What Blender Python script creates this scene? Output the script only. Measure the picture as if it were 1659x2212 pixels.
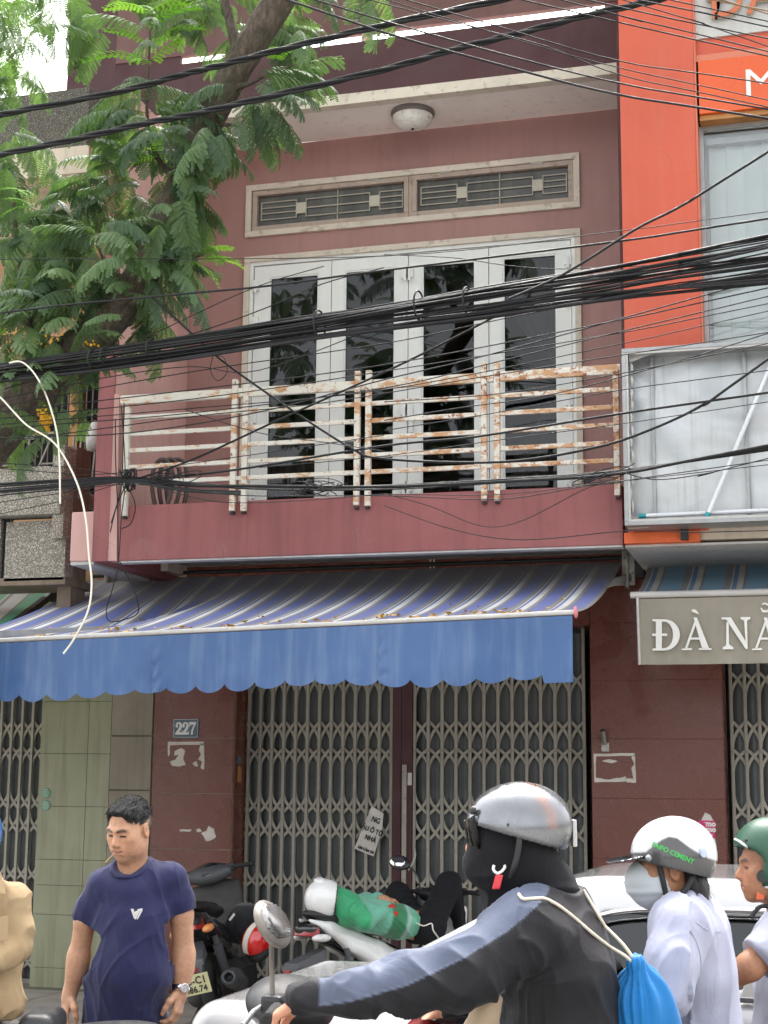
import bpy, bmesh, math, random
import numpy as np
from mathutils import Vector, Matrix, Euler
for _o in list(bpy.data.objects): bpy.data.objects.remove(_o, do_unlink=True)
SC = bpy.context.scene
COL = SC.collection
R = math.radians
# ------------------------------------------------------------------ camera
CAM = np.array([0.0, -12.0, 1.72]); FOC = 3322.0
_y, _p, _r = R(15.773), R(9.898), R(0.503)
_s, _c = math.sin(_y), math.cos(_y)
FW = np.array([-_s*math.cos(_p), _c*math.cos(_p), math.sin(_p)])
_rt = np.array([_c, _s, 0.0]); _up = np.cross(_rt, FW)
RT = math.cos(_r)*_rt + math.sin(_r)*_up
UP = -math.sin(_r)*_rt + math.cos(_r)*_up
cam_d = bpy.data.cameras.new('camera'); cam = bpy.data.objects.new('camera', cam_d); COL.objects.link(cam)
cam_d.sensor_fit = 'HORIZONTAL'; cam_d.sensor_width = 36.0; cam_d.lens = 36.0*FOC/1659.0
cam_d.clip_start = 0.05; cam_d.clip_end = 3000
_m = Matrix((RT, UP, -FW)).transposed().to_4x4(); _m.translation = Vector(CAM)
cam.matrix_world = _m
SC.camera = cam
def ray(px, py): return FW + (px-829.5)/FOC*RT + (1106-py)/FOC*UP
def P(px, py, Y):
    d = ray(px, py); return CAM + d*((Y+12.0)/d[1])
def PD(px, py, D): return CAM + ray(px, py)*D
# ------------------------------------------------------------------ world, sun, exposure
W = bpy.data.worlds.new('World'); SC.world = W; W.use_nodes = True
_n = W.node_tree.nodes; _l = W.node_tree.links
for _x in list(_n): _n.remove(_x)
SUN_EL, SUN_AZ = R(60), R(12)      # the sun stands behind the houses; azimuth from +Y towards -X
_sky = _n.new('ShaderNodeTexSky'); _sky.sky_type = 'NISHITA'; _sky.sun_disc = False
_sky.sun_elevation = SUN_EL; _sky.sun_rotation = -SUN_AZ
_sky.air_density = 1.0; _sky.dust_density = 6.0; _sky.ozone_density = 1.0
_hs = _n.new('ShaderNodeHueSaturation'); _hs.inputs['Saturation'].default_value = 0.14; _hs.inputs['Value'].default_value = 1.0
_bg = _n.new('ShaderNodeBackground'); _bg.inputs['Strength'].default_value = 0.15
_wo = _n.new('ShaderNodeOutputWorld')
_l.new(_sky.outputs['Color'], _hs.inputs['Color']); _l.new(_hs.outputs['Color'], _bg.inputs['Color']); _l.new(_bg.outputs['Background'], _wo.inputs['Surface'])
sun_d = bpy.data.lights.new('sun', 'SUN'); sun_d.energy = 1.5; sun_d.angle = R(30); sun_d.color = (1.0, 0.95, 0.88)
sun = bpy.data.objects.new('sun', sun_d); COL.objects.link(sun)
_dir = Vector((-math.sin(SUN_AZ)*math.cos(SUN_EL), math.cos(SUN_AZ)*math.cos(SUN_EL), math.sin(SUN_EL)))   # towards the sun
sun.rotation_euler = (-_dir).to_track_quat('-Z', 'Y').to_euler(); sun.location = (0, -10, 20)
VS = SC.view_settings; VS.view_transform = 'Standard'; VS.look = 'None'; VS.gamma = 1.0; VS.exposure = 2.42; VS.use_curve_mapping = False
SC.render.engine = 'CYCLES'; SC.cycles.use_denoising = True
SC.cycles.max_bounces = 8; SC.cycles.transparent_max_bounces = 16; SC.cycles.caustics_reflective = False; SC.cycles.caustics_refractive = False
# ------------------------------------------------------------------ object helpers
def put(name, me, mat=None, parent=None, loc=None):
    o = bpy.data.objects.new(name, me); COL.objects.link(o)
    if mat is not None and me is not None and not me.materials: me.materials.append(mat)
    if parent is not None: o.parent = parent
    if loc is not None: o.location = loc
    return o
def tag(o, label=None, cat=None, group=None, kind=None):
    if label: o['label'] = label
    if cat: o['category'] = cat
    if group: o['group'] = group
    if kind: o['kind'] = kind
    return o
def thing(name, label, cat, loc=(0, 0, 0), group=None):
    o = bpy.data.objects.new(name, None); COL.objects.link(o); o.empty_display_size = .1
    o.location = loc
    bpy.context.view_layer.update() if False else None
    return tag(o, label, cat, group)
def fast_mesh(name, V, Q, smooth=True, col=None):
    V = np.asarray(V, np.float32); Q = np.asarray(Q, np.int32); k = Q.shape[1]
    me = bpy.data.meshes.new(name)
    me.vertices.add(len(V)); me.vertices.foreach_set('co', V.ravel())
    me.loops.add(Q.size); me.loops.foreach_set('vertex_index', Q.ravel())
    me.polygons.add(len(Q)); me.polygons.foreach_set('loop_start', np.arange(0, Q.size, k, dtype=np.int32))
    me.update(calc_edges=True); me.validate()
    if smooth: me.polygons.foreach_set('use_smooth', np.ones(len(me.polygons), bool))
    if col is not None:
        a = me.attributes.new('tint', 'FLOAT_COLOR', 'POINT')
        c4 = np.ones((len(V), 4), np.float32); c4[:, :3] = col; a.data.foreach_set('color', c4.ravel())
    return me
class MB:
    """collects faces for one mesh"""
    def __init__(s): s.v = []; s.f = []; s.sm = []
    def add(s, vs, fs, sm=False):
        b = len(s.v); s.v += [tuple(map(float, p)) for p in vs]; s.f += [tuple(i+b for i in f) for f in fs]; s.sm += [sm]*len(fs); return s
    def box(s, x0, x1, y0, y1, z0, z1):
        return s.hexa([(x0,y0,z0),(x1,y0,z0),(x1,y1,z0),(x0,y1,z0)], [(x0,y0,z1),(x1,y0,z1),(x1,y1,z1),(x0,y1,z1)])
    def hexa(s, b, t):
        return s.add(list(b)+list(t), [(3,2,1,0),(4,5,6,7),(0,1,5,4),(1,2,6,5),(2,3,7,6),(3,0,4,7)])
    def bar(s, a, b, w, h, up=(0,0,1)):
        a, b = Vector(a), Vector(b); d = (b-a).normalized(); u = Vector(up)
        x = d.cross(u)
        if x.length < 1e-4: x = d.cross(Vector((1,0,0)))
        x.normalize(); u = x.cross(d)
        c = [(-w/2,-h/2),(w/2,-h/2),(w/2,h/2),(-w/2,h/2)]
        return s.hexa([a+x*i+u*j for i,j in c], [b+x*i+u*j for i,j in c])
    def tube(s, pts, r, n=8, cap=True, sm=True):
        pts = [Vector(p) for p in pts]; m = len(pts); rs = r if hasattr(r, '__len__') else [r]*m
        prev = None; vs = []
        for i, p in enumerate(pts):
            d = (pts[min(i+1, m-1)]-pts[max(i-1, 0)])
            d = d.normalized() if d.length > 1e-9 else Vector((0,0,1))
            if prev is None:
                x = d.cross(Vector((0,0,1)))
                if x.length < 1e-3: x = d.cross(Vector((1,0,0)))
            else: x = prev - d*prev.dot(d)
            x.normalize(); prev = x; y = d.cross(x)
            vs += [p + (x*math.cos(2*math.pi*k/n)+y*math.sin(2*math.pi*k/n))*rs[i] for k in range(n)]
        fs = [(i*n+k, i*n+(k+1)%n, (i+1)*n+(k+1)%n, (i+1)*n+k) for i in range(m-1) for k in range(n)]
        s.add(vs, fs, sm)
        if cap:
            s.add(vs[:n], [tuple(range(n))[::-1]]); s.add(vs[-n:], [tuple(range(n))])
        return s
    def lathe(s, c, axis, prof, n=20, sm=True):
        """prof: (offset along axis, radius)"""
        c = Vector(c); d = Vector(axis).normalized(); x = d.cross(Vector((0,0,1)))
        if x.length < 1e-3: x = Vector((1,0,0))
        x.normalize(); y = d.cross(x); vs = []
        for t, r in prof: vs += [c + d*t + (x*math.cos(2*math.pi*k/n)+y*math.sin(2*math.pi*k/n))*r for k in range(n)]
        m = len(prof)
        s.add(vs, [(i*n+k, i*n+(k+1)%n, (i+1)*n+(k+1)%n, (i+1)*n+k) for i in range(m-1) for k in range(n)], sm)
        s.add(vs[:n], [tuple(range(n))[::-1]]); s.add(vs[-n:], [tuple(range(n))]); return s
    def prism(s, poly, off):
        """poly: 3d points of a planar outline, off: extrusion vector"""
        n = len(poly); o = Vector(off); a = [Vector(p) for p in poly]; b = [p+o for p in a]
        s.add(a+b, [tuple(range(n))[::-1], tuple(range(n, 2*n))] + [(i, (i+1) % n, n+(i+1) % n, n+i) for i in range(n)]); return s
    def grid(s, fn, nu, nv, sm=True):
        vs = [fn(i/nu, j/nv) for j in range(nv+1) for i in range(nu+1)]
        return s.add(vs, [(j*(nu+1)+i, j*(nu+1)+i+1, (j+1)*(nu+1)+i+1, (j+1)*(nu+1)+i) for j in range(nv) for i in range(nu)], sm)
    def mesh(s, name, bevel=0, fix=True):
        me = bpy.data.meshes.new(name); me.from_pydata(s.v, [], s.f); me.validate()
        if len(me.polygons) == len(s.sm): me.polygons.foreach_set('use_smooth', np.array(s.sm, bool))
        if fix or bevel:
            bm = bmesh.new(); bm.from_mesh(me)
            if bevel:
                bmesh.ops.bevel(bm, geom=[e for e in bm.edges if len(e.link_faces) == 2 and e.calc_face_angle(0) > .6], offset=bevel, segments=2, profile=.6, affect='EDGES', clamp_overlap=True)
            bmesh.ops.recalc_face_normals(bm, faces=bm.faces); bm.to_mesh(me); bm.free()
        return me
    def build(s, name, mat, parent=None, bevel=0, fix=True): return put(name, s.mesh(name, bevel, fix), mat, parent)
def copy_tree(o, parent=None):
    c = o.copy(); COL.objects.link(c); c.parent = parent
    for ch in o.children: copy_tree(ch, c)
    return c
def spline(pts, n=8, closed=False):
    """Catmull-Rom through points"""
    p = [np.array(q, float) for q in pts]; out = []; m = len(p)
    for i in range(m-1):
        a, b, c, d = p[max(i-1, 0)], p[i], p[i+1], p[min(i+2, m-1)]
        for k in range(n):
            t = k/n; out.append(.5*((2*b)+(-a+c)*t+(2*a-5*b+4*c-d)*t*t+(-a+3*b-3*c+d)*t**3))
    out.append(p[-1]); return out
# ------------------------------------------------------------------ materials
MATS = {}
class NT:
    def __init__(s, name):
        m = bpy.data.materials.new(name); m.use_nodes = True; s.m = m; s.t = m.node_tree
        s.b = s.t.nodes['Principled BSDF']; s.out = s.t.nodes['Material Output']
        s.tc = s.n('ShaderNodeTexCoord')
    def n(s, t, **kw):
        q = s.t.nodes.new(t)
        for k, v in kw.items(): setattr(q, k, v)
        return q
    def l(s, a, b): s.t.links.new(a, b)
    def noise(s, scale, detail=4, vec=None, mscale=None, rough=.55, loc=(0,0,0), dist=0.):
        q = s.n('ShaderNodeTexNoise'); q.inputs['Scale'].default_value = scale; q.inputs['Detail'].default_value = detail; q.inputs['Roughness'].default_value = rough; q.inputs['Distortion'].default_value = dist
        v = vec or s.tc.outputs['Object']
        if mscale or any(loc):
            mp = s.n('ShaderNodeMapping'); mp.inputs['Scale'].default_value = mscale or (1,1,1); mp.inputs['Location'].default_value = loc; s.l(v, mp.inputs['Vector']); v = mp.outputs['Vector']
        s.l(v, q.inputs['Vector']); return q.outputs['Fac']
    def ramp(s, fac, stops, interp='LINEAR'):
        q = s.n('ShaderNodeValToRGB'); q.color_ramp.interpolation = interp; e = q.color_ramp.elements
        while len(e) < len(stops): e.new(.5)
        for x, (p, c) in zip(e, stops): x.position = p; x.color = (c, c, c, 1) if not hasattr(c, '__len__') else (*c[:3], 1)
        s.l(fac, q.inputs['Fac']); return q.outputs['Color']
    def mix(s, fac, a, b, mode='MIX'):
        q = s.n('ShaderNodeMix', data_type='RGBA', blend_type=mode)
        for val, i in ((fac, 0), (a, 6), (b, 7)):
            if hasattr(val, 'is_linked'): s.l(val, q.inputs[i])
            elif i == 0: q.inputs[0].default_value = val
            else: q.inputs[i].default_value = (*val[:3], 1)
        return q.outputs[2]
    def math(s, op, a, b=0.0, clamp=False):
        q = s.n('ShaderNodeMath', operation=op, use_clamp=clamp)
        for i, v in enumerate((a, b)):
            if hasattr(v, 'is_linked'): s.l(v, q.inputs[i])
            else: q.inputs[i].default_value = v
        return q.outputs[0]
    def bump(s, h, strength, dist=.01):
        q = s.n('ShaderNodeBump'); q.inputs['Strength'].default_value = strength; q.inputs['Distance'].default_value = dist; s.l(h, q.inputs['Height']); s.l(q.outputs['Normal'], s.b.inputs['Normal']); return q
    def set(s, **kw):
        for k, v in kw.items():
            i = s.b.inputs[k.replace('_', ' ')]
            if hasattr(v, 'is_linked'): s.l(v, i)
            elif hasattr(v, '__len__'): i.default_value = (*v[:3], 1)
            else: i.default_value = v
def mul(c, k): return tuple(min(1, max(0, x*k)) for x in c)
def M(name, col, rough=.6, var=.12, vs=2.5, bump=.15, bs=60, metal=0., streak=0., sc=None, coat=0., spec=.5, tint=False, sheen=0., rv=.1, spot=0., worn=None):
    """painted or plain surface: broad colour variation, optional run-down streaks and fine relief"""
    if name in MATS: return MATS[name]
    t = NT(name); c = mul(col, 1.0)
    if tint:
        at = t.n('ShaderNodeAttribute', attribute_name='tint'); src = at.outputs['Color']
        k = t.ramp(t.noise(vs, 5), [(.3, 1-var), (.7, 1+var)]); c = t.mix(1., src, k, 'MULTIPLY')
    else:
        c = t.ramp(t.noise(vs, 6), [(.28, mul(col, 1-var)), (.5, col), (.75, mul(col, 1+var))])
    if streak:
        f = t.ramp(t.noise(3., 7, mscale=(5, 5, .35), loc=(3.1, 7.7, 1.3)), [(.48, 0.), (.72, streak)])
        c = t.mix(f, c, sc or mul(col, .45))
    if worn:
        f = t.ramp(t.noise(2.1, 9, rough=.68, loc=(6, 3, 8), dist=.7), [(.62, 0.), (.66, .26), (.72, .1)]); c = t.mix(f, c, worn)
        v = t.n('ShaderNodeTexVoronoi', feature='DISTANCE_TO_EDGE'); v.inputs['Scale'].default_value = 1.1; wv = t.n('ShaderNodeVectorMath', operation='ADD'); nz = t.n('ShaderNodeTexNoise'); nz.inputs['Scale'].default_value = 2.2; nz.inputs['Detail'].default_value = 6; t.l(t.tc.outputs['Object'], nz.inputs['Vector']); t.l(t.tc.outputs['Object'], wv.inputs[0]); t.l(nz.outputs['Color'], wv.inputs[1]); t.l(wv.outputs[0], v.inputs['Vector'])
        cr_ = t.math('MULTIPLY', t.ramp(v.outputs['Distance'], [(0., 1.), (.006, 0.)]), t.ramp(t.noise(.8, 3, loc=(2, 9, 1)), [(.55, 0.), (.64, .28)])); c = t.mix(cr_, c, mul(col, .35))
    if spot:
        f = t.ramp(t.noise(14., 8, loc=(9, 2, 4)), [(.58, 0.), (.66, spot)]); c = t.mix(f, c, sc or mul(col, .5))
    t.set(Base_Color=c, Roughness=t.ramp(t.noise(vs*3, 4, loc=(1, 5, 2)), [(.3, max(0, rough-rv)), (.7, min(1, rough+rv))]), Metallic=metal, Coat_Weight=coat, Specular_IOR_Level=spec, Sheen_Weight=sheen)
    t.b.inputs['Coat Roughness'].default_value = .06
    if bump: t.bump(t.noise(bs, 6), bump, .004)
    MATS[name] = t.m; return t.m
def text_mesh(txt, size=1., bold=0., ext=0.003, align='CENTER', space=1.):
    cu = bpy.data.curves.new('txt', 'FONT'); cu.body = txt; cu.size = size; cu.extrude = ext; cu.offset = bold; cu.align_x = align; cu.align_y = 'CENTER'; cu.resolution_u = 3; cu.space_character = space
    o = bpy.data.objects.new('txt', cu); COL.objects.link(o)
    dg = bpy.context.evaluated_depsgraph_get(); dg.update()
    me = bpy.data.meshes.new_from_object(o.evaluated_get(dg)); bpy.data.objects.remove(o); bpy.data.curves.remove(cu); return me
def place_text(name, txt, mat, parent, origin, xdir, ydir, size, bold=0., ext=.002, sx=1., shear=0., space=1., wrap=None):
    me = text_mesh(txt, size, bold, ext, space=space)
    o_ = np.array(origin, float); x = np.array(xdir, float); x /= np.linalg.norm(x); y = np.array(ydir, float); y -= x*(y@x); y /= np.linalg.norm(y); z = np.cross(x, y)
    for v in me.vertices:
        a, b, c = v.co; a = a*sx + b*shear
        q = o_ + x*a + y*b + z*c
        v.co = q if wrap is None else wrap(q, c)
    me.materials.clear(); return put(name, me, mat, parent)
# ------------------------------------------------------------------ signed distance modelling
_rs = np.random.RandomState(5); _LAT = _rs.rand(64, 64, 64).astype(np.float32)
def vnoise(Pn, scale):
    q = np.asarray(Pn, np.float32)*scale; i = np.floor(q).astype(int); f = q-i; f = f*f*(3-2*f); o = 0
    for dx in (0, 1):
        for dy in (0, 1):
            for dz in (0, 1):
                w = (f[:, 0] if dx else 1-f[:, 0])*(f[:, 1] if dy else 1-f[:, 1])*(f[:, 2] if dz else 1-f[:, 2])
                o = o + w*_LAT[(i[:, 0]+dx) & 63, (i[:, 1]+dy) & 63, (i[:, 2]+dz) & 63]
    return o*2-1
class Frame:
    """local frame: columns are the local x, y, z axes in the world"""
    def __init__(s, o, x=(1,0,0), y=(0,1,0), z=None):
        s.o = np.array(o, float); x = np.array(x, float); x /= np.linalg.norm(x); y = np.array(y, float); y -= x*(x@y); y /= np.linalg.norm(y); s.R = np.stack([x, y, np.cross(x, y)], 1)
    def __call__(s, *p): return s.o + s.R @ np.array(p if len(p) == 3 else p[0], float)
    def inv(s, V): return (np.asarray(V)-s.o) @ s.R
    def rot(s, ax, deg):
        m = np.array(Matrix.Rotation(R(deg), 3, ax)); f = Frame(s.o); f.R = s.R @ m; return f
    def at(s, *p): f = Frame(s(*p)); f.R = s.R.copy(); return f
class SDF:
    def __init__(s, lo, hi, h):
        s.lo = np.array(lo, float); s.h = h; s.n = np.ceil((np.array(hi)-s.lo)/h).astype(int)+1
        s.F = np.full(s.n, .2, np.float32)
        s.ax = [(s.lo[i]+h*np.arange(s.n[i])).astype(np.float32) for i in range(3)]
    def _sl(s, lo, hi, m):
        a = np.maximum(0, np.floor((np.minimum(lo, hi)-m-s.lo)/s.h).astype(int)); b = np.minimum(s.n, np.ceil((np.maximum(lo, hi)+m-s.lo)/s.h).astype(int)+1)
        if np.any(b <= a): return None
        return tuple(slice(x, y) for x, y in zip(a, b))
    def _pts(s, sl): return np.meshgrid(s.ax[0][sl[0]], s.ax[1][sl[1]], s.ax[2][sl[2]], indexing='ij', sparse=True)
    def op(s, sl, d, k, mode):
        A = s.F[sl]
        if mode == 'sub':
            d = -d
            if k > 0: hh = np.maximum(k-np.abs(A-d), 0)/k; A[...] = np.maximum(A, d)+hh*hh*k*.25
            else: A[...] = np.maximum(A, d)
        else:
            if k > 0: hh = np.maximum(k-np.abs(A-d), 0)/k; A[...] = np.minimum(A, d)-hh*hh*k*.25
            else: A[...] = np.minimum(A, d)
    def cone(s, a, b, ra, rb=None, k=.02, mode='add'):
        rb = ra if rb is None else rb; a = np.array(a, float); b = np.array(b, float); r = max(ra, rb)
        sl = s._sl(np.minimum(a, b)-r, np.maximum(a, b)+r, k+3*s.h)
        if sl is None: return s
        X, Y, Z = s._pts(sl); d = b-a; L2 = d@d+1e-12
        t = np.clip(((X-a[0])*d[0]+(Y-a[1])*d[1]+(Z-a[2])*d[2])/L2, 0, 1)
        D = np.sqrt((X-a[0]-t*d[0])**2+(Y-a[1]-t*d[1])**2+(Z-a[2]-t*d[2])**2)-(ra+(rb-ra)*t)
        s.op(sl, D, k, mode); return s
    def chain(s, pts, rs, k=.02, mode='add'):
        for i in range(len(pts)-1): s.cone(pts[i], pts[i+1], rs[i], rs[i+1], k, mode)
        return s
    def _loc(s, c, rad, Rm, m):
        ext = np.abs(Rm) @ np.array(rad, float); sl = s._sl(c-ext, c+ext, m)
        if sl is None: return None, None
        X, Y, Z = s._pts(sl); X, Y, Z = X-c[0], Y-c[1], Z-c[2]
        return sl, [X*Rm[0, i]+Y*Rm[1, i]+Z*Rm[2, i] for i in range(3)]
    def ell(s, c, rad, Rm=None, k=.02, mode='add'):
        c = np.array(c, float); Rm = np.eye(3) if Rm is None else Rm; sl, q = s._loc(c, rad, Rm, k+3*s.h)
        if sl is None: return s
        k0 = np.sqrt(sum((q[i]/rad[i])**2 for i in range(3)))+1e-9; k1 = np.sqrt(sum((q[i]/rad[i]**2)**2 for i in range(3)))+1e-9
        s.op(sl, k0*(k0-1)/k1, k, mode); return s
    def rbox(s, c, half, Rm=None, r=.01, k=.0, mode='add'):
        c = np.array(c, float); Rm = np.eye(3) if Rm is None else Rm; sl, q = s._loc(c, half, Rm, k+3*s.h)
        if sl is None: return s
        e = [np.abs(q[i])-(half[i]-r) for i in range(3)]
        D = np.sqrt(sum(np.maximum(x, 0)**2 for x in e))+np.minimum(np.maximum(np.maximum(e[0], e[1]), e[2]), 0)-r
        s.op(sl, D, k, mode); return s
    def plane(s, c, nrm, k=0., shell=None):
        """cut away what lies on the side the normal points to"""
        sl = tuple(slice(0, x) for x in s.n); X, Y, Z = s._pts(sl); n = np.array(nrm, float); n /= np.linalg.norm(n)
        d = -((X-c[0])*n[0]+(Y-c[1])*n[1]+(Z-c[2])*n[2]); s.op(sl, d, k, 'sub'); return s
    def hollow(s, th):
        s.F = np.maximum(s.F, -(s.F+th)); return s
    def copy(s):
        q = SDF.__new__(SDF); q.__dict__ = dict(s.__dict__); q.F = s.F.copy(); return q
    def net(s, relax=1):
        F = s.F; F[0] = F[-1] = .1; F[:, 0] = F[:, -1] = .1; F[:, :, 0] = F[:, :, -1] = .1
        I = F < 0; nx, ny, nz = F.shape
        cnt = np.zeros((nx-1, ny-1, nz-1), np.int8)
        for dx in (0, 1):
            for dy in (0, 1):
                for dz in (0, 1): cnt += I[dx:nx-1+dx, dy:ny-1+dy, dz:nz-1+dz]
        cells = np.argwhere((cnt > 0) & (cnt < 8)); idx = np.full(cnt.shape, -1, np.int32); idx[tuple(cells.T)] = np.arange(len(cells))
        vals = {}
        for dx in (0, 1):
            for dy in (0, 1):
                for dz in (0, 1): vals[dx, dy, dz] = F[cells[:, 0]+dx, cells[:, 1]+dy, cells[:, 2]+dz]
        acc = np.zeros((len(cells), 3)); num = np.zeros(len(cells))
        for a in vals:
            for axis in range(3):
                if a[axis] == 0:
                    b = list(a); b[axis] = 1; va, vb = vals[a], vals[tuple(b)]; m = (va < 0) != (vb < 0)
                    t = np.where(m, va/np.where(m, va-vb, 1), 0)
                    p = np.array(a, float)[None, :].repeat(len(cells), 0); p[:, axis] = t
                    acc += p*m[:, None]; num += m
        V = s.lo + s.h*(cells + acc/num[:, None]); Q = []
        for axis in range(3):
            sl0 = [slice(1, -1)]*3; sl0[axis] = slice(0, -1); sl1 = [slice(1, -1)]*3; sl1[axis] = slice(1, None)
            A, B = I[tuple(sl0)], I[tuple(sl1)]; e = np.argwhere(A != B)
            if not len(e): continue
            flip = A[tuple(e.T)]; g = e+1; g[:, axis] -= 1
            u, v = (axis+1) % 3, (axis+2) % 3; o = []
            for du, dv in ((-1, -1), (0, -1), (0, 0), (-1, 0)):
                q = g.copy(); q[:, u] += du; q[:, v] += dv; o.append(idx[tuple(q.T)])
            q = np.stack(o, 1); q[~flip] = q[~flip][:, ::-1]; Q.append(q)
        Q = np.concatenate(Q)
        for _ in range(relax): V = smooth_v(V, Q, .5)
        return V, Q
def smooth_v(V, Q, w):
    S = np.zeros_like(V); c = np.zeros(len(V))
    for i in range(4):
        a, b = Q[:, i], Q[:, (i+1) % 4]
        for ax in range(3): S[:, ax] += np.bincount(a, V[b, ax], len(V))+np.bincount(b, V[a, ax], len(V))
        c += np.bincount(a, minlength=len(V))+np.bincount(b, minlength=len(V))
    return V*(1-w)+w*S/np.maximum(c, 1)[:, None]
def vnormals(V, Q):
    n = np.cross(V[Q[:, 2]]-V[Q[:, 0]], V[Q[:, 3]]-V[Q[:, 1]]); N = np.zeros_like(V)
    for i in range(4):
        for ax in range(3): N[:, ax] += np.bincount(Q[:, i], n[:, ax], len(V))
    return N/np.maximum(np.linalg.norm(N, axis=1), 1e-12)[:, None]
def sdf_obj(name, S, mat, parent=None, relax=1, disp=None, col=None):
    V, Q = S.net(relax)
    if disp is not None: V = V + vnormals(V, Q)*disp(V)[:, None]
    return put(name, fast_mesh(name, V, Q, True, None if col is None else col(V)), mat, parent)
def folds(fr, amp, along, across, seed=0.):
    """cloth folds: ridged noise that is long in the local z direction of fr, bent by a slower noise"""
    def f(V):
        q = fr.inv(V)+seed; w = np.stack([vnoise(q*3.+1.7, 1.), vnoise(q*3.+9.1, 1.), vnoise(q*3.+5.3, 1.)], 1)*.07; q = q+w
        a = vnoise(q*np.array([across, across, along]), 1.); b = vnoise(q*np.array([across*2.3, across*2.3, along*2.2])+7.3, 1.); m = .5+.5*vnoise(q*4.+3.1, 1.)
        r = 1-np.abs(a); r2 = 1-np.abs(b)
        return amp*(.9*(r**4-.35)+.45*m*(r2**4-.3))
    return f
# ------------------------------------------------------------------ special materials
def mat_granite():
    t = NT('red_granite')
    a = t.noise(90, 3, rough=.7); b = t.n('ShaderNodeTexVoronoi'); b.inputs['Scale'].default_value = 220; t.l(t.tc.outputs['Object'], b.inputs['Vector'])
    c = t.ramp(a, [(.30, (.062, .019, .014)), (.5, (.155, .044, .031)), (.68, (.24, .082, .058))])
    c = t.mix(t.ramp(b.outputs['Distance'], [(.0, .35), (.35, 0.)]), c, (.03, .012, .010))
    c = t.mix(t.ramp(t.noise(1.6, 5, loc=(4, 1, 2)), [(.45, 0.), (.75, .35)]), c, (.15, .065, .05))
    t.set(Base_Color=c, Roughness=t.ramp(t.noise(5, 4), [(.3, .16), (.7, .4)]))
    t.bump(t.noise(40, 2), .02); return t.m
def mat_pebble(name, k=1.):
    t = NT(name); v = t.n('ShaderNodeTexVoronoi'); v.inputs['Scale'].default_value = 90; t.l(t.tc.outputs['Object'], v.inputs['Vector'])
    n = t.noise(45, 4)
    c = t.ramp(t.math('ADD', t.math('MULTIPLY', v.outputs['Distance'], 1.1), t.math('MULTIPLY', n, .75)), [(.28, mul((.80, .77, .70), k)), (.62, mul((.52, .49, .43), k)), (.95, mul((.20, .18, .15), k))])
    c = t.mix(t.ramp(t.noise(2.2, 5, mscale=(2, 2, .6)), [(.5, 0), (.8, .5)]), c, mul((.16, .14, .11), k))
    t.set(Base_Color=c, Roughness=.9); t.bump(v.outputs['Distance'], -.9, .012); return t.m
def mat_rusty():
    t = NT('rusty_white_paint'); o = t.tc.outputs['Object']
    z = t.n('ShaderNodeSeparateXYZ'); t.l(o, z.inputs[0])
    up = t.n('ShaderNodeNewGeometry'); nz = t.n('ShaderNodeSeparateXYZ'); t.l(up.outputs['Normal'], nz.inputs[0])
    # old rust runs along the rails, more to the right where the paint has gone
    xr = t.math('MULTIPLY', t.math('ADD', z.outputs['X'], 3.6), .020)
    f = t.math('ADD', t.noise(7, 9, mscale=(1, 1, 2.2), rough=.72), xr)
    f2 = t.math('ADD', t.noise(20, 8, rough=.7, loc=(3, 3, 3)), t.math('MULTIPLY', xr, 1.2))
    c = t.mix(t.ramp(t.noise(4, 5), [(.4, 0.), (.8, .5)]), (.70, .67, .60), (.58, .54, .46))
    at = t.n('ShaderNodeObjectInfo')
    c = t.mix(t.ramp(f, [(.505, 0.), (.58, .85)]), c, (.50, .23, .075))
    c = t.mix(t.ramp(f2, [(.595, 0.), (.645, .95)]), c, (.24, .075, .02))
    c = t.mix(t.ramp(t.noise(9, 6, loc=(8, 1, 1)), [(.68, 0.), (.71, .95)]), c, (.075, .03, .02))
    t.set(Base_Color=c, Roughness=.62); t.bump(f, .2, .004); return t.m
def mat_awning(name, blue, period, x0, pal, dirtz=None, dirt=.75):
    t = NT(name); z = t.n('ShaderNodeSeparateXYZ'); t.l(t.tc.outputs['UV'], z.inputs[0])
    u = t.math('FRACT', t.math('DIVIDE', t.math('ADD', z.outputs['X'], x0), period))
    c = t.ramp(u, pal, 'CONSTANT')
    w = t.noise(500, 2); c = t.mix(t.math('MULTIPLY', w, .25), c, mul(blue, .4))
    # dust lies thick near the wall and again along the front roller
    v = z.outputs['Y']
    d = t.math('ADD', t.ramp(v, [(0., .95), (.16, .80), (.34, .10), (.6, .05), (.86, .35), (1., .55)]), t.math('MULTIPLY', t.math('SUBTRACT', t.noise(2.6, 7), .5), .9), True)
    c = t.mix(t.math('MULTIPLY', d, dirt), c, (.20, .19, .18))
    t.set(Base_Color=c, Roughness=.75, Sheen_Weight=.1); t.bump(t.noise(900, 2), .08, .002); return t.m
def mat_sheet():
    t = NT('dull_tin'); n = t.noise(1.4, 6, dist=.8); n2 = t.noise(9, 5)
    c = t.ramp(n, [(.3, (.40, .43, .44)), (.55, (.52, .54, .55)), (.8, (.64, .65, .65))])
    c = t.mix(t.ramp(t.noise(5, 6, mscale=(7, 7, .25)), [(.52, 0.), (.8, .45)]), c, (.27, .27, .25))
    t.set(Base_Color=c, Metallic=.6, Roughness=t.ramp(n2, [(.3, .34), (.7, .55)]))
    h = t.math('ADD', t.noise(1.3, 2, dist=.6), t.math('MULTIPLY', n2, .05)); t.bump(h, .8, .09); return t.m
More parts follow.
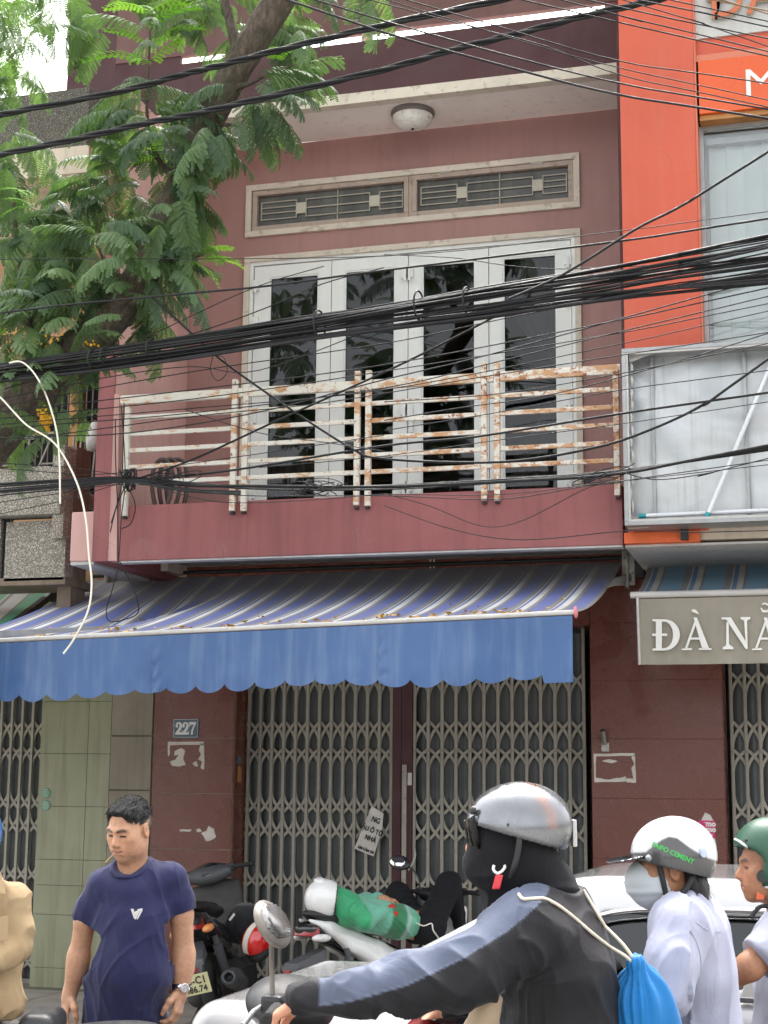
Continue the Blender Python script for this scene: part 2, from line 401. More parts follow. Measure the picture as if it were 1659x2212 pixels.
def mat_glass(name, tint=(.75, .8, .82), ior=1.5, rough=.0, refl=1.):
    t = NT(name); t.t.nodes.remove(t.b)
    tr = t.n('ShaderNodeBsdfTransparent'); tr.inputs['Color'].default_value = (*tint, 1)
    gl = t.n('ShaderNodeBsdfGlossy'); gl.inputs['Roughness'].default_value = rough; gl.inputs['Color'].default_value = (refl, refl, refl, 1)
    fr = t.n('ShaderNodeFresnel'); fr.inputs['IOR'].default_value = ior
    bp = t.n('ShaderNodeBump'); bp.inputs['Strength'].default_value = .04; bp.inputs['Distance'].default_value = .05; t.l(t.noise(.9, 2), bp.inputs['Height']); t.l(bp.outputs['Normal'], gl.inputs['Normal'])
    mx = t.n('ShaderNodeMixShader'); t.l(fr.outputs[0], mx.inputs[0]); t.l(tr.outputs[0], mx.inputs[1]); t.l(gl.outputs[0], mx.inputs[2]); t.l(mx.outputs[0], t.out.inputs['Surface']); return t.m
GRAN = mat_granite(); PEB = mat_pebble('pebble_dash'); PEBD = mat_pebble('dark_pebble_dash', .42); RUST = mat_rusty()
GLASS = mat_glass('window_glass', (.55, .58, .60), 1.38); TIN = mat_sheet()
MAROON = M('maroon_paint', (.28, .090, .090), .62, .18, 1.1, .2, 45, streak=.5, sc=(.17, .058, .058), worn=(.34, .17, .16))
MAROOND = M('dark_maroon_paint', (.070, .021, .026), .65, .16, 1.2, .12, 45, streak=.3, sc=(.04, .015, .016))
ROSE = M('rose_paint', (.37, .20, .187), .7, .12, .8, .2, 40, streak=.3, sc=(.25, .125, .118), worn=(.40, .25, .23))
PINK = M('pink_paint', (.62, .37, .335), .7, .12, 1.2, .2, 40, streak=.4, sc=(.44, .25, .225), worn=(.68, .48, .43))
CREAM = M('cream_plaster', (.62, .53, .43), .8, .15, 2, .2, 30, streak=.35, sc=(.30, .25, .20))
CEIL = M('soffit_paint', (.90, .83, .79), .8, .08, 1.2, .1, 40, spot=.25, sc=(.45, .40, .36))
GREYC = M('grey_soffit', (.52, .51, .50), .8, .15, 2.4, .2, 30, streak=.4, sc=(.28, .27, .26))
TRIM = M('worn_trim', (.62, .55, .47), .75, .15, 3, .25, 30, spot=.7, sc=(.40, .33, .27))
WHITE = M('white_aluminium', (.76, .77, .76), .38, .05, 2, .03, 30, streak=.12, sc=(.5, .5, .5))
STONE = M('grey_stone', (.27, .235, .185), .7, .16, 2.5, .2, 60, streak=.3, sc=(.10, .085, .065))
GREENT = M('olive_tile', (.30, .31, .20), .38, .12, 1.8, .05, 40, streak=.45, sc=(.12, .105, .055))
MORT = M('dark_mortar', (.17, .16, .12), .9, .2, 9, .3, 60)
MORTL = M('pale_mortar', (.27, .20, .17), .9, .2, 9, .3, 60)
GATEM = M('gate_grey_beige', (.35, .325, .27), .5, .18, 4, .1, 60, spot=.35, sc=(.10, .08, .06))
SLATM = M('gate_sheet', (.115, .126, .126), .45, .25, 3, .06, 40, streak=.4, sc=(.07, .07, .066))
BLACK = M('black_iron', (.016, .016, .017), .5, .3, 6, .1, 60)
DARK = M('dark_void', (.012, .012, .013), .9, .2, 3, 0)  # near-black colour standing in for the shade inside openings
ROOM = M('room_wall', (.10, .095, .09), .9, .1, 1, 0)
CURT = M('curtain_cloth', (.32, .27, .22), .9, .1, 8, .1, 60)
ORANGE = M('orange_paint', (.55, .092, .045), .55, .12, .9, .1, 30, streak=.3, sc=(.52, .14, .085), worn=(.58, .19, .12))
SALMON = M('salmon_side', (.58, .18, .11), .6, .1, 1.6, .08, 30)
SIGNO = M('orange_sign', (.66, .09, .008), .25, .06, 1.2, .02, 10)
WPANEL = M('white_panel', (.50, .50, .49), .45, .12, 1.6, .05, 20, streak=.35, sc=(.38, .37, .35))
TANW = M('tan_render', (.46, .27, .15), .85, .18, 1.4, .25, 50, streak=.35, sc=(.22, .14, .09))
WOOD = M('orange_wood', (.42, .20, .06), .6, .2, 3, .15, 40, streak=.3, sc=(.2, .09, .03))
PIPEW = M('pvc_pipe', (.52, .51, .49), .4, .12, 4, .05, 30, spot=.5, sc=(.4, .37, .33))
ALU = M('bare_aluminium', (.34, .35, .35), .45, .15, 6, .1, 40, metal=.7, spot=.3, sc=(.3, .29, .28))
CEMENT = M('weathered_concrete', (.20, .155, .115), .9, .25, 4, .4, 40, streak=.4, sc=(.08, .06, .045))
PAPER = M('old_paper', (.62, .59, .54), .8, .15, 9, .2, 40)
INK = M('black_ink', (.02, .02, .02), .7, .1, 5, 0)
WPAINT = M('white_lettering', (.76, .75, .72), .6, .07, 6, .05, 40)
STEEL = M('dull_steel', (.34, .33, .31), .35, .2, 6, .1, 40, metal=.8)

# ------------------------------------------------------------------ ground, road, kerb
ASPH = M('asphalt', (.20, .195, .185), .85, .25, 2, .5, 90, spot=.4, sc=(.03, .03, .03))
PAVE = M('paving', (.36, .33, .29), .8, .2, 3, .3, 60)
KERB = M('kerb_concrete', (.30, .29, .27), .85, .2, 3, .3, 50)
tag(MB().box(-400, 400, -400, 400, -.6, -.11).build('ground', ASPH), kind='structure')
tag(MB().box(-60, 60, -17.5, -4.0, -.108, -.10).build('road', ASPH), kind='structure')
pv = tag(MB().box(-60, 60, -3.82, .3, -.105, .0).build('pavement', MORT), kind='structure')
kb = tag(MB().box(-60, 60, -4.0, -3.82, -.105, .01).build('kerb', KERB), kind='structure')
_pm = MB().box(-.195, .195, -.195, .195, -.01, .012).mesh('paving_slab', .004)
for i in range(24):
    for j in range(9):
        put('paving_slab', _pm, PAVE, pv, (-8.2+i*.4, -3.6+j*.4, .0))

# ------------------------------------------------------------------ house
HB = (-5.4, 0., 0.)
house = thing('townhouse', 'maroon townhouse with white balcony doors between the pebble-dash house and the orange shop', 'house')
def part(name, mat, parent, fn, bevel=0):
    m = MB(); fn(m); return m.build(name, mat, parent, bevel)
def panels(parent, name, mat, joints_mat, x0, x1, y, zs, depth=.03, gap=.006, xs=None, back=.05, axis='Y'):
    """cladding slabs standing proud of a mortar bed; axis Y: face looks to -Y, X: face looks to +X at x=y"""
    xs = xs or [x0, x1]
    for a, b in zip(xs[:-1], xs[1:]):
        for c, d in zip(zs[:-1], zs[1:]):
            m = MB()
            if axis == 'Y': m.box(a+gap/2, b-gap/2, y, y+depth, c+gap/2, d-gap/2)
            else: m.box(y-depth, y, a+gap/2, b-gap/2, c+gap/2, d-gap/2)
            m.build(name, mat, parent, .002)
ZJ = [.0, .25, .70, 1.15, 1.60, 2.05, 2.50, 2.95, 3.49]
lp = part('pillar', MORTL, house, lambda m: m.box(-5.377, -4.663, .006, .5, -.1, 3.5))
panels(lp, 'granite_panel', GRAN, 0, -5.38, -4.66, 0., ZJ, gap=.009)
panels(lp, 'granite_panel', GRAN, 0, .03, .30, -4.657, ZJ, axis='X', gap=.005)
rp = part('pillar', GRAN, house, lambda m: m.box(-1.708, -.713, .006, .5, -.1, 3.49))
panels(rp, 'granite_panel', GRAN, 0, -1.71, -.71, 0., ZJ, gap=.003)
panels(rp, 'granite_panel', GRAN, 0, .03, .34, -.707, ZJ, axis='X', gap=.003)
hd = part('header', GRAN, house, lambda m: m.box(-4.655, -1.712, .02, .5, 2.93, 3.49))
panels(hd, 'granite_panel', GRAN, 0, -4.654, -1.713, 0., [2.93, 3.49], xs=[-4.654, -3.9, -3.15, -2.4, -1.713], gap=.003)
part('band', CREAM, house, lambda m: m.box(-5.62, -5.12, -.4, -.012, 3.405, 3.5).box(-5.34, -5.12, -.012, -.003, 3.40, 3.5))
part('rear_block', M('rear_render', (.35, .30, .27)), house, lambda m: m.box(-5.3, -1.27, 3.75, 14, -.1, 9.0).box(-5.3, -1.27, .56, 3.74, -.1, 3.40))  # unseen mass behind the house, added to block the sun
part('parapet_infill', MAROOND, house, lambda m: m.box(-5.62, -5.02, -.712, -.672, 7.7005, 7.7745))
# window wall
part('wall', ROSE, house, lambda m: (m.box(-5.17, -4.64, 0, .2, 3.53, 7.2), m.box(-1.74, -.9, 0, .2, 3.53, 7.2), m.box(-4.64, -1.74, 0, .2, 6.175, 6.385), m.box(-4.64, -1.74, 0, .2, 6.835, 7.2)))
# party wall on the left: maroon front, pink inside
part('party_wall', MAROON, house, lambda m: m.box(-5.32, -5.185, -1.385, .2, 3.35, 7.2))
part('party_wall_lining', PINK, house, lambda m: m.box(-5.185, -5.172, -1.37, -.001, 3.53, 7.2))
part('corner_chamfer', PINK, house, lambda m: m.hexa([(-5.184, -1.384, 3.352), (-5.118, -1.372, 3.352), (-5.118, -1.25, 3.352), (-5.184, -1.25, 3.352)], [(-5.184, -1.384, 4.66), (-5.150, -1.372, 4.66), (-5.150, -1.25, 4.66), (-5.184, -1.25, 4.66)]))
part('balcony_slab', GREYC, house, lambda m: (m.box(-5.30, -1.27, -1.36, -.001, 3.49, 3.53), m.box(-5.525, -5.33, -1.33, -.3, 3.335, 3.36), m.box(-5.11, -1.28, -1.362, -1.262, 3.336, 3.349)))
part('balcony_fascia', MAROON, house, lambda m: m.box(-5.12, -1.272, -1.372, -1.25, 3.35, 3.775), .006)
part('balcony_end', PINK, house, lambda m: m.box(-5.53, -5.322, -1.34, -.3, 3.362, 3.75), .012)
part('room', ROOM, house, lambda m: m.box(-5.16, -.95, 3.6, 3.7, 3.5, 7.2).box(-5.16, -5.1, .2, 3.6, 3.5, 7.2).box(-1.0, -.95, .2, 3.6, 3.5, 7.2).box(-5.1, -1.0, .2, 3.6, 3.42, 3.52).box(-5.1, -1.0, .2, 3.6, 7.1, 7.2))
# roof over the balcony
part('balcony_ceiling', CEIL, house, lambda m: m.box(-5.32, -1.262, -.63, -.001, 7.2, 7.26))
part('ceiling_lip', TRIM, house, lambda m: m.box(-6.08, -1.262, -.722, -.63, 7.165, 7.255))
part('parapet', MAROOND, house, lambda m: m.box(-6.08, -1.262, -.72, -.675, 7.256, 7.70))
part('parapet_beam', M('umber_paint', (.145, .068, .064), .7, .15, 1., .15, 40, streak=.4, sc=(.08, .036, .035)), house, lambda m: m.box(-5.62, -1.262, -.72, -.66, 7.775, 8.9))
part('parapet_pier', MAROOND, house, lambda m: m.box(-6.08, -5.62, -.715, -.655, 7.701, 8.9))
part('parapet_post', MAROON, house, lambda m: m.box(-1.42, -1.30, -.71, -.68, 7.701, 7.774))
part('parapet_post', PINK, house, lambda m: m.box(-3.42, -3.33, -.71, -.68, 7.701, 7.774))
part('parapet_post', PINK, house, lambda m: m.box(-4.62, -4.52, -.71, -.68, 7.701, 7.774))
part('wall_strip', MAROOND, house, lambda m: m.box(-1.262, -1.235, -1.32, .1, 3.36, 9.0))
def frame(m, x0, x1, z0, z1, w, y0, y1, bottom=True):
    m.box(x0, x1, y0, y1, z1-w, z1)
    if bottom: m.box(x0, x1, y0, y1, z0, z0+w); m.box(x0, x0+w, y0, y1, z0+w, z1-w); m.box(x1-w, x1, y0, y1, z0+w, z1-w)
    else: m.box(x0, x0+w, y0, y1, z0, z1-w); m.box(x1-w, x1, y0, y1, z0, z1-w)
part('window_surround', TRIM, house, lambda m: frame(m, -4.665, -1.735, 6.37, 6.845, .052, -.028, .004), .004)
part('door_surround', TRIM, house, lambda m: frame(m, -4.665, -1.735, 3.53, 6.19, .05, -.028, .004, False), .004)
# two transom sashes with wrought bars behind the panes
FRW = M('sash_paint', (.42, .33, .28), .6, .15, 5, .15, 50, spot=.5, sc=(.2, .13, .09))
for x0, x1 in ((-4.605, -3.195), (-3.165, -1.79)):
    w = part('window', FRW, house, lambda m: frame(m, x0, x1, 6.425, 6.79, .042, -.012, .04), .004)
    part('pane', M('dusty_pane', (.060, .058, .054), .35, .35, 5, .05, 30, streak=.5, sc=(.14, .13, .12)), w, lambda m: m.box(x0+.043, x1-.043, .030, .036, 6.468, 6.747))
    L = x1-x0-.084; xa = x0+.042; zc = 6.6075; h = .279; G = M('grille_cream', (.36, .33, .28), .6, .1, 5, .1, 50)
    def grille(m):
        for k in (.25, .42, .58, .75):
            pass
        for a, b in ((.02, .27), (.33, .77), (.83, .99)):
            z0, z1 = zc-h*.28, zc+h*.28
            for z in (z0, zc-h*.08, zc+h*.10, z1):
                if z in (z0, z1) or a != .33: m.box(xa+L*a, xa+L*b, .016, .024, z-.005, z+.005)
            m.box(xa+L*a, xa+L*a+.01, .017, .023, z0, z1); m.box(xa+L*b-.01, xa+L*b, .017, .023, z0, z1)
        m.box(xa+L*.27, xa+L*.83, .0165, .0235, zc-.006, zc+.006)
        m.box(xa+L*.55-.005, xa+L*.55+.005, .016, .0245, zc-h*.5, zc+h*.5)
    part('grille', G, w, grille)
    for a in (.30, .80): part('grille_plate', M('cream_plate', (.50, .47, .39), .6, .1, 5, .1, 40), w, lambda m: m.box(xa+L*a-.045, xa+L*a+.045, .010, .027, zc-.05, zc+.05), .006)
    for a in (.2, .8): part('hinge', STEEL, w, lambda m: m.box(xa+L*a-.05, xa+L*a+.05, -.02, -.004, 6.783, 6.80))
part('window_divider', FRW, house, lambda m: m.box(-3.193, -3.167, -.006, .05, 6.425, 6.79))
# four door leaves
GX = [(-4.44, -3.99), (-3.76, -3.31), (-3.08, -2.62), (-2.39, -1.94)]; LX = [-4.61, -3.877, -3.197, -2.507, -1.79]
part('door_frame', WHITE, house, lambda m: frame(m, -4.614, -1.786, 3.53, 6.14, .03, -.006, .09, False))
for k in range(4):
    a, b = LX[k]+(.032 if k == 0 else .003), LX[k+1]-(.032 if k == 3 else .003); g0, g1 = GX[k]
    lf = part('door_leaf', WHITE, house, lambda m: (m.box(a, g0, .01, .06, 3.56, 6.105), m.box(g1, b, .01, .06, 3.56, 6.105), m.box(g0, g1, .01, .06, 6.0, 6.105), m.box(g0, g1, .01, .06, 3.56, 3.72)), .003)
    part('pane', GLASS, lf, lambda m: m.box(g0+.001, g1-.001, .032, .038, 3.721, 5.999))
    part('glazing_bead', WHITE, lf, lambda m: frame(m, g0, g1, 3.72, 6.0, .014, .016, .03), .002)
    hx = a+.02 if k in (0,) else (b-.02 if k == 3 else (g1+.09 if k == 1 else g0-.10))
    for z in (5.93, 5.60, 4.75, 4.1):
        part('hinge', WHITE, lf, lambda m: m.box(hx-.03, hx+.03, -.022, .012, z-.045, z+.045).box(hx-.012, hx+.012, -.03, -.02, z-.07, z+.02), .003)
part('door_handle', WHITE, house, lambda m: m.box(-3.175, -3.145, -.02, .012, 4.55, 4.78).box(-3.175, -3.03, -.05, -.03, 4.66, 4.68).box(-3.17, -3.15, -.05, -.018, 4.655, 4.685), .003)
# curtains tied back inside
def curtain(x0, x1, xt, wt):
    def fn(u, v):
        z = 6.05-2.5*v; tie = math.exp(-((v-.42)/.16)**2)
        a = x0+(x1-x0)*u; c = xt+wt*(u-.5); x = a*(1-tie*.92)+c*tie*.92
        return (x, .32+.03*math.sin(u*40)+.02*math.sin(u*17), z)
    part('curtain', CURT, house, lambda m: m.grid(fn, 70, 40))
curtain(-4.55, -4.02, -4.5, .1); curtain(-2.4, -1.85, -1.88, .1)
# ceiling lamp
lampc = [-3.07, -.36, 7.2]
lamp = tag(MB().lathe(lampc, (0, 0, -1), [(0, .180), (.02, .184), (.035, .178), (.045, .168)], 32).build('ceiling_lamp', M('lamp_rim', (.16, .14, .13), .4, .2, 5, .05, 40)), 'round frosted glass ceiling lamp with dark rim under the balcony roof', 'lamp')
_fl = M('frosted_glass_bowl', (.84, .82, .79), .3, .18, 14, .1, 30, spot=.5, sc=(.35, .31, .27))
put('glass_bowl', MB().lathe(lampc, (0, 0, -1), [(.040, .168), (.075, .160), (.112, .130), (.135, .08), (.143, .03), (.144, .005)], 32).mesh('glass_bowl'), _fl, lamp)
put('finial', MB().lathe(lampc, (0, 0, -1), [(.144, .012), (.153, .014), (.16, .004)], 12).mesh('finial'), BLACK, lamp)
part('downpipe', PIPEW, house, lambda m: (m.tube(spline([(-2.99, -.02, 3.49), (-2.99, -.02, 3.33), (-2.985, -.02, 3.31), (-2.965, -.02, 3.31), (-2.96, -.02, 3.33), (-2.96, -.02, 3.49)], 4), .008, 6)))

# ------------------------------------------------------------------ balcony railing (its own thing)
rail = thing('balcony_railing', 'white tubular balcony railing eaten by orange rust above the maroon slab', 'railing', (0, 0, 0))
RY = -1.395
def rpost(x, z0, z1, w=.042): part('post', RUST, rail, lambda m: m.box(x-w/2, x+w/2, RY-.022, RY+.02, z0, z1), .005)
for x, z0, z1 in ((-5.055, 3.69, 4.55), (-4.175, 3.695, 4.71), (-4.085, 3.69, 4.67), (-3.205, 3.70, 4.71), (-3.12, 3.69, 4.71), (-2.25, 3.695, 4.71), (-2.155, 3.69, 4.705), (-1.30, 3.69, 4.60)): rpost(x, z0, z1)
for a, b in ((-5.035, -4.198), (-4.062, -3.228), (-3.097, -2.273), (-2.132, -1.323)):
    for z in (4.46, 4.33, 4.2, 4.07, 3.945):
        part('rail', RUST, rail, lambda m: m.box(a, b, RY-.012, RY+.012, z-.0165, z+.0165), .004)
for a, b in ((-5.12, -4.197), (-4.152, -4.107), (-4.063, -3.228), (-3.182, -3.142), (-3.098, -2.272), (-2.228, -2.178), (-2.132, -1.265)):
    part('top_rail', RUST, rail, lambda m: m.box(a, b, RY-.02, RY+.019, 4.567, 4.637), .006)
for x0, x1 in ((-4.154, -4.106), (-3.184, -3.141), (-2.229, -2.177)):
    for z in (4.46, 3.945): part('link', RUST, rail, lambda m: m.box(x0, x1, RY-.01, RY+.01, z-.014, z+.014))
for x in (-5.055, -4.175, -4.085, -3.205, -3.12, -2.25, -2.155, -1.30):
    part('bolt_foot', BLACK, rail, lambda m: m.box(x-.014, x+.014, RY-.01, RY+.03, 3.672, 3.688))
# hose coil standing on the balcony
hose = []
for k in range(3):
    c = np.array([-4.83+.035*k, -1.22+.06*k, 3.78]); rx, rz = .085-.006*k, .21+.012*k
    hose.append([(c[0]+rx*math.cos(t)*(1+.1*k), c[1]+.02*math.sin(2*t), c[2]+.17+rz*math.sin(t)) for t in np.linspace(0, 2*math.pi, 26)])
hz = thing('garden_hose', 'dark brown hose coiled upright behind the rusty railing', 'hose', (0, 0, 0))
HOSEM = M('hose_rubber', (.085, .06, .055), .5, .25, 6, .1, 40)
for k in range(3): put('loop', MB().tube(hose[k], .017, 8, False).mesh('loop'), HOSEM, hz)

# ------------------------------------------------------------------ folding gates
def arc_mesh(w, H, sgn, up):
    """flat scissor strip: leaves one upright along it, bends over to the next"""
    m = MB(); n = 7; L = []; 
    for i in range(n+1):
        t = i/n; x = w*t*t; z = H*t; dx, dz = 2*w*t/H, 1.; l = math.hypot(dx, dz); nx, nz = dz/l, -dx/l
        L.append((x, z, nx, nz))
    hw, th = .0115, .0045; vs = []
    for x, z, nx, nz in L:
        for o, y in ((-hw, 0), (hw, 0), (hw, th), (-hw, th)): vs.append((sgn*(x+nx*o), y, up*(z+nz*o)))
    fs = [(i*4+k, i*4+(k+1) % 4, i*4+4+(k+1) % 4, i*4+4+k) for i in range(n) for k in range(4)]+[(3, 2, 1, 0), (n*4, n*4+1, n*4+2, n*4+3)]
    return m.add(vs, fs).mesh('scissor_strip')
def zg(py): return P(560, py, .28)[2]
ROWS = [(zg(1511), zg(1463), 'A'), (zg(1612), zg(1560), 'A'), (zg(1660), zg(1617), 'A'), (zg(1707), zg(1753), 'B'), (zg(1757), zg(1806), 'B'), (zg(1873), zg(1913), 'B'), (zg(2047), zg(2008), 'A'), (zg(2070), zg(2112), 'B')]
RIV = [zg(y) for y in (1517, 1617, 1755, 1858, 1961, 2067)]
def folding_gate(name, label, x0, x1, nb, y, ztop, posts, mat=GATEM, zb=.03, budget=300):
    g = thing(name, label, 'gate', (0, 0, 0)); cnt = 0; rest = MB()
    bar = MB().box(-.010, .010, -.014, .012, zb, ztop).box(-.017, -.0105, -.004, .016, zb, ztop).mesh('upright')
    slat_done = {}
    for a, b, n in zip(x0, x1, nb):
        w = (b-a)/n
        key = round(w, 4)
        arcs = {}
        def slat(u, v): return ((u-.5)*w*.97, .055+.018*abs(2*u-1)**1.5, zb+(ztop-zb)*v)
        sm = MB().grid(slat, 8, 1).mesh('slat', fix=False)
        for i in range(n+1):
            o = put('upright', bar, mat, g, (a+i*w, y, 0))
            for z in RIV: rest.lathe((a+i*w, y-.0135, z), (0, -1, 0), [(0, .0065), (.002, .005)], 6, False)
            if i == n: continue
            put('slat', sm, SLATM, g, (a+(i+.5)*w, y, 0))
            for r, (zt, ze, ty) in enumerate(ROWS):
                H = abs(ze-zt); up = 1 if ze > zt else -1
                for sgn in (1, -1):
                    kk = (round(H, 4), sgn, up)
                    if kk not in arcs: arcs[kk] = arc_mesh(w*.94, H, sgn, up)
                    px = a+i*w+.003*w if sgn > 0 else a+(i+1)*w-.003*w
                    yo = y+(.000 if sgn > 0 else .006)
                    if cnt < budget and 1 <= r <= 5: put('scissor_strip', arcs[kk], mat, g, (px, yo, zt)); cnt += 1
                    else:
                        me = arcs[kk]; rest.add([(v.co.x+px, v.co.y+yo, v.co.z+zt) for v in me.vertices], [tuple(p.vertices) for p in me.polygons])
    tag(rest.build('scissor_strips', mat, g, fix=False), kind='stuff')
    m = MB()
    for a, b in posts: put('gate_post', MB().box(a, b, y-.03, y+.05, zb-.02, ztop).mesh('gate_post', .004), MAROOND, g)
    put('gate_track', MB().box(min(x0)-.03, max(x1)+.03, y+.02, y+.12, ztop-.03, ztop).mesh('gate_track'), BLACK, g)
    put('gate_threshold', MB().box(min(x0)-.03, max(x1)+.03, y-.03, y+.10, .0, .035).mesh('gate_threshold'), STEEL, g)
    put('backing_sheet', MB().box(min(x0)-.05, max(x1)+.02, y+.13, y+.14, .0, ztop).mesh('backing_sheet'), DARK, g)  # near-black sheet stands in for the unlit space behind the gate
    return g
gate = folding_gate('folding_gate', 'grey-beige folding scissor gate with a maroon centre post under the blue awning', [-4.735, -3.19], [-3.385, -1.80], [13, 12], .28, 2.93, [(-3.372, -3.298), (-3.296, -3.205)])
put('drop_bolt', MB().box(-3.285, -3.247, .235, .25, .04, zg(1650)).mesh('drop_bolt', .003), GATEM, gate)
put('lock_slot', MB().box(-3.31, -3.235, .246, .252, zg(1862), zg(1838)).mesh('lock_slot', .01), BLACK, gate)
put('pull_handle', MB().tube(spline([P(895, 1833, .25), P(897, 1848, .2), P(890, 1868, .2), P(883, 1880, .25)], 5), .008, 6).mesh('pull_handle'), PIPEW, gate)
put('small_sticker', MB().box(*sorted((P(880, 1700, .24)[0], P(889, 1700, .24)[0])), .244, .246, zg(1693), zg(1667)).mesh('small_sticker'), PAPER, gate)
folding_gate('folding_gate', 'pale folding scissor gate beside the olive tiled wall behind the beige shirt', [-7.35], [-6.43], [9], .25, 2.93, [], M('gate_pale', (.36, .34, .29), .5, .15, 4, .1, 60), budget=120)
folding_gate('folding_gate', 'folding scissor gate under the grey lettered awning of the orange shop', [-.66], [.62], [12], .34, 2.93, [], budget=140)
# olive tiled wall and grey stone strip belong to the neighbour on the left
nb_l = thing('pebble_dash_house', 'weathered pebble-dash house with barred window and olive tiled ground floor', 'house')
ow = part('tiled_wall', MORT, nb_l, lambda m: m.box(-6.395, -5.775, .012, .4, -.1, 3.4))
panels(ow, 'wall_tile', GREENT, 0, 0, 0, 0.006, [.0, .16, .59, .83, 1.04, 1.48, 1.92, 2.36, 2.80, 3.24], xs=[-6.4, -5.98, -5.77], gap=.004, depth=.02)
panels(ow, 'wall_tile', GREENT, 0, .01, .3, -6.398, [.0, .59, 1.04, 1.48, 1.92, 2.36, 2.80, 3.24], axis='X', gap=.004)
gs = part('stone_strip', MORT, nb_l, lambda m: m.box(-5.768, -5.382, .014, .4, -.1, 3.4))
panels(gs, 'stone_panel', STONE, 0, -5.77, -5.385, -.004, [.0, .70, 1.16, 1.62, 2.07, 2.52, 2.97, 3.38], gap=.012)
for py in (1713, 1740):
    c = P(99, py, 0.)
    v = part('vent_disc', M('green_plastic', (.20, .36, .26), .4, .1, 5, 0), nb_l, lambda m: m.lathe((c[0], .008, c[2]), (0, -1, 0), [(0, .045), (.008, .045), (.008, .038), (.004, .036)], 20))
    for k in range(-2, 3): put('louvre', MB().box(c[0]-.033*math.cos(k*.42), c[0]+.033*math.cos(k*.42), -.006, .002, c[2]+k*.0145-.004, c[2]+k*.0145+.004).mesh('louvre'), M('green_pale', (.34, .52, .40), .4, .1, 5, 0), v)
for y0, y1 in ((2055, 2085),): 
    a, b = P(162, y0, 0.), P(172, y1, 0.)
    part('wall_slot', BLACK, nb_l, lambda m: m.box(a[0], b[0], -.002, .008, b[2], a[2]))

# ------------------------------------------------------------------ things on the pillars
def rect(a, b, Y): p, q = P(*a, Y), P(*b, Y); return min(p[0], q[0]), max(p[0], q[0]), min(p[2], q[2]), max(p[2], q[2])
x0, x1, z0, z1 = rect((376, 1553), (429, 1594), 0)
pl = tag(MB().box(x0, x1, -.010, -.001, z0, z1).build('house_number_plate', M('plate_blue', (.055, .105, .155), .35, .15, 6, .03, 40, spot=.3, sc=(.12, .15, .18)), bevel=.004), 'small blue enamel plate with white number 227 on the granite pillar', 'number plate')
put('plate_border', (lambda m: (frame(m, x0+.004, x1-.004, z0+.004, z1-.004, .003, -.012, -.0105), m)[1])(MB()).mesh('plate_border'), WPAINT, pl)
zc = (z0+z1)/2
def digit(ch, cx, s):
    """fat numerals with a heavy diagonal and a flat foot"""
    w = s*.56; m = []
    if ch == '2':
        o = [(-.5, .62), (-.47, .82), (-.3, .97), (0, 1.), (.3, .95), (.48, .78), (.46, .58), (.3, .38), (.02, .2), (.48, .2), (.48, .34), (.56, .34), (.53, 0), (-.52, 0), (-.52, .14), (-.12, .42), (.08, .6), (.12, .75), (.02, .88), (-.12, .86), (-.17, .74), (-.12, .62), (-.3, .54)]
    else:
        o = [(-.5, 1.), (.52, 1.), (.52, .86), (.2, .5), (.08, .25), (.08, 0), (-.24, 0), (-.2, .28), (0, .55), (.2, .78), (-.3, .78), (-.42, .62), (-.5, .62)]
    return [(cx+x*w, -.0125, zc+(y-.5)*s) for x, y in o]
for ch, dx in (('2', -.062), ('2', -.002), ('7', .06)):
    put('digit', MB().prism(digit(ch, (x0+x1)/2+dx, .105), (0, .002, 0)).mesh('digit'), WPAINT, pl)
def torn(name, label, quad, Y, seed, holes, mat=PAPER, edge=.012):
    """pasted paper strip torn into an uneven outline: list of pixel polygons"""
    m = MB(); rnd = random.Random(seed)
    for poly in holes:
        pts = []
        for i in range(len(poly)):
            a, b = P(*poly[i], Y), P(*poly[(i+1) % len(poly)], Y)
            for k in range(3):
                t = k/3; j = .0 if k == 0 else edge*.25
                q = a*(1-t)+b*t; pts.append((q[0]+rnd.uniform(-j, j), Y-.003, q[2]+rnd.uniform(-j, j)))
        m.prism(pts, (0, .0025, 0))
    return tag(m.build(name, mat), label, 'paper scrap')
torn('torn_poster', 'torn white poster remains below the house number plate', 0, 0, 1, [[(363, 1602), (441, 1602), (441, 1609), (368, 1610), (366, 1632), (363, 1634)], [(433, 1606), (441, 1606), (441, 1663), (434, 1660), (436, 1645), (428, 1640), (434, 1630), (430, 1620)], [(378, 1622), (392, 1616), (400, 1622), (396, 1640), (402, 1652), (386, 1656), (372, 1655), (368, 1645), (380, 1640), (386, 1630), (376, 1632)], [(416, 1649), (425, 1644), (428, 1656), (420, 1655)]])
torn('torn_poster', 'empty white outline of a torn-off poster on the right granite pillar', 0, 0, 2, [[(1282, 1628), (1371, 1627), (1371, 1633), (1288, 1634), (1287, 1680), (1318, 1684), (1352, 1677), (1352, 1688), (1284, 1690)], [(1364, 1634), (1372, 1630), (1374, 1691), (1354, 1690), (1350, 1680), (1368, 1683), (1364, 1660), (1370, 1650)], [(1300, 1644), (1318, 1640), (1334, 1644), (1322, 1649)]])
torn('torn_tape', 'torn strip of white tape on the granite behind the motorbikes', 0, 0, 3, [[(387, 1792), (414, 1791), (412, 1796), (390, 1796)], [(424, 1791), (432, 1790), (436, 1796), (426, 1798)], [(434, 1800), (446, 1795), (450, 1784), (462, 1790), (467, 1808), (452, 1817), (446, 1818), (440, 1806)]])
x0, x1, z0, z1 = rect((494, 1640), (504, 1692), .12)
rx = -4.657
tag(MB().box(rx-.001, rx+.012, .10, .16, P(495, 1690, .12)[2], P(495, 1655, .12)[2]).build('wall_switch', WOOD, bevel=.004), 'small brown timber switch box on the side of the granite pillar', 'switch')
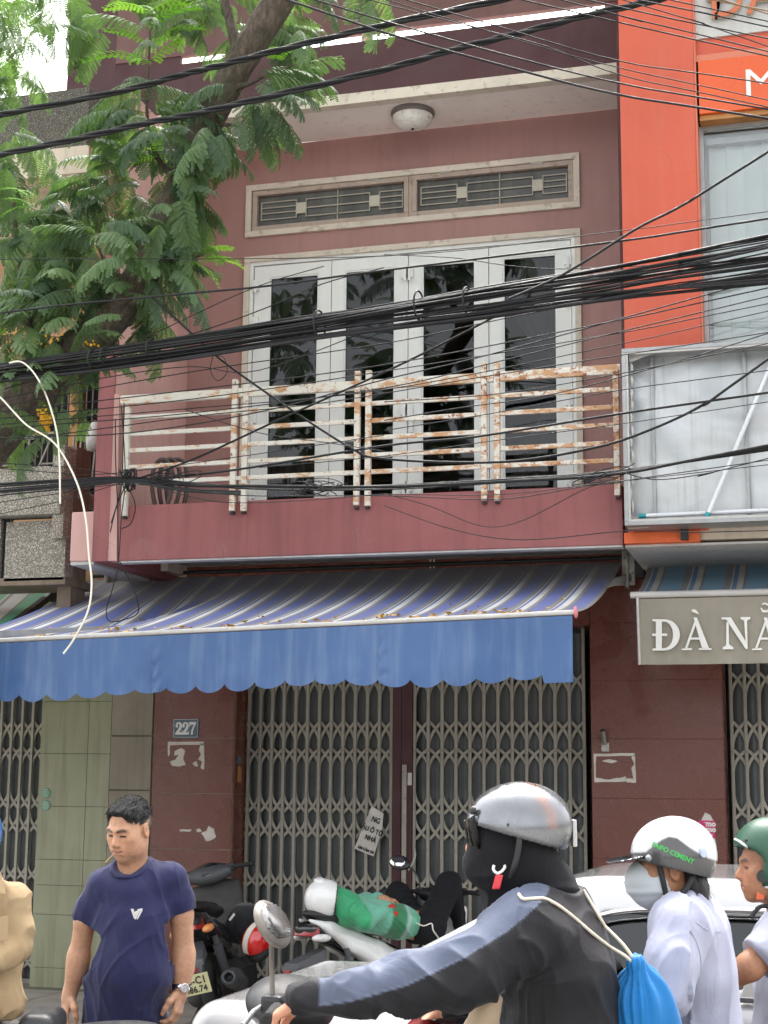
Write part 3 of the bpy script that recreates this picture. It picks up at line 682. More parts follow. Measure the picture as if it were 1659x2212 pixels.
tag(MB().box(rx-.001, rx+.006, .10, .15, P(495, 1651, .12)[2], P(495, 1634, .12)[2]).build('sticker', M('blue_sticker', (.10, .17, .26), .5, .3, 60, 0)), 'tiny blue sticker above the brown switch box', 'sticker')
pq = P(1302, 1595, -.03)
fh = tag(MB().tube([(pq[0]+.008, -.085, pq[2]+.06), (pq[0]+.012, -.03, pq[2]-.04)], .021, 12, False).build('flag_holder', STEEL), 'small steel tube flag holder screwed to the right granite pillar', 'flag holder')
put('bracket_plate', MB().box(pq[0]-.015, pq[0]+.045, -.012, -.001, pq[2]-.1, pq[2]-.03).mesh('bracket_plate', .003), STEEL, fh)
# pink sticker with white letters by the right gate
PKM = M('magenta_print', (.62, .02, .17), .45, .08, 8, 0)
x0, x1, z0, z1 = rect((1509, 1772), (1545, 1811), 0)
st = tag(MB().box(x0, x1, -.0035, -.001, z0, z1).build('pink_sticker', PKM), 'magenta sticker with white letters on the granite beside the right gate', 'sticker')
put('torn_backing', MB().prism([(x0+.02, -.001, z1), (x1-.01, -.001, z1), (x1-.03, -.001, z1+.04), (x0+.05, -.001, z1+.06)], (0, -.002, 0)).mesh('torn_backing'), PAPER, st)
put('torn_backing', MB().prism([(x0+.07, -.001, z0), (x1, -.001, z0), (x1+.01, -.001, z0-.07), (x1-.03, -.001, z0-.05)], (0, -.002, 0)).mesh('torn_backing'), PAPER, st)
for txt, dz in (('mo', .045), ('mo', .005)): place_text('lettering', txt, WPAINT, st, ((x0+x1)/2+.03, -.004, z0+.06+dz), (1, 0, 0), (0, 0, 1), .055, .003, .001)
put('label_block', MB().box(x0+.04, x1-.02, -.0045, -.0036, z0+.008, z0+.03).box(x0+.04, x1-.03, -.0045, -.0036, z1-.018, z1-.013).mesh('label_block'), WPAINT, st)
# paper notice tied to the gate
NTC = [(803, 1742), (829, 1757), (825, 1795), (808, 1850), (765, 1833)]
pts = [P(a, b, .23) for a, b in NTC]
notice = tag(MB().prism([(p[0], p[1]-.01*(i % 2), p[2]) for i, p in enumerate(pts)], (0, .003, 0)).build('paper_notice', PAPER), 'creased paper notice with black capitals hung askew on the scissor gate', 'notice')
ax = P(835, 1800, .22)-P(800, 1786, .22); ay = P(800, 1786, .22)-P(793, 1812, .22)
for txt, c, sz in (('NG', (812, 1772), .062), ('ẬU Ô TÔ', (804, 1794), .056), ('NHÀ', (800, 1812), .056), ('XIN CẢM ƠN', (790, 1836), .030)):
    place_text('lettering', txt, INK, notice, P(*c, .2185), ax, ay, sz, .0015, .001, .8)
# ------------------------------------------------------------------ awnings
def uv_grid(name, fn, nu, nv, ulen):
    V = np.array([fn(i/nu, j/nv) for j in range(nv+1) for i in range(nu+1)]); 
    Q = np.array([(j*(nu+1)+i, j*(nu+1)+i+1, (j+1)*(nu+1)+i+1, (j+1)*(nu+1)+i) for j in range(nv) for i in range(nu)])
    me = fast_mesh(name, V, Q); uv = me.uv_layers.new(name='UVMap')
    k = np.array([[i/nu*ulen, j/nv] for j in range(nv+1) for i in range(nu+1)], np.float32)
    li = np.empty(len(me.loops), np.int32); me.loops.foreach_get('vertex_index', li); uv.data.foreach_set('uv', k[li].ravel()); return me
def pal(w, blue, grey, blue2): return [(0., blue), (.33, grey), (.50, w), (.535, blue2), (.62, w), (.80, mul(grey, 1.25)), (.90, mul(grey, .8)), (.93, blue)]
BLU = (.105, .145, .43); WH = (.80, .79, .77); GR = (.22, .21, .20)
AWM = mat_awning('blue_striped_canvas', BLU, .248, .03, pal(WH, BLU, GR, (.075, .14, .38)), dirt=.9)
aw = thing('awning', 'blue and white striped retractable awning with blue scalloped valance over the gate', 'awning', (0, 0, 0))
AX0, AX1 = -5.98, -1.43
def aw_pt(u, v):
    x = AX0+(AX1-AX0)*u; zf = 2.615+(2.742-2.615)*(u if u > 0 else 0)**1.; zw = 3.385+.025*u
    y = -.10+(-2.66+.10)*v
    # hangs in a long curve, steep off the wall and flat to the roller; one crease by the broken arm
    z = zw+(zf-zw)*((1-(1-v)**2.0)*.50+v*.50)
    c = math.exp(-((u-.245+.16*(v-.4))/.012)**2)*math.exp(-((v-.42)/.3)**2)
    z -= .09*math.exp(-((u-.235+.16*(v-.4))/.05)**2)*math.exp(-((v-.40)/.28)**2); z += .03*c
    z += .010*math.sin(u*21+v*3)*math.sin(math.pi*v)
    # left edge pulls in at the wall
    x += (1-v)*(1-u)**6*.02
    return (x, y, z)
put('canvas', uv_grid('canvas', aw_pt, 180, 36, AX1-AX0), AWM, aw)
VAL = M('blue_pvc', (.046, .112, .27), .42, .10, 1.8, .05, 20, streak=.75, sc=(.115, .19, .34))
def val(u, v):
    x = AX0+(AX1-AX0)*u; zt = 2.594+.127*u; s = abs(math.sin(math.pi*(x+1.43-.02)/.2075)); L = .335+.05*math.sqrt(s)*(1+.25*math.sin(x*4.7))+.012*math.sin(x*2.3)
    if x > -1.62: L = .405
    if u < .0: pass
    fold = sum(math.exp(-((x-c)/.035)**2) for c in (-4.18, -2.63))
    wz = vnoise(np.array([[x*5., v*1.5, .5], [x*14., v*4., 3.]]), 1.)
    y = -2.69+.012*math.sin(x*9.+2*wz[0])*v+.02*v*math.sin(x*3.1+1)+.016*wz[0]*v+.006*wz[1]*v+fold*(-.035)*v*math.sin(v*20+x*60)*.6-fold*.03*v
    return (x, y, zt-L*v)
put('valance', uv_grid('valance', val, 330, 16, 1.), VAL, aw)
put('front_tube', MB().tube([(AX0-.05, -2.675, 2.613), (AX1+.01, -2.675, 2.742)], .016, 12).mesh('front_tube'), PIPEW, aw)
put('tube_end_cap', MB().lathe((AX1+.012, -2.675, 2.742), (1, 0, .03), [(0, .036), (.012, .036), (.016, .028)], 20).mesh('tube_end_cap'), M('pink_plastic', (.62, .20, .24), .4, .1, 5, 0), aw)
put('roller_tube', MB().tube([(AX0, -.07, 3.425), (AX1+.05, -.07, 3.445)], .018, 12).mesh('roller_tube'), BLACK, aw)
for s in (1, -1):
    x = AX1-.02 if s > 0 else AX0+.15
    put('folding_arm', MB().bar((x+.08, -.15, 3.28), (x-.9*s, -1.25, 2.85), .035, .06).bar((x-.9*s, -1.25, 2.85), (x-.05*s, -2.62, 2.67), .03, .05).mesh('folding_arm', .004), ALU, aw)
    put('arm_bracket', MB().box(x+.05, x+.075, -.2, -.01, 3.2, 3.47).box(x+.02, x+.12, -.16, -.12, 3.22, 3.5).box(x-.3, x+.1, -.14, -.11, 3.22, 3.27).mesh('arm_bracket', .004), STEEL, aw)
put('gear_box', MB().lathe((-1.30, -.12, 3.40), (1, 0, 0), [(0, .05), (.03, .055), (.05, .03), (.09, .03)], 12).box(-1.33, -1.26, -.17, -.08, 3.28, 3.5).mesh('gear_box'), BLACK, aw)
# fallen blossom on the canvas
rnd = random.Random(4); m = MB()
for _ in range(110):
    v = 1-abs(rnd.gauss(0, .16)); u = rnd.uniform(.08, .99)
    if rnd.random() < .3: u = rnd.uniform(.6, .99)
    if v < .45: continue
    q = Vector(aw_pt(u, v)); s = rnd.uniform(.010, .026)
    for k in range(rnd.randint(1, 4)):
        a = rnd.uniform(0, 6.28); d = Vector((math.cos(a), math.sin(a), .5))*s; e = Vector((-math.sin(a), math.cos(a), .3))*s*.7; b = q+Vector((rnd.uniform(-s, s), rnd.uniform(-s, s), .006))
        m.add([b, b+d*.6+e, b+d*1.2, b+d*.6-e+Vector((0, 0, s*.5))], [(0, 1, 2), (0, 2, 3)])
tag(m.build('fallen_petals', M('yellow_petal', (.75, .40, .02), .6, .3, 30, 0)), 'yellow blossom scattered on the blue striped awning', 'petals', kind='stuff')
# right hand awning with lettered valance
aw2 = thing('awning', 'light blue striped awning with grey lettered valance on the orange shop', 'awning', (0, 0, 0))
B2 = (.10, .26, .40); AW2 = mat_awning('light_blue_striped_canvas', B2, .30, .11, [(0., B2), (.33, (.17, .165, .155)), (.50, (.55, .55, .52)), (.525, (.06, .17, .36)), (.64, (.50, .47, .40)), (.78, (.14, .15, .15)), (.84, B2)], dirt=.35)
QX0, QX1 = -1.215, 1.3; f0 = P(1375, 1286, -1.2); fz = f0[2]
def aw2_pt(u, v): return (QX0+(QX1-QX0)*u, -.1-1.1*v, 3.42+(fz-3.42)*v-.035*math.sin(math.pi*v))
put('canvas', uv_grid('canvas', aw2_pt, 30, 16, QX1-QX0), AW2, aw2)
VAL2 = M('grey_tarpaulin', (.275, .25, .20), .6, .10, 3, .2, 30, streak=.25, sc=(.36, .34, .28))
vb = P(1383, 1436, -1.23)[2]
def val2(u, v):
    x = QX0+.02+(QX1-QX0-.02)*u
    return (x, -1.225+.012*math.sin(x*7+1)*v+.006*math.sin(x*23)*v, fz-.03+(vb-fz+.03)*v)
put('valance', uv_grid('valance', val2, 120, 10, 1.), VAL2, aw2)
put('front_tube', MB().tube([(QX0-.03, -1.215, fz), (QX1, -1.215, fz)], .024, 12).mesh('front_tube'), PIPEW, aw2)
put('edge_rod', MB().tube([(QX0+.02, -1.24, fz-.02), (QX0+.025, -1.24, vb)], .010, 8).mesh('edge_rod'), PIPEW, aw2)
put('arm_bracket', MB().box(-1.20, -1.17, -.25, -.01, 3.15, 3.47).box(-1.17, -1.08, -.2, -.1, 3.30, 3.47).lathe((-1.14, -.18, 3.33), (1, 0, 0), [(-.04, .05), (.04, .05)], 12).mesh('arm_bracket'), BLACK, aw2)
# serif capitals on the valance, built stroke by stroke
YL = -1.252
def LP(px, py): q = P(px, py, YL); return (q[0], q[1], q[2])
def zx(x, y): return (1316.6+x*.2063, 1069.8+y*.2063)
def letter(name, polys):
    m = MB()
    for i, po in enumerate(polys): m.prism([tuple(np.array(LP(*zx(*p)))-np.array([0, .0007*(i % 5)+.0003*(i % 2), 0])) for p in po], (0, .004, 0))
    return put(name, m.mesh(name), WPAINT, aw2)
def arcp(cx, cy, rx, ry, a0, a1, n=14): return [(cx+rx*math.cos(R(a0+(a1-a0)*i/n)), cy+ry*math.sin(R(a0+(a1-a0)*i/n))) for i in range(n+1)]
Dout = arcp(575, 1462, 162, 163, -90, 90); Din = arcp(570, 1462, 96, 140, 90, -90)
letter('letter', [[(450, 1297), (575, 1299), (575, 1322), (548, 1322), (548, 1602), (575, 1602), (575, 1625), (450, 1627), (450, 1605), (485, 1600), (485, 1322), (450, 1318)]] +
       [[Dout[i], Dout[i+1], Din[len(Din)-2-i], Din[len(Din)-1-i]] for i in range(len(Dout)-1)] + [[(447, 1448), (603, 1448), (603, 1474), (447, 1474)]])
def capA(dx): return [[(880+dx, 1280), (915+dx, 1280), (1040+dx, 1598), (968+dx, 1598)], [(890+dx, 1320), (905+dx, 1350), (815+dx, 1600), (790+dx, 1600)], [(757+dx, 1622), (757+dx, 1606), (862+dx, 1600), (862+dx, 1620)], [(935+dx, 1618), (935+dx, 1602), (1068+dx, 1602), (1068+dx, 1618)], [(838+dx, 1490), (958+dx, 1490), (964+dx, 1512), (832+dx, 1512)]]
letter('letter', capA(0)+[[(855, 1205), (880, 1193), (905, 1200), (938, 1243), (930, 1243), (870, 1222)]])
letter('letter', [[(1173, 1280), (1270, 1278), (1446, 1560), (1446, 1610), (1425, 1608), (1222, 1300), (1173, 1298)], [(1225, 1320), (1248, 1345), (1252, 1560), (1295, 1592), (1298, 1612), (1185, 1614), (1185, 1595), (1222, 1570)], [(1372, 1276), (1475, 1274), (1475, 1294), (1440, 1312), (1446, 1560), (1425, 1540), (1410, 1312), (1372, 1296)]])
letter('letter', capA(735)+[[(1580, 1180), (1600, 1225), (1650, 1228), (1700, 1180), (1690, 1178), (1645, 1205), (1605, 1200), (1595, 1178)], [(1590, 1150), (1610, 1125), (1640, 1125), (1665, 1140), (1695, 1120), (1690, 1140), (1660, 1158), (1625, 1140)]])

# green striped awning at the left edge
aw3 = thing('awning', 'green and white striped awning of the pebble-dash house', 'awning', (0, 0, 0))
GRN = (.035, .34, .15); AW3 = mat_awning('green_striped_canvas', GRN, .36, .1, [(0., (.62, .6, .55)), (.16, (.14, .13, .12)), (.22, GRN), (.62, (.55, .55, .5)), (.68, (.14, .13, .12)), (.78, (.62, .6, .56))], dirt=.55)
def aw3_pt(u, v): return (-8.6+(8.6-6.226)*u, -.15-2.25*v, 3.352-0.529*2.25*v-.05*math.sin(math.pi*v))
put('canvas', uv_grid('canvas', aw3_pt, 20, 14, 2.32), AW3, aw3)
put('support_frame', MB().bar((-8.6, -.14, 3.40), (-6.2, -.14, 3.41), .04, .04).bar((-6.25, -.15, 3.30), (-6.22, -1.9, 2.45), .05, .05).bar((-6.28, -.15, 3.5), (-6.28, -.15, 3.2), .05, .05).mesh('support_frame'), BLACK, aw3)
put('front_tube', MB().tube([(-8.6, -2.42, 2.161), (-6.226, -2.42, 2.161)], .02, 10).mesh('front_tube'), PIPEW, aw3)

# ------------------------------------------------------------------ pebble-dash house, upper floor
def nrect(name, mat, a, b, Y, dep, parent=nb_l, bevel=.004):
    x0, x1, z0, z1 = rect(a, b, Y); return put(name, MB().box(x0, x1, Y, Y+dep, z0, z1).mesh(name, bevel), mat, parent)
part('wall', TANW, nb_l, lambda m: (m.box(-9.5, -6.30, .08, .3, 3.4, 4.0), m.box(-9.5, -7.05, .08, .3, 4.0, 5.35), m.box(-9.5, -5.34, .08, .3, 5.35, 6.75), m.box(-6.30, -5.34, .08, .3, 3.4, 3.6)))
wd = part('window', DARK, nb_l, lambda m: m.box(-7.05, -5.34, .22, .28, 3.6, 5.35))  # near-black panel stands in for the unlit room behind the bars
for x in (-7.02, -6.28, -5.42): put('window_post', MB().box(x-.045, x+.045, .06, .2, 3.6, 5.35).mesh('window_post', .004), WOOD, wd)
put('window_post', MB().box(-7.0, -5.4, .07, .19, 5.28, 5.36).mesh('window_post', .004), WOOD, wd)
for i in range(26):
    x = -6.96+i*.06
    put('window_bar', MB().box(x-.006, x+.006, .10, .112, 3.62, 5.28).mesh('window_bar'), M('grimy_bar', (.10, .085, .07), .6, .3, 8, .1, 50), wd)
for z in (3.85, 4.3, 4.75): put('window_rail', MB().box(-6.97, -5.47, .085, .099, z-.01, z+.01).mesh('window_rail'), MATS['grimy_bar'], wd)
nrect('balcony_beam', PEB, (-160, 1020), (129, 1109), -1.2, .22)
nrect('balcony_post', PEB, (113, 1109.5), (135, 1162), -1.18, .2)
nrect('balcony_post', PEB, (116, 962), (138, 1019.5), -1.18, .2)
nrect('balcony_panel', PEB, (14, 1128), (138, 1253), -1.1, .15)
nrect('balcony_panel', PEB, (-160, 1128), (-4, 1253), -1.1, .15)
nrect('corner_column', CEMENT, (137, 965), (151, 1320), -.95, .25)
nrect('iron_post', BLACK, (-3, 1110), (12, 1260), -1.05, .06)
nrect('balcony_floor', CEMENT, (-160, 1254), (140, 1262), -1.1, .5)
for i in range(7): put('baluster', MB().box(-7.0+i*.13, -6.98+i*.13, -1.06, -1.04, 3.60, 3.80).mesh('baluster'), M('grimy_bar', (.1, .085, .07)), nb_l)
IB = M('ornamental_iron', (.32, .29, .25), .6, .25, 8, .1, 50)
for k in range(3):
    x = -6.9+k*.42
    part('balcony_grille', IB, nb_l, lambda m: (m.bar((x, -1.1, 4.05), (x, -1.1, 4.48), .016, .016), m.bar((x, -1.1, 4.45), (x+.36, -1.1, 4.45), .016, .016), m.bar((x+.05, -1.1, 4.07), (x+.2, -1.1, 4.42), .012, .012), m.bar((x+.2, -1.1, 4.42), (x+.34, -1.1, 4.07), .012, .012), m.bar((x+.12, -1.1, 4.2), (x+.28, -1.1, 4.2), .012, .012)))
x0, x1, z0, z1 = rect((156, 880), (212, 1065), -.5)
for k in range(4): part('balcony_grille', IB, nb_l, lambda m: m.bar((x0+k*.07, -.5, z0+.02*k), (x0+.03+k*.07, -.5, z1-.25), .016, .016))
nrect('handrail_pipe', PIPEW, (-160, 936), (70, 947), -1.25, .04)
a, b = P(155, 1070, -.9), P(214, 1090, -.2)
pp = part('drain_pipe', M('grey_pvc', (.34, .35, .36), .5, .15, 4, .05, 30), nb_l, lambda m: m.lathe(a, Vector(b)-Vector(a), [(.0, .052), (-.002, .064), (.0, .064), (1.0, .064)], 16))
put('pipe_bore', MB().lathe(a, Vector(b)-Vector(a), [(-.004, .052), (.002, .05)], 16).mesh('pipe_bore'), DARK, pp)  # black disc stands in for the shade inside the pipe mouth
put('sack', MB().lathe(P(205, 945, -.6), (0, 0, 1), [(-.12, .02), (-.1, .07), (0, .08), (.1, .05), (.14, .02)], 10).mesh('sack'), PIPEW, nb_l)
part('rear_block', M('rear_render', (.35, .30, .27)), nb_l, lambda m: m.box(-12, -5.34, .45, 14, -.1, 7.9))  # unseen mass added behind this house to keep the sun out
# upper fascia, ledge, soffit and boxes
nrect('fascia', PEBD, (-200, 236), (186, 356), -1.15, .3)
nrect('fascia_return', PEBD, (186.5, 236), (205, 362), -1.0, 1.0)
nrect('ledge', CREAM, (-200, 356.5), (190, 371), -1.22, .5)
nrect('soffit', CEIL, (-200, 371.5), (200, 380), -1.1, 1.1)
nrect('beam', GREYC, (-200, 381), (165, 402), -.7, .5)
nrect('shutter_box', M('white_box', (.55, .54, .52), .6, .12, 4, .15, 40, streak=.4, sc=(.3, .27, .24)), (32, 402), (136, 450), -.35, .35)
nrect('door_lintel', MAROOND, (100, 452), (215, 470), -.2, .25)
part('upper_wall', TANW, nb_l, lambda m: m.box(-9.5, -5.34, .081, .3, 6.75, 8.0))

# ------------------------------------------------------------------ orange shop on the right
shop = thing('orange_shop', 'orange painted shop with glass front and stripped sign box', 'building')
part('pillar', ORANGE, shop, lambda m: m.box(-1.234, -.70, -1.385, -.6, 3.43, 9.2), .004)
part('pillar_side', SALMON, shop, lambda m: m.box(-.699, -.685, -1.37, -.6, 3.43, 9.2))
part('pillar_foot', M('orange_raw', (.72, .13, .03), .55, .12, 3, .1, 40, streak=.3, sc=(.4, .1, .04)), shop, lambda m: m.box(-1.262, -.745, -1.40, -.6, 3.352, 3.428), .004)
part('cream_wall', CREAM, shop, lambda m: m.box(-.744, 2.2, -1.36, -.6, 3.37, 3.60))
part('ledge_soffit', GREYC, shop, lambda m: m.box(-1.262, 2.2, -1.33, -.02, 3.335, 3.351))
part('ledge_front', CREAM, shop, lambda m: m.box(-1.16, 2.2, -.14, -.02, 3.42, 3.60))
part('spandrel', CREAM, shop, lambda m: m.box(-.684, 2.2, -1.19, -.9, 3.6, 4.62))
part('salmon_band', ORANGE, shop, lambda m: m.box(-.684, 2.2, -1.30, -.9, 6.93, 7.07))
part('band_lip', SALMON, shop, lambda m: m.box(-.684, 2.2, -1.345, -1.0, 6.88, 6.93))
sg = part('shop_sign', SIGNO, shop, lambda m: m.box(-.67, 2.2, -1.36, -1.22, 6.47, 6.875), .004)
part('sign_bottom', WOOD, shop, lambda m: m.box(-.67, 2.2, -1.33, -1.2, 6.43, 6.469))
q = P(1645, 180, -1.37)
place_text('lettering', 'MB', WPAINT, sg, (q[0]+.09, -1.362, q[2]+.005), (1, 0, 0), (0, 0, 1), .30, .0, .003, 1.1)
wp = part('name_board', WPANEL, shop, lambda m: m.box(-.684, 2.2, -1.32, -.9, 7.071, 9.2))
LB = M('letter_orange', (.52, .13, .05), .4, .15, 8, .05, 30); LE = M('letter_edge', (.62, .55, .42), .3, .1, 8, .05, 30, metal=.6)
q0, q1 = P(1567, 52, -1.36), P(1640, 50, -1.36)
for mt, bo, yy, ex in ((LE, .0, -1.345, .016), (LB, .0, -1.366, .0035)):
    place_text('lettering', 'ĐÀ', mt, wp, ((q0[0]+q1[0])/2+.02, yy, q0[2]+.19), (1, 0, 0), (0, 0, 1), .44, bo, ex, .88)
wn = part('shop_window', ALU, shop, lambda m: frame(m, -.684, 2.2, 4.62, 6.43, .03, -1.22, -1.17))
put('pane', MB().box(-.652, 2.17, -1.20, -1.19, 4.651, 6.399).mesh('pane'), mat_glass('shop_glass', (.94, .97, .97), 1.6), wn)
BLIND = M('vertical_blind', (.82, .85, .84), .7, .05, 3, .03, 20)
for i in range(19):
    x = -.63+i*.127; put('blind_slat', MB().grid(lambda u, v: (x+.132*u, -1.06+.02*u+.008*math.sin(u*3.1), 6.33-1.7*v), 4, 1).mesh('blind_slat', fix=False), BLIND, wn)
put('blind_rail', MB().box(-.64, 2.1, -1.12, -1.03, 6.33, 6.38).mesh('blind_rail'), ALU, wn)
put('blind_back', MB().box(-.68, 2.2, -.98, -.9, 4.621, 6.469).mesh('blind_back'), BLIND, wn)
part('rear_block', M('rear_render', (.35, .30, .27)), shop, lambda m: m.box(-.68, 4, .55, 14, -.1, 9.2).box(-.68, 4, -.85, .5, 3.65, 9.2))  # unseen mass added behind the shop as a sun block
# stripped light box
bx = thing('sign_box', 'stripped tin light box with crumpled backing on the orange shop', 'sign box', (0, 0, 0))
SX0, SX1, SZ0, SZ1 = -1.225, 1.0, 3.435, 4.675
def sheet(u, v):
    x = SX0+.02+(SX1-SX0-.04)*u; z = SZ0+.02+(SZ1-SZ0-.04)*v
    n = vnoise(np.array([[x*2.3+4, z*2.0, .3], [x*6.1, z*5.3, 2.2]]), 1.)
    return (x, -1.47+.022*n[0]+.006*n[1], z)
put('backing_sheet', MB().grid(sheet, 60, 40).mesh('backing_sheet', fix=False), TIN, bx)
put('outer_frame', (lambda m: (frame(m, SX0, SX1, SZ0, SZ1, .028, -1.66, -1.42), m)[1])(MB()).mesh('outer_frame', .003), ALU, bx)
put('inner_edge', (lambda m: (frame(m, SX0+.028, SX1-.028, SZ0+.028, SZ1-.028, .014, -1.655, -1.635), m)[1])(MB()).mesh('inner_edge'), PIPEW, bx)
for px in (1412, 1613):
    x = P(px, 950, -1.47)[0]; put('stiffener', MB().box(x-.012, x+.012, -1.5, -1.475, SZ0+.03, SZ1-.03).mesh('stiffener', .003), ALU, bx)
TUBE = M('lamp_tube', (.70, .72, .76), .22, .06, 5, 0, metal=.1); TEAL = M('teal_cap', (.02, .30, .34), .4, .1, 6, 0)
def lamp_tube(a, b, la):
    a, b = Vector(a), Vector(b); d = (b-a).normalized()
    o = tag(MB().tube([a+d*.05, b], .016, 12).build('loose_lamp_tube', TUBE), la, 'lamp tube')
    put('end_cap', MB().tube([a, a+d*.05], .0175, 12).mesh('end_cap'), TEAL, o); return o
lamp_tube(P(1524, 1122, -1.62), P(1672, 770, -1.55), 'white lamp tube leaning diagonally inside the stripped sign box')
lamp_tube(P(1380, 1115, -1.56), P(1760, 1098, -1.56), 'white lamp tube lying flat along the bottom of the sign box')
put('torn_film', MB().prism([P(1357, 1108, -1.56), P(1385, 1122, -1.56), P(1402, 1140, -1.56), P(1357, 1142, -1.56)], (0, .006, 0)).prism([P(1356, 760, -1.6), P(1420, 760, -1.6), P(1360, 783, -1.6)], (0, .006, 0)).mesh('torn_film'), PIPEW, bx)
put('sealant_drips', (lambda m: [m.lathe(P(1364+2*math.sin(k*3), 795+k*27, -1.6), (0, 0, 1), [(-.03-.01*(k % 3), .004), (-.01, .014), (.02, .012), (.035, .003)], 7) for k in range(12)] and m)(MB()).mesh('sealant_drips'), PIPEW, bx)
put('hanging_bracket', MB().box(-.87, -.82, -1.45, -1.38, 3.36, 3.43).mesh('hanging_bracket'), BLACK, bx)
# ------------------------------------------------------------------ overhead cables
CABLE = M('black_cable', (.011, .0113, .0125), .55, .3, 9, .1, 80, spec=.3); CABLEG = M('grey_cable', (.017, .017, .019), .55, .3, 9, .1, 80, spec=.3)
WCAB = M('white_cable', (.72, .69, .58), .5, .1, 9, .05, 60); BRC = M('brown_cable', (.20, .12, .06), .5, .2, 9, .1, 60)
def wire(pts, Y, th, mat=CABLE, name='utility_cable', label=None, group=None, parent=None, ext=True, n=6, dy=0.):
    """pts are picture points on the plane Y (dy tilts the run away from the street), th the picture thickness"""
    p3 = []
    for i, (a, b) in enumerate(pts):
        yy = Y+dy*i/max(1, len(pts)-1); p3.append(P(a, b, yy))
    if ext:
        if pts[0][0] <= 5: p3.insert(0, p3[0]+(p3[0]-p3[1])/np.linalg.norm(p3[0]-p3[1])*3)
        if pts[-1][0] >= 1650: p3.append(p3[-1]+(p3[-1]-p3[-2])/np.linalg.norm(p3[-1]-p3[-2])*4)
        if pts[0][1] <= 10: p3.insert(0, p3[0]+(p3[0]-p3[1])/np.linalg.norm(p3[0]-p3[1])*5)
    r = th*(12+Y)/.95/FOC/2
    o = put(name, MB().tube(spline(p3, 6), r, n).mesh(name, fix=False), mat, parent)
    return tag(o, label, 'cable', group) if parent is None else o
rnd = random.Random(11)
# thick lashed bundle
XS = [0, 210, 415, 620, 830, 1040, 1250, 1450, 1659]; T0 = [786, 756, 724, 690, 656, 622, 588, 552, 508]; T1 = [824, 800, 773, 744, 714, 688, 658, 634, 612]
bun = thing('cable_bundle', 'thick lashed bundle of black cables across the balcony doors', 'cable bundle', (0, 0, 0))
for k in range(30):
    t = k/29; pts = []; w = t; Yk = -3.75-.10*rnd.random()
    for i, x in enumerate(XS):
        w = min(1, max(0, w+rnd.uniform(-.10, .10))); sp = 1. if i else .9
        pts.append((x, T0[i]+(T1[i]-T0[i])*w))
    wire(pts, Yk, rnd.choice([3.2, 4, 5, 5.5, 7]), CABLE if rnd.random() < .75 else CABLEG, 'cable', parent=bun)
for x, y, h in ((205, 778, 48), (232, 772, 46), (330, 755, 46), (690, 700, 62), (905, 660, 66), (1010, 650, 60)):
    c = P(x, y, -3.8); put('cable_tie', MB().tube([(c[0]+.012*math.cos(a), c[1]+.075*math.cos(a), c[2]+h*.0013*math.sin(a)) for a in np.linspace(0, 6.28, 15)], .006, 5, False).mesh('cable_tie', fix=False), CABLEG, bun)
low = thing('cable_bundle', 'low knotted bundle of black cables crossing the foot of the railing', 'cable bundle', (0, 0, 0))
for k in range(7):
    o = k*5.; wire([(0, 1046+o), (140, 1037+o*.75), (275, 1032+o*.35), (420, 1044+o*.4+rnd.uniform(-6, 6)), (560, 1050+o*.3+rnd.uniform(-5, 5)), (830, 1052+rnd.uniform(-3, 6)), (1130, 1036+rnd.uniform(-3, 4)), (1345, 1018+rnd.uniform(-3, 4)), (1659, 966+rnd.uniform(-4, 6))] if k < 4 else [(0, 1040+o), (150, 1034+o*.7), (275, 1033+o*.3), (400, 1046+o*.5), (520, 1052+o*.5)], -3.6-.02*k, [7, 4, 3, 7, 5, 3, 4][k], CABLE, 'cable', parent=low)
for k in range(9):
    a = rnd.uniform(0, 6.28); c = P(272+rnd.uniform(-5, 10), 1036, -3.66)
    put('lashing', MB().tube([(c[0]+.03*math.cos(t+a)+.004*t, c[1]-.035*math.sin(t)*math.cos(a), c[2]+.055*math.sin(t)+.02*math.cos(2*t+a)) for t in np.linspace(0, 6.6, 16)], .004, 5).mesh('lashing', fix=False), CABLE, low)
for cx, cy, n_ in ((700, 1050, 9), (375, 1035, 6), (1290, 1028, 7)):
    for k in range(n_):
        c = P(cx+rnd.uniform(-35, 35), cy+rnd.uniform(-8, 10), -3.66); a = rnd.uniform(0, 6.28); rr_ = rnd.uniform(.03, .09)
        put('loose_loop', MB().tube([(c[0]+rr_*1.5*math.cos(t), c[1]+.03*math.sin(t+a), c[2]+rr_*.6*math.sin(t+a)) for t in np.linspace(0, rnd.uniform(4, 6.5), 14)], .0032, 5).mesh('loose_loop', fix=False), CABLE, low)
UL = 'pair of thick twisted black cables passing through the tree leaves'; UG = 'thick cables through the tree'
for pts in ([(0, 248), (30, 242), (260, 197), (390, 162), (480, 140), (615, 105), (830, 54), (1080, 0), (1200, -30)], [(0, 334), (165, 300), (310, 267), (425, 245), (575, 210), (830, 150), (980, 107), (1130, 70), (1280, 30), (1420, 0), (1500, -25)]):
    b = thing('twisted_cable', UL, 'cable', (0, 0, 0), UG)
    base = spline([P(a, c, -3.9) for a, c in pts], 12)
    d0, d1 = base[0]-base[1], base[-1]-base[-2]; d0 /= np.linalg.norm(d0); d1 /= np.linalg.norm(d1)
    base = [base[0]+d0*.12*k for k in range(45, 0, -1)]+base+[base[-1]+d1*.12*k for k in range(1, 45)]
    for ph in (0, 2.1, 4.2):
        put('strand', MB().tube([(p[0], p[1]+.011*math.cos(i*.35+ph), p[2]+.011*math.sin(i*.35+ph)) for i, p in enumerate(base)], .010, 7).mesh('strand', fix=False), CABLE, b)
TG = 'thin cables falling to the orange shop'; TL = 'thin cable sloping down past the parapet towards the orange shop'
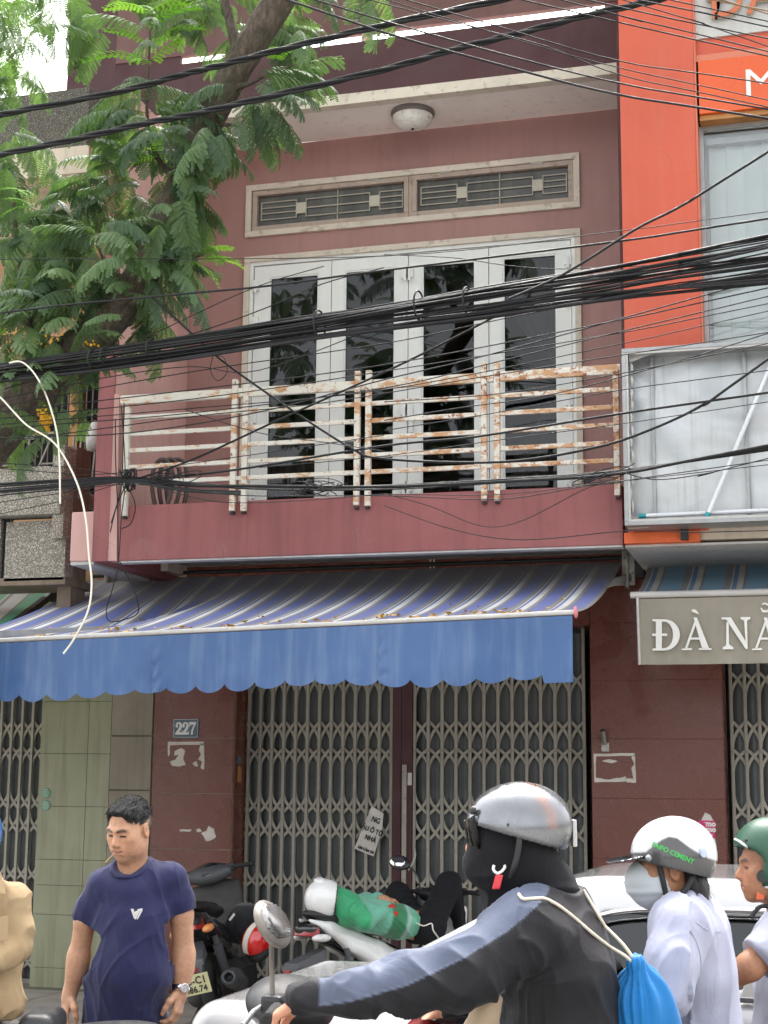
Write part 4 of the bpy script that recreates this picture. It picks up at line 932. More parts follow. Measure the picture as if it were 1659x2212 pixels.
for pts, th in (([(682, 0), (830, 45), (1090, 118), (1345, 181), (1659, 236)], 4), ([(622, 0), (830, 70), (1080, 140), (1330, 203), (1659, 256)], 5.5), ([(880, 0), (1080, 58), (1345, 133), (1659, 180)], 3), ([(800, 0), (980, 48), (1180, 100), (1345, 163), (1659, 231)], 2.6), ([(1130, 0), (1345, 50), (1659, 121)], 3.4), ([(1215, 0), (1345, 35), (1500, 72), (1659, 111)], 3), ([(1270, 0), (1450, 40), (1659, 83)], 3.2), ([(1380, 0), (1520, 28), (1659, 58)], 3.4), ([(1450, 0), (1659, 46)], 3), ([(1330, -5), (1500, 45), (1659, 100)], 2.6), ([(870, 10), (1130, 90), (1345, 148), (1659, 216)], 2.4)):
    wire(pts, -4.3, th, CABLEG, label=TL, group=TG, dy=.4)
wire([(1540, 0), (1600, 12), (1659, 30)], -4.3, 3, BRC, label='single brown cable above the orange letters', dy=.2)
wire([(1659, 328), (1480, 440), (1375, 494), (1255, 570), (1190, 606), (1100, 645)][::-1], -4.0, 6, label='stout black cable rising steeply from the bundle past the orange pillar')
wire([(0, 676), (150, 658), (415, 633), (575, 618), (830, 584), (1345, 520), (1659, 472)], -3.95, 5, label='single stout cable running level with the door tops')
MG = 'thin cables around the main bundle'; ML = 'thin black cable sagging across the balcony'
for pts, th in (([(0, 560), (100, 559), (830, 553), (1345, 498), (1659, 457)], 2), ([(830, 550), (980, 557), (1110, 575), (1255, 580), (1659, 560)], 2), ([(0, 843), (415, 721), (575, 665), (700, 612), (830, 578)], 2.6), ([(0, 792), (150, 790), (300, 735), (540, 625), (700, 575)], 2.2),
    ([(0, 878), (415, 803), (830, 742), (1080, 690), (1345, 638), (1659, 588)], 2.4), ([(0, 890), (415, 842), (830, 788), (1345, 690), (1659, 622)], 2.8), ([(0, 904), (415, 862), (830, 802), (1345, 718), (1659, 656)], 2.4), ([(0, 917), (415, 882), (830, 842), (1345, 742), (1659, 672)], 2.2), ([(0, 926), (415, 892), (830, 838), (1080, 780), (1345, 715), (1659, 640)], 2.6), ([(0, 946), (280, 935), (560, 890), (830, 820), (1080, 760), (1659, 600)], 3), ([(0, 956), (415, 900), (700, 870), (1080, 808), (1659, 718)], 2.4), ([(0, 862), (250, 812), (415, 792), (560, 800), (830, 700)], 2.2),
    ([(830, 868), (1080, 850), (1345, 806), (1659, 742)], 2.4), ([(830, 908), (1000, 880), (1200, 850), (1500, 770), (1659, 720)], 2.6), ([(400, 885), (560, 935), (700, 955), (830, 975)], 2.2), ([(830, 930), (1080, 890), (1345, 842), (1659, 800)], 2.2), ([(560, 1010), (830, 985), (1080, 950), (1345, 915), (1659, 868)], 2), ([(0, 1000), (150, 1010), (280, 1030)], 2), ([(0, 1012), (200, 1025), (420, 1000), (830, 940)], 2),
    ([(0, 1085), (140, 1064), (280, 1046), (520, 1070), (830, 1071), (1080, 1078), (1280, 1048), (1659, 994)], 2.2), ([(0, 1110), (120, 1085), (260, 1044)], 2), ([(330, 1050), (480, 1085), (700, 1078), (830, 1068), (1080, 1068), (1300, 1044), (1659, 1004)], 2), ([(830, 1066), (930, 1094), (1040, 1136), (1130, 1124), (1280, 1050), (1380, 1036)], 2), ([(830, 1092), (980, 1144), (1130, 1166), (1355, 1147), (1500, 1150), (1659, 1146)], 2.2), ([(1345, 1020), (1420, 1036), (1540, 1020), (1659, 990)], 2.4)):
    mx, my, ly, ry = max(p[0] for p in pts), sum(p[1] for p in pts)/len(pts), pts[0][1], pts[-1][1]
    if my < 700 and mx < 900: la, gr = 'thin cable rising out of the tree to meet the main bundle', 'cables out of the tree'
    elif my < 620: la, gr = 'hair-thin cable passing over the white door tops', 'cables over the door tops'
    elif my > 1055: la, gr = 'slack thin cable drooping over the maroon balcony slab', 'slack cables over the slab'
    elif mx < 900: la, gr = 'short thin cable running into the knotted bundle by the pink corner', 'cables into the knot'
    elif ry > 735: la, gr = 'thin black cable crossing the railing and the stripped sign box', 'cables over the sign box'
    else: la, gr = 'thin black cable fanning up from the railing to the shop window', 'cables fanning to the shop window'
    wire(pts, -3.7-.15*rnd.random(), th, CABLE if rnd.random() < .7 else CABLEG, label=la, group=gr)
for pts, th, la in (([(280, 1038), (500, 1016), (830, 963), (1030, 943), (1345, 893), (1659, 848)], 5.5, 'stout cable rising from the knotted bundle across the sign box'), ([(330, 643), (415, 721), (470, 771), (575, 848), (750, 963), (830, 991), (1080, 998), (1280, 968), (1405, 928), (1530, 868), (1659, 776)], 6, 'heavy cable falling diagonally from the tree and sweeping up to the right'), ([(280, 1040), (415, 993), (600, 908), (830, 804), (955, 743), (1080, 678)], 5, 'doubled stout cable climbing from the knot to the main bundle')):
    wire(pts, -3.62, th, label=la)
VG = 'thin wires hanging down the pink corner'; VL = 'thin grey wire hanging down the pink balcony corner'
for pts in ([(262, 880), (268, 960), (270, 1045), (262, 1120), (256, 1212), (245, 1265), (230, 1317), (237, 1342), (270, 1338), (297, 1325), (297, 1298), (280, 1255), (258, 1212)], [(249, 905), (250, 1000), (254, 1100), (255, 1210)], [(270, 1050), (250, 1100), (238, 1150)], [(275, 1050), (292, 1090), (283, 1130), (262, 1142)], [(268, 870), (266, 950), (262, 1050), (240, 1130)]):
    wire(pts, -1.47, 2.6, CABLEG, name='hanging_wire', label=VL, group=VG, ext=False, dy=-.35 if len(pts) > 6 else 0)
wire([(20, 784), (47, 782), (75, 808), (100, 855), (120, 920), (128, 985), (130, 1088)], -3.95, 4.2, WCAB, name='hanging_wire', label='white wire drooping from the bundle and ending in mid air', ext=False)
wire([(-30, 840), (0, 858), (30, 890), (60, 920), (120, 960), (165, 1040), (185, 1120), (192, 1200), (198, 1260), (190, 1320), (160, 1380), (137, 1412)], -3.9, 4.6, WCAB, name='hanging_wire', label='long white wire hanging loose in front of the striped awning', ext=False)
wire([(460, 770), (455, 800), (470, 822), (490, 805), (485, 775), (470, 768)], -3.7, 2, CABLEG, name='hanging_wire', label='small loop of wire under the main bundle', ext=False)
# ------------------------------------------------------------------ street tree with feathery double-pinnate leaves
def mat_leaf(name, a, b, c):
    t = NT(name); oi = t.n('ShaderNodeObjectInfo')
    f = t.math('ADD', t.math('MULTIPLY', oi.outputs['Random'], .75), t.math('MULTIPLY', t.noise(6, 3), .3))
    col = t.ramp(f, [(.1, a), (.55, b), (.95, c)])
    t.set(Base_Color=col, Roughness=.5, Specular_IOR_Level=.35)
    tl = t.n('ShaderNodeBsdfTranslucent'); t.l(t.mix(1., col, (1.25, 1.45, .55), 'MULTIPLY'), tl.inputs['Color'])
    mx = t.n('ShaderNodeMixShader'); mx.inputs[0].default_value = .38; t.l(t.b.outputs[0], mx.inputs[1]); t.l(tl.outputs[0], mx.inputs[2]); t.l(mx.outputs[0], t.out.inputs['Surface']); return t.m
LEAF = mat_leaf('feather_leaf', (.060, .100, .062), (.100, .165, .085), (.140, .215, .088)); YOUNG = mat_leaf('young_leaf', (.12, .27, .035), (.17, .36, .04), (.24, .42, .06))
def frond(seed, n=11, L=.46, pl=.135, droop=.75, curl=.25, young=False):
    """one leaf: rachis along +x, pinnae hanging to both sides, each a comb of leaflets"""
    r = random.Random(seed); V = []; F = []
    def q(a, b, c, d): i = len(V); V.extend([tuple(a), tuple(b), tuple(c), tuple(d)]); F.append((i, i+1, i+2, i+3))
    def pos(t): return Vector((L*t, .02*math.sin(t*3+seed), .05*math.sin(t*2.4)-curl*L*t*t))
    for i in range(10):
        a, b = pos(i/10), pos((i+1)/10); w = .0028*(1-.6*i/10); q(a+Vector((0, -w, 0)), b+Vector((0, -w, 0)), b+Vector((0, w, 0)), a+Vector((0, w, 0))); q(a+Vector((0, 0, -w)), b+Vector((0, 0, -w)), b+Vector((0, 0, w)), a+Vector((0, 0, w)))
    for k in range(n):
        t = .16+.84*k/(n-1); p = pos(t); ll = pl*(1-.5*abs(t-.5)**1.6*2.2)*r.uniform(.85, 1.08)
        if k == n-1: ll *= .8
        for s in (1, -1):
            sweep = .35+.5*t+r.uniform(-.1, .1); dr = droop*r.uniform(.7, 1.25)
            if young: dr *= .5
            d = Vector((math.sin(sweep), s*math.cos(sweep), 0)); m = 11
            side = Vector((0, 0, 1)).cross(d).normalized(); pts = []
            for j in range(m+1):
                u = j/m; pts.append(p+d*ll*(u-.12*dr*u*u)+Vector((0, 0, -dr*ll*(.35*u+.75*u*u))))
            for j in range(m):
                u = (j+.5)/m; c = (pts[j]+pts[j+1])/2; tg = (pts[j+1]-pts[j])*.47; wd = (.0148 if not young else .012)*(1-.45*(2*u-1)**4)*(.6 if j in (0,) else 1)
                nrm = tg.cross(side).normalized()
                for z in (1, -1):
                    e = side*z*wd+tg*.75-nrm*wd*.25*r.uniform(.2, 1.5)
                    q(c-tg, c+tg, c+tg*.72+e, c-tg*.55+e)
    me = bpy.data.meshes.new('leaf'); me.from_pydata(V, [], F); me.update(); return me
FR = [frond(i, 13+i % 4, .40+.05*(i % 3), .108+.012*(i % 3), .55+.22*(i % 4), .10+.14*(i % 4)) for i in range(9)]
FY = [frond(20+i, 10, .30+.05*i, .09, .45, .0+.2*i, True) for i in range(3)]
for m_ in FR: m_.materials.append(LEAF)
for m_ in FY: m_.materials.append(YOUNG)
TY = -3.2
tree = thing('street_tree', 'leaning street tree with feathery leaves in front of the pebble-dash house', 'tree', tuple(P(-230, 2350, TY)*np.array([1, 1, 0])+np.array([0, 0, .0])))
TO = np.array(tree.location)
def mat_bark():
    t = NT('bark'); n = t.noise(26, 9, mscale=(1.3, 1.3, .5), rough=.75); f = t.noise(3, 5)
    c = t.ramp(n, [(.3, (.035, .026, .02)), (.5, (.12, .092, .07)), (.7, (.25, .18, .125))]); c = t.mix(t.ramp(f, [(.5, 0.), (.7, .6)]), c, (.05, .065, .03))
    t.set(Base_Color=c, Roughness=.9); t.bump(n, 1., .05); return t.m
BARK = mat_bark()
def tubeP(pts, Y=TY, n=14, jit=0., seed=0):
    c = spline([P(a, b, Y)-TO for a, b, r in pts], 6); rr_ = spline([(r, 0, 0) for a, b, r in pts], 6); rs = [x[0]*(1+jit*math.sin(i*1.7+seed)) for i, x in enumerate(rr_)]
    return MB().tube(c, rs, n)
TRK = [(-230, 2345, .34), (-232, 2000, .28), (-225, 1600, .26), (-190, 1300, .22), (-110, 1070, .19), (0, 925, .165), (110, 812, .15), (230, 700, .135), (310, 592, .12), (355, 480, .108), (395, 385, .098), (445, 270, .098), (508, 160, .10), (572, 55, .105), (640, -60, .10), (720, -220, .09)]
def bark_tube(name, pts, n=44, amp=.5):
    """rough stem: ridged noise that runs along the stem"""
    c = [np.array(p) for p in spline([P(a, b, TY)-TO for a, b, r in pts], 16)]; rr_ = [x[0] for x in spline([(r, 0, 0) for a, b, r in pts], 16)]; vs = []; L = 0.; prev = None
    for i, p in enumerate(c):
        d = c[min(i+1, len(c)-1)]-c[max(i-1, 0)]; d /= np.linalg.norm(d); x = np.cross(d, [0, 1, 0]) if prev is None else prev-d*(prev@d); x /= np.linalg.norm(x); prev = x; y = np.cross(d, x)
        if i: L += np.linalg.norm(p-c[i-1])
        a = np.linspace(0, 2*np.pi, n, endpoint=False); q = np.stack([np.cos(a)*2.6, np.sin(a)*2.6, np.full(n, L*3.2)], 1); q2 = np.stack([np.cos(a)*7, np.sin(a)*7, np.full(n, L*9.)], 1); q3 = np.stack([np.cos(a)*1.1, np.sin(a)*1.1, np.full(n, L*2.2+7)], 1)
        r = rr_[i]*(1-.10*np.abs(vnoise(q, 1.))-.07*np.abs(vnoise(q2, 1.))+.14*vnoise(q3, 1.)); vs += [p+(x*math.cos(t)+y*math.sin(t))*rk for t, rk in zip(a, r)]
    m = len(c); return put(name, fast_mesh(name, np.array(vs), np.array([(i*n+k, i*n+(k+1) % n, (i+1)*n+(k+1) % n, (i+1)*n+k) for i in range(m-1) for k in range(n)])), BARK, tree)
bark_tube('trunk', TRK)
for pts in ([(395, 400, .03), (340, 340, .018), (318, 250, .012), (322, 120, .008), (326, 20, .005)], [(500, 190, .03), (540, 180, .016), (580, 160, .01), (640, 140, .006)], [(300, 620, .03), (250, 590, .018), (215, 540, .01), (217, 470, .006)], [(110, 812, .05), (60, 700, .03), (40, 560, .02), (30, 430, .012)], [(520, 130, .05), (500, 60, .035), (480, -40, .03)], [(330, 560, .03), (400, 560, .012), (440, 550, .007)], [(60, 700, .02), (95, 640, .012), (100, 560, .008)], [(445, 270, .02), (500, 270, .012), (530, 280, .006)]):
    put('limb', tubeP(pts, TY-.02, 8).mesh('limb'), BARK, tree)
rnd = random.Random(23); CNT = [0]; RV, RQ = [], []
def leaf_at(px, py, dY, az, el, roll=0., s=1., young=False, stuff=False):
    """az: heading in the picture plane (0 = right, 180 = left, 90 = away), el: rise"""
    b = P(px, py, TY+dY)-TO; a = R(az); e = R(el)
    d = Vector((_c*math.cos(a)*math.cos(e)-_s*math.sin(a)*math.cos(e), _s*math.cos(a)*math.cos(e)+_c*math.sin(a)*math.cos(e), math.sin(e)))
    up = Vector((0, 0, 1)); y = up.cross(d).normalized(); z = d.cross(y)
    s *= .86; m = Matrix((d, y, z)).transposed().to_4x4() @ Matrix.Rotation(R(roll), 4, 'X') @ Matrix.Scale(s, 4); m.translation = Vector(b)
    me = rnd.choice(FY if young else FR)
    if stuff or CNT[0] >= 298:
        v = np.empty(len(me.vertices)*3, np.float32); me.vertices.foreach_get('co', v); v = v.reshape(-1, 3); M3 = np.array(m)
        off = sum(len(x) for x in RV); RV.append(v @ M3[:3, :3].T+M3[:3, 3]); f = np.empty(len(me.loops), np.int32); me.loops.foreach_get('vertex_index', f); RQ.append(f.reshape(-1, 4)+off)
    else:
        o = put('leaf', me, None, tree); o.matrix_local = m; CNT[0] += 1
def cluster(px, py, dY, n, spread=40, az=None, el=(-25, 25), s=(.75, 1.1), young=False, stuff=False, daz=70):
    for k in range(max(2, int(n*(1.2 if n > 4 else 1.)+.5))):
        A = rnd.uniform(0, 360) if az is None else az+rnd.uniform(-daz, daz)
        leaf_at(px+rnd.uniform(-spread, spread), py+rnd.uniform(-spread, spread), dY+rnd.uniform(-.25, .25), A, rnd.uniform(*el), rnd.uniform(-15, 15), rnd.uniform(*s), young, stuff)
# leading shoot: pairs of leaves up the stem
for y, dl, yo in ((25, 0, 1), (60, 6, 1), (95, 3, 1), (135, 0, 1), (180, 2, 0), (215, 0, 0), (250, -4, 0), (285, 0, 0)):
    x = 322-(y-20)*.01
    for az in (0, 180):
        leaf_at(x, y+dl, -.05, az+rnd.uniform(-28, 28), rnd.uniform(8, 30) if yo else rnd.uniform(-12, 14), 0, rnd.uniform(.85, 1.1) if not yo else rnd.uniform(.9, 1.2), bool(yo) and rnd.random() < .75)
    leaf_at(x, y+8, -.1, rnd.uniform(240, 300), rnd.uniform(-25, 10), 0, .8, bool(yo) and rnd.random() < .5)
cluster(270, 250, 0, 5, 25, 180, (-25, 5)); cluster(360, 225, 0, 5, 25, 0, (-25, 5)); cluster(300, 320, .15, 10, 50); cluster(250, 380, .25, 10, 55, 200, (-40, 5)); cluster(340, 300, -.2, 5, 30, 270, (-50, 0), young=False)
cluster(330, 330, -.3, 4, 15, 270, (-10, 35), (.55, .7), True, daz=100); cluster(420, 300, -.1, 7, 35, 0, (-60, -15)); cluster(480, 270, 0, 7, 30, 0, (-75, -25)); cluster(370, 400, -.15, 8, 40, 0, (-70, -10), daz=90)
# right of the trunk
cluster(570, 165, -.1, 6, 20, 0, (-5, 25), daz=30); cluster(560, 190, -.1, 5, 25, 0, (-35, -5), daz=50); cluster(540, 210, 0, 5, 25, 0, (-65, -25)); cluster(500, 205, -.15, 4, 25, 180, (-15, 10), daz=40); cluster(590, 130, -.1, 3, 15, 60, (5, 40), (.5, .7), True)
cluster(600, 70, .3, 5, 40, 0, (-40, 10)); cluster(450, 10, .4, 9, 60, None, (-40, 0)); cluster(640, 10, .5, 5, 60, None, (-60, -20)); cluster(210, 40, .35, 6, 30, 180, (-70, -30), (.8, 1)); cluster(760, -20, .5, 4, 50, None, (-70, -30)); cluster(550, 40, .6, 5, 60, None, (-40, 10))
# middle
cluster(215, 500, -.25, 4, 14, 180, (0, 22), (.9, 1.1), daz=40); cluster(225, 495, -.25, 4, 14, 0, (0, 25), (.8, 1.05), daz=40); cluster(220, 520, -.3, 4, 20, 270, (-45, -5)); cluster(330, 545, -.15, 6, 25, 0, (-15, 12), daz=40); cluster(410, 560, -.1, 4, 20, 0, (-25, 15), (.8, 1), True, daz=40)
cluster(170, 560, -.1, 7, 40, 200, (-35, 0)); cluster(240, 620, 0, 12, 60, None, (-65, -15)); cluster(320, 600, 0, 6, 35, 0, (-45, -5)); cluster(130, 650, 0, 8, 50, 200, (-45, 0)); cluster(280, 670, .1, 4, 40, None, (-55, -10)); cluster(200, 700, .1, 7, 40, None, (-70, -30)); cluster(360, 580, -.1, 4, 20, 0, (-45, -10), daz=35)
# left edge
cluster(60, 440, -.3, 4, 20, None, (-25, 15), (.7, .95), True); cluster(60, 470, -.1, 8, 45, None, (-60, 0)); cluster(25, 380, 0, 6, 30, 150, (-50, 10)); cluster(40, 560, 0, 8, 45, None, (-60, -10)); cluster(20, 300, .1, 6, 30, 40, (-60, 5)); cluster(90, 620, -.2, 5, 25, 200, (-25, 10)); cluster(20, 700, -.2, 4, 20, 200, (-10, 20), (.7, .9), True); cluster(60, 735, -.2, 6, 35, None, (-40, 5)); cluster(130, 500, .2, 8, 50); cluster(0, 620, -.1, 3, 15, 0, (0, 25), (.6, .8), True)
cluster(170, 430, .35, 8, 45, None, (-45, 5)); cluster(280, 450, .3, 8, 50, None, (-60, -10)); cluster(20, 500, .4, 6, 40)
cluster(350, 470, -.3, 5, 30, None, (-50, 10)); cluster(400, 390, -.3, 4, 25, 0, (-60, 0)); cluster(280, 590, -.35, 5, 40, None, (-40, 5)); cluster(120, 770, -.3, 4, 40, None, (-50, 10), (.6, .9)); cluster(160, 700, -.3, 5, 45, None, (-45, 5)); cluster(440, 290, -.3, 4, 30, None, (-50, 10))
# low sprigs below the bundle
cluster(185, 895, -.1, 2, 12, 180, (-40, -10), (.5, .65)); cluster(215, 895, -.1, 2, 8, 180, (-30, 0), (.45, .55), True); cluster(130, 880, -.1, 3, 20, 250, (-70, -30), (.6, .8)); cluster(70, 940, .05, 4, 25, 200, (-60, -10), (.6, .9)); cluster(40, 760, -.2, 4, 25, None, (-40, 20), (.6, .9))
cluster(60, 820, -.3, 5, 45, None, (-45, 10), (.6, .9)); cluster(150, 760, -.3, 5, 40, None, (-45, 10), (.6, .9)); cluster(20, 880, -.3, 4, 35, None, (-50, 5), (.6, .85)); cluster(250, 660, -.3, 4, 30, None, (-40, 10))
# crown above and behind, seen against the sky: too many to pick apart
for k in range(140):
    if k < 78: px, py = rnd.uniform(-120, 95), rnd.uniform(-90, 215)
    else: px, py = rnd.uniform(150, 700), rnd.uniform(-230, -15)
    if px > 60 and py > 120 and k < 78: continue
    leaf_at(px, py, rnd.uniform(-.2, 1.1), rnd.uniform(0, 360), rnd.uniform(-55, 20), rnd.uniform(-40, 40), rnd.uniform(.7, 1.1), False, True)
for k in range(26):
    leaf_at(rnd.uniform(30, 400), rnd.uniform(280, 700), rnd.uniform(.25, .6), rnd.uniform(0, 360), rnd.uniform(-60, 0), 0, rnd.uniform(.8, 1.1), False, True)
# the crown spreads over the street above the picture
def plain_frond():
    V, F = [], []
    for k in range(9):
        x = .08+.4*k/8; z = -.25*x*x
        for q in (1, -1):
            i = len(V); V += [(x-.012, 0, z), (x+.02, 0, z), (x+.075, q*.12, z-.07), (x+.035, q*.13, z-.08)]; F.append((i, i+1, i+2, i+3))
    return np.array(V), np.array(F)
pV, pF = plain_frond(); rc = np.random.RandomState(8); off = sum(len(x) for x in RV)
for k in range(160):
    c = np.array([rc.uniform(-6.5, -.5), rc.uniform(-4.8, -2.4), rc.uniform(8.9, 10.2)])
    m = np.array(Euler((rc.uniform(-.6, .6), rc.uniform(-.3, .7), rc.uniform(0, 6.28))).to_matrix()); RV.append((pV*1.2) @ m.T+c-TO); RQ.append(pF+off); off += len(pV)
cr = put('crown', fast_mesh('crown', np.concatenate(RV), np.concatenate(RQ), False), LEAF, tree); tag(cr, kind='stuff')
# yellow blossom
YF = M('yellow_blossom', (.78, .42, .015), .6, .2, 30, 0); r2 = random.Random(3)
def blossom(px, py, n, sx, sy, Y=TY-.3):
    c = P(px, py, Y)-TO; m = MB()
    for _ in range(n):
        b = Vector(c)+Vector((r2.gauss(0, sx), r2.gauss(0, sx), r2.gauss(0, sy))); a = r2.uniform(0, 6.28); d = Vector((math.cos(a), r2.uniform(-.6, .6), math.sin(a)))*.02; e = d.cross(Vector((0, 1, .3))).normalized()*.011
        m.add([b, b+d*.6+e, b+d, b+d*.6-e], [(0, 1, 2, 3)])
    return tag(m.build('blossom', YF, tree, fix=False), kind='stuff')
blossom(97, 908, 170, .022, .035); blossom(75, 738, 26, .06, .025); blossom(105, 745, 14, .04, .02); blossom(195, 742, 8, .03, .01)
# ------------------------------------------------------------------ motorbikes
RUB = M('tyre_rubber', (.018, .018, .018), .8, .2, 8, .3, 60); BPL = M('black_plastic', (.020, .020, .022), .45, .25, 6, .12, 90); BGL = M('black_gloss', (.012, .012, .013), .16, .2, 4, .0, 40, coat=.8)
GPL = M('grey_plastic', (.075, .078, .085), .5, .15, 6, .15, 120); WGL = M('white_gloss', (.70, .70, .69), .22, .05, 3, .0, 40, coat=.6, streak=.12, sc=(.55, .53, .50)); CHR = M('chrome', (.72, .72, .72), .12, .08, 6, .0, 40, metal=1.)
REDL = M('red_lens', (.28, .012, .015), .18, .2, 30, .1, 80, coat=.5); AMB = M('amber_lens', (.75, .30, .10), .2, .2, 30, .1, 80, coat=.5); CLR = M('clear_lens', (.62, .62, .60), .15, .2, 30, .1, 60, coat=.6); SEATM = M('seat_vinyl', (.016, .016, .017), .42, .25, 9, .25, 120)
MIRM = M('mirror_glass', (.9, .9, .9), .02, .02, 2, 0, metal=1., rv=.01); DSH = M('dash_glass', (.02, .022, .026), .08, .2, 4, 0, coat=1.); DUST = M('dusty_black', (.055, .052, .05), .7, .3, 5, .2, 60)
_bk = {}
def meshes_of_scooter():
    """shared part meshes; local x forward, y left, z up, origin on the ground under the rear axle"""
    if _bk: return _bk
    def S(lo, hi, h=.009): return SDF(lo, hi, h)
    def keep(n, s, relax=1): V, Q = s.net(relax); _bk[n] = fast_mesh(n, V, Q)
    for s_, nm in ((1, 'side_panel_l'), (-1, 'side_panel_r')):
        s = S((-.5, -.25, .3), (.62, .25, .95)); pts = [(-.46, .045, .86), (-.28, .080, .80), (-.08, .095, .70), (.14, .09, .60), (.34, .085, .52), (.50, .08, .44)]
        s.chain([(x, s_*y, z) for x, y, z in pts], [.012, .045, .080, .105, .10, .05], .03)
        s.plane((0, s_*.045, 0), (0, -s_, 0)); s.plane((0, s_*.165, .6), (0, s_, .25), .03); keep(nm, s)
    s = S((-.55, -.2, .5), (.5, .2, .95)); s.chain([(-.46, 0, .80), (-.25, 0, .76), (0, 0, .68), (.4, 0, .55)], [.04, .075, .10, .10], .04); s.ell((-.42, 0, .80), (.11, .09, .05), k=.03); keep('tail', s)
    s = S((-.55, -.25, .6), (.62, .25, 1.0)); s.ell((-.20, 0, .865), (.27, .125, .05), Frame((0, 0, 0)).rot('Y', 9).R, .05); s.ell((.05, 0, .815), (.2, .14, .06), k=.06); s.ell((.28, 0, .775), (.22, .135, .055), Frame((0, 0, 0)).rot('Y', 7).R, .06); keep('seat', s)
    s = S((-.1, -.3, .05), (.65, .3, .6)); s.chain([(0, .11, .27), (.25, .10, .30), (.5, .03, .34)], [.075, .10, .10], .03).chain([(.1, -.04, .30), (.4, -.05, .36)], [.10, .12], .03); keep('engine', s)
    s = S((-.5, -.3, .1), (.5, -.05, .55)); s.chain([(-.42, -.19, .40), (-.2, -.185, .36), (.08, -.175, .29), (.3, -.14, .22)], [.055, .068, .058, .02], .02); s.cone((-.5, -.193, .413), (-.40, -.19, .398), .03, .03, 0, 'sub'); keep('muffler', s)
    s = S((.68, -.3, .2), (1.2, .3, 1.0)); s.rbox((.93, 0, .60), (.035, .19, .33), Frame((0, 0, 0)).rot('Y', 14).R, .03, .02); s.ell((1.0, 0, .80), (.09, .17, .15), Frame((0, 0, 0)).rot('Y', 14).R, .05); s.rbox((.80, 0, .33), (.14, .15, .035), None, .02, .05); keep('apron', s)
    s = S((.4, -.25, .25), (.9, .25, .45)); s.rbox((.63, 0, .34), (.22, .15, .03), None, .015, 0); keep('floorboard', s)
    s = S((.7, -.3, .85), (1.15, .3, 1.2)); s.ell((.93, 0, 1.0), (.11, .17, .07), Frame((0, 0, 0)).rot('Y', -18).R, .03); s.cone((.90, -.15, 1.0), (.90, .15, 1.0), .045, .045, .03); keep('handlebar_cover', s)
    s = S((.9, -.15, .2), (1.7, .15, .8)); s.ell((1.27, 0, .33), (.34, .075, .30), k=.02); s.ell((1.28, 0, .28), (.30, .2, .275), k=.01, mode='sub'); s.plane((1.28, 0, .36), (-.25, 0, -1)); keep('front_fender', s)
    m = MB().lathe((0, 0, 0), (0, 1, 0), [(-.03, .20), (-.045, .225), (-.042, .255), (-.02, .272), (.02, .272), (.042, .255), (.045, .225), (.03, .20)], 30); _bk['tyre'] = m.mesh('tyre')
    m = MB().lathe((0, 0, 0), (0, 1, 0), [(-.035, .19), (-.03, .215), (.03, .215), (.035, .19), (.02, .185), (-.02, .185)], 30)
    for k in range(5):
        a = k*1.2566; m.bar((.04*math.cos(a), 0, .04*math.sin(a)), (.19*math.cos(a), 0, .19*math.sin(a)), .03, .03, (0, 1, 0))
    m.lathe((0, 0, 0), (0, 1, 0), [(-.05, .045), (.05, .045)], 14); _bk['rim'] = m.mesh('rim')
    for s_, nm in ((1, 'grip_l'), (-1, 'grip_r')):
        _bk[nm] = MB().tube([(.90, s_*.14, 1.005), (.875, s_*.22, 1.02), (.835, s_*.36, 1.015)], [.016, .0175, .0175], 10).lathe((.835, s_*.36, 1.015), (-.2, s_, 0), [(0, .020), (.018, .020), (.02, .012)], 10).mesh(nm)
        _bk['lever'+nm[-2:]] = MB().tube([(.93, s_*.17, 1.02), (.925, s_*.25, 1.015), (.895, s_*.38, 1.0)], [.008, .007, .008], 8).mesh('lever')
        _bk['switch'+nm[-2:]] = MB().box(.868, .925, *sorted((s_*.15, s_*.215)), .99, 1.05).mesh('switch_pod', .012)
        _bk['stalk'+nm[-2:]] = MB().tube(spline([(.90, s_*.19, 1.04), (.90, s_*.20, 1.12), (.88, s_*.25, 1.19), (.855, s_*.30, 1.215)], 4), .0065, 8).mesh('mirror_stalk')
        s = S((.75, -.5, 1.1), (.95, .5, 1.35), .006); s.ell((.842, s_*.335, 1.235), (.024, .095, .060), Frame((0, 0, 0)).rot('X', s_*14).rot('Y', 24).R, 0); keep('mirror'+nm[-2:], s)
        s = S((.75, -.5, 1.1), (.95, .5, 1.35), .006); s.ell((.836, s_*.335, 1.238), (.026, .088, .054), Frame((0, 0, 0)).rot('X', s_*14).rot('Y', 24).R, 0); s.plane((.826, 0, 1.238), (.914, 0, -.407)); keep('mirror_glass'+nm[-2:], s)
        _bk['signal'+nm[-2:]] = (lambda q: (q.ell((-.40, s_*.115, .74), (.075, .03, .028), Frame((0, 0, 0)).rot('Z', s_*18).R, 0), q.net(1))[1])(S((-.55, -.25, .6), (-.2, .25, .9), .006))
        V, Q = _bk['signal'+nm[-2:]]; _bk['signal'+nm[-2:]] = fast_mesh('signal', V, Q)
    _bk['tail_light'] = MB().hexa([(-.515, -.055, .755), (-.40, -.10, .745), (-.40, .10, .745), (-.515, .055, .755)], [(-.505, -.05, .80), (-.40, -.095, .815), (-.40, .095, .815), (-.505, .05, .80)]).mesh('tail_light', .008)
    _bk['rear_fender'] = MB().hexa([(-.30, -.06, .56), (-.30, .06, .56), (-.60, .075, .535), (-.60, -.075, .535)], [(-.30, -.05, .66), (-.30, .05, .66), (-.58, .07, .575), (-.58, -.07, .575)]).hexa([(-.545, -.055, .40), (-.545, .055, .40), (-.61, .05, .44), (-.61, -.05, .44)], [(-.50, -.06, .56), (-.50, .06, .56), (-.60, .065, .555), (-.60, -.065, .555)]).mesh('rear_fender', .008)
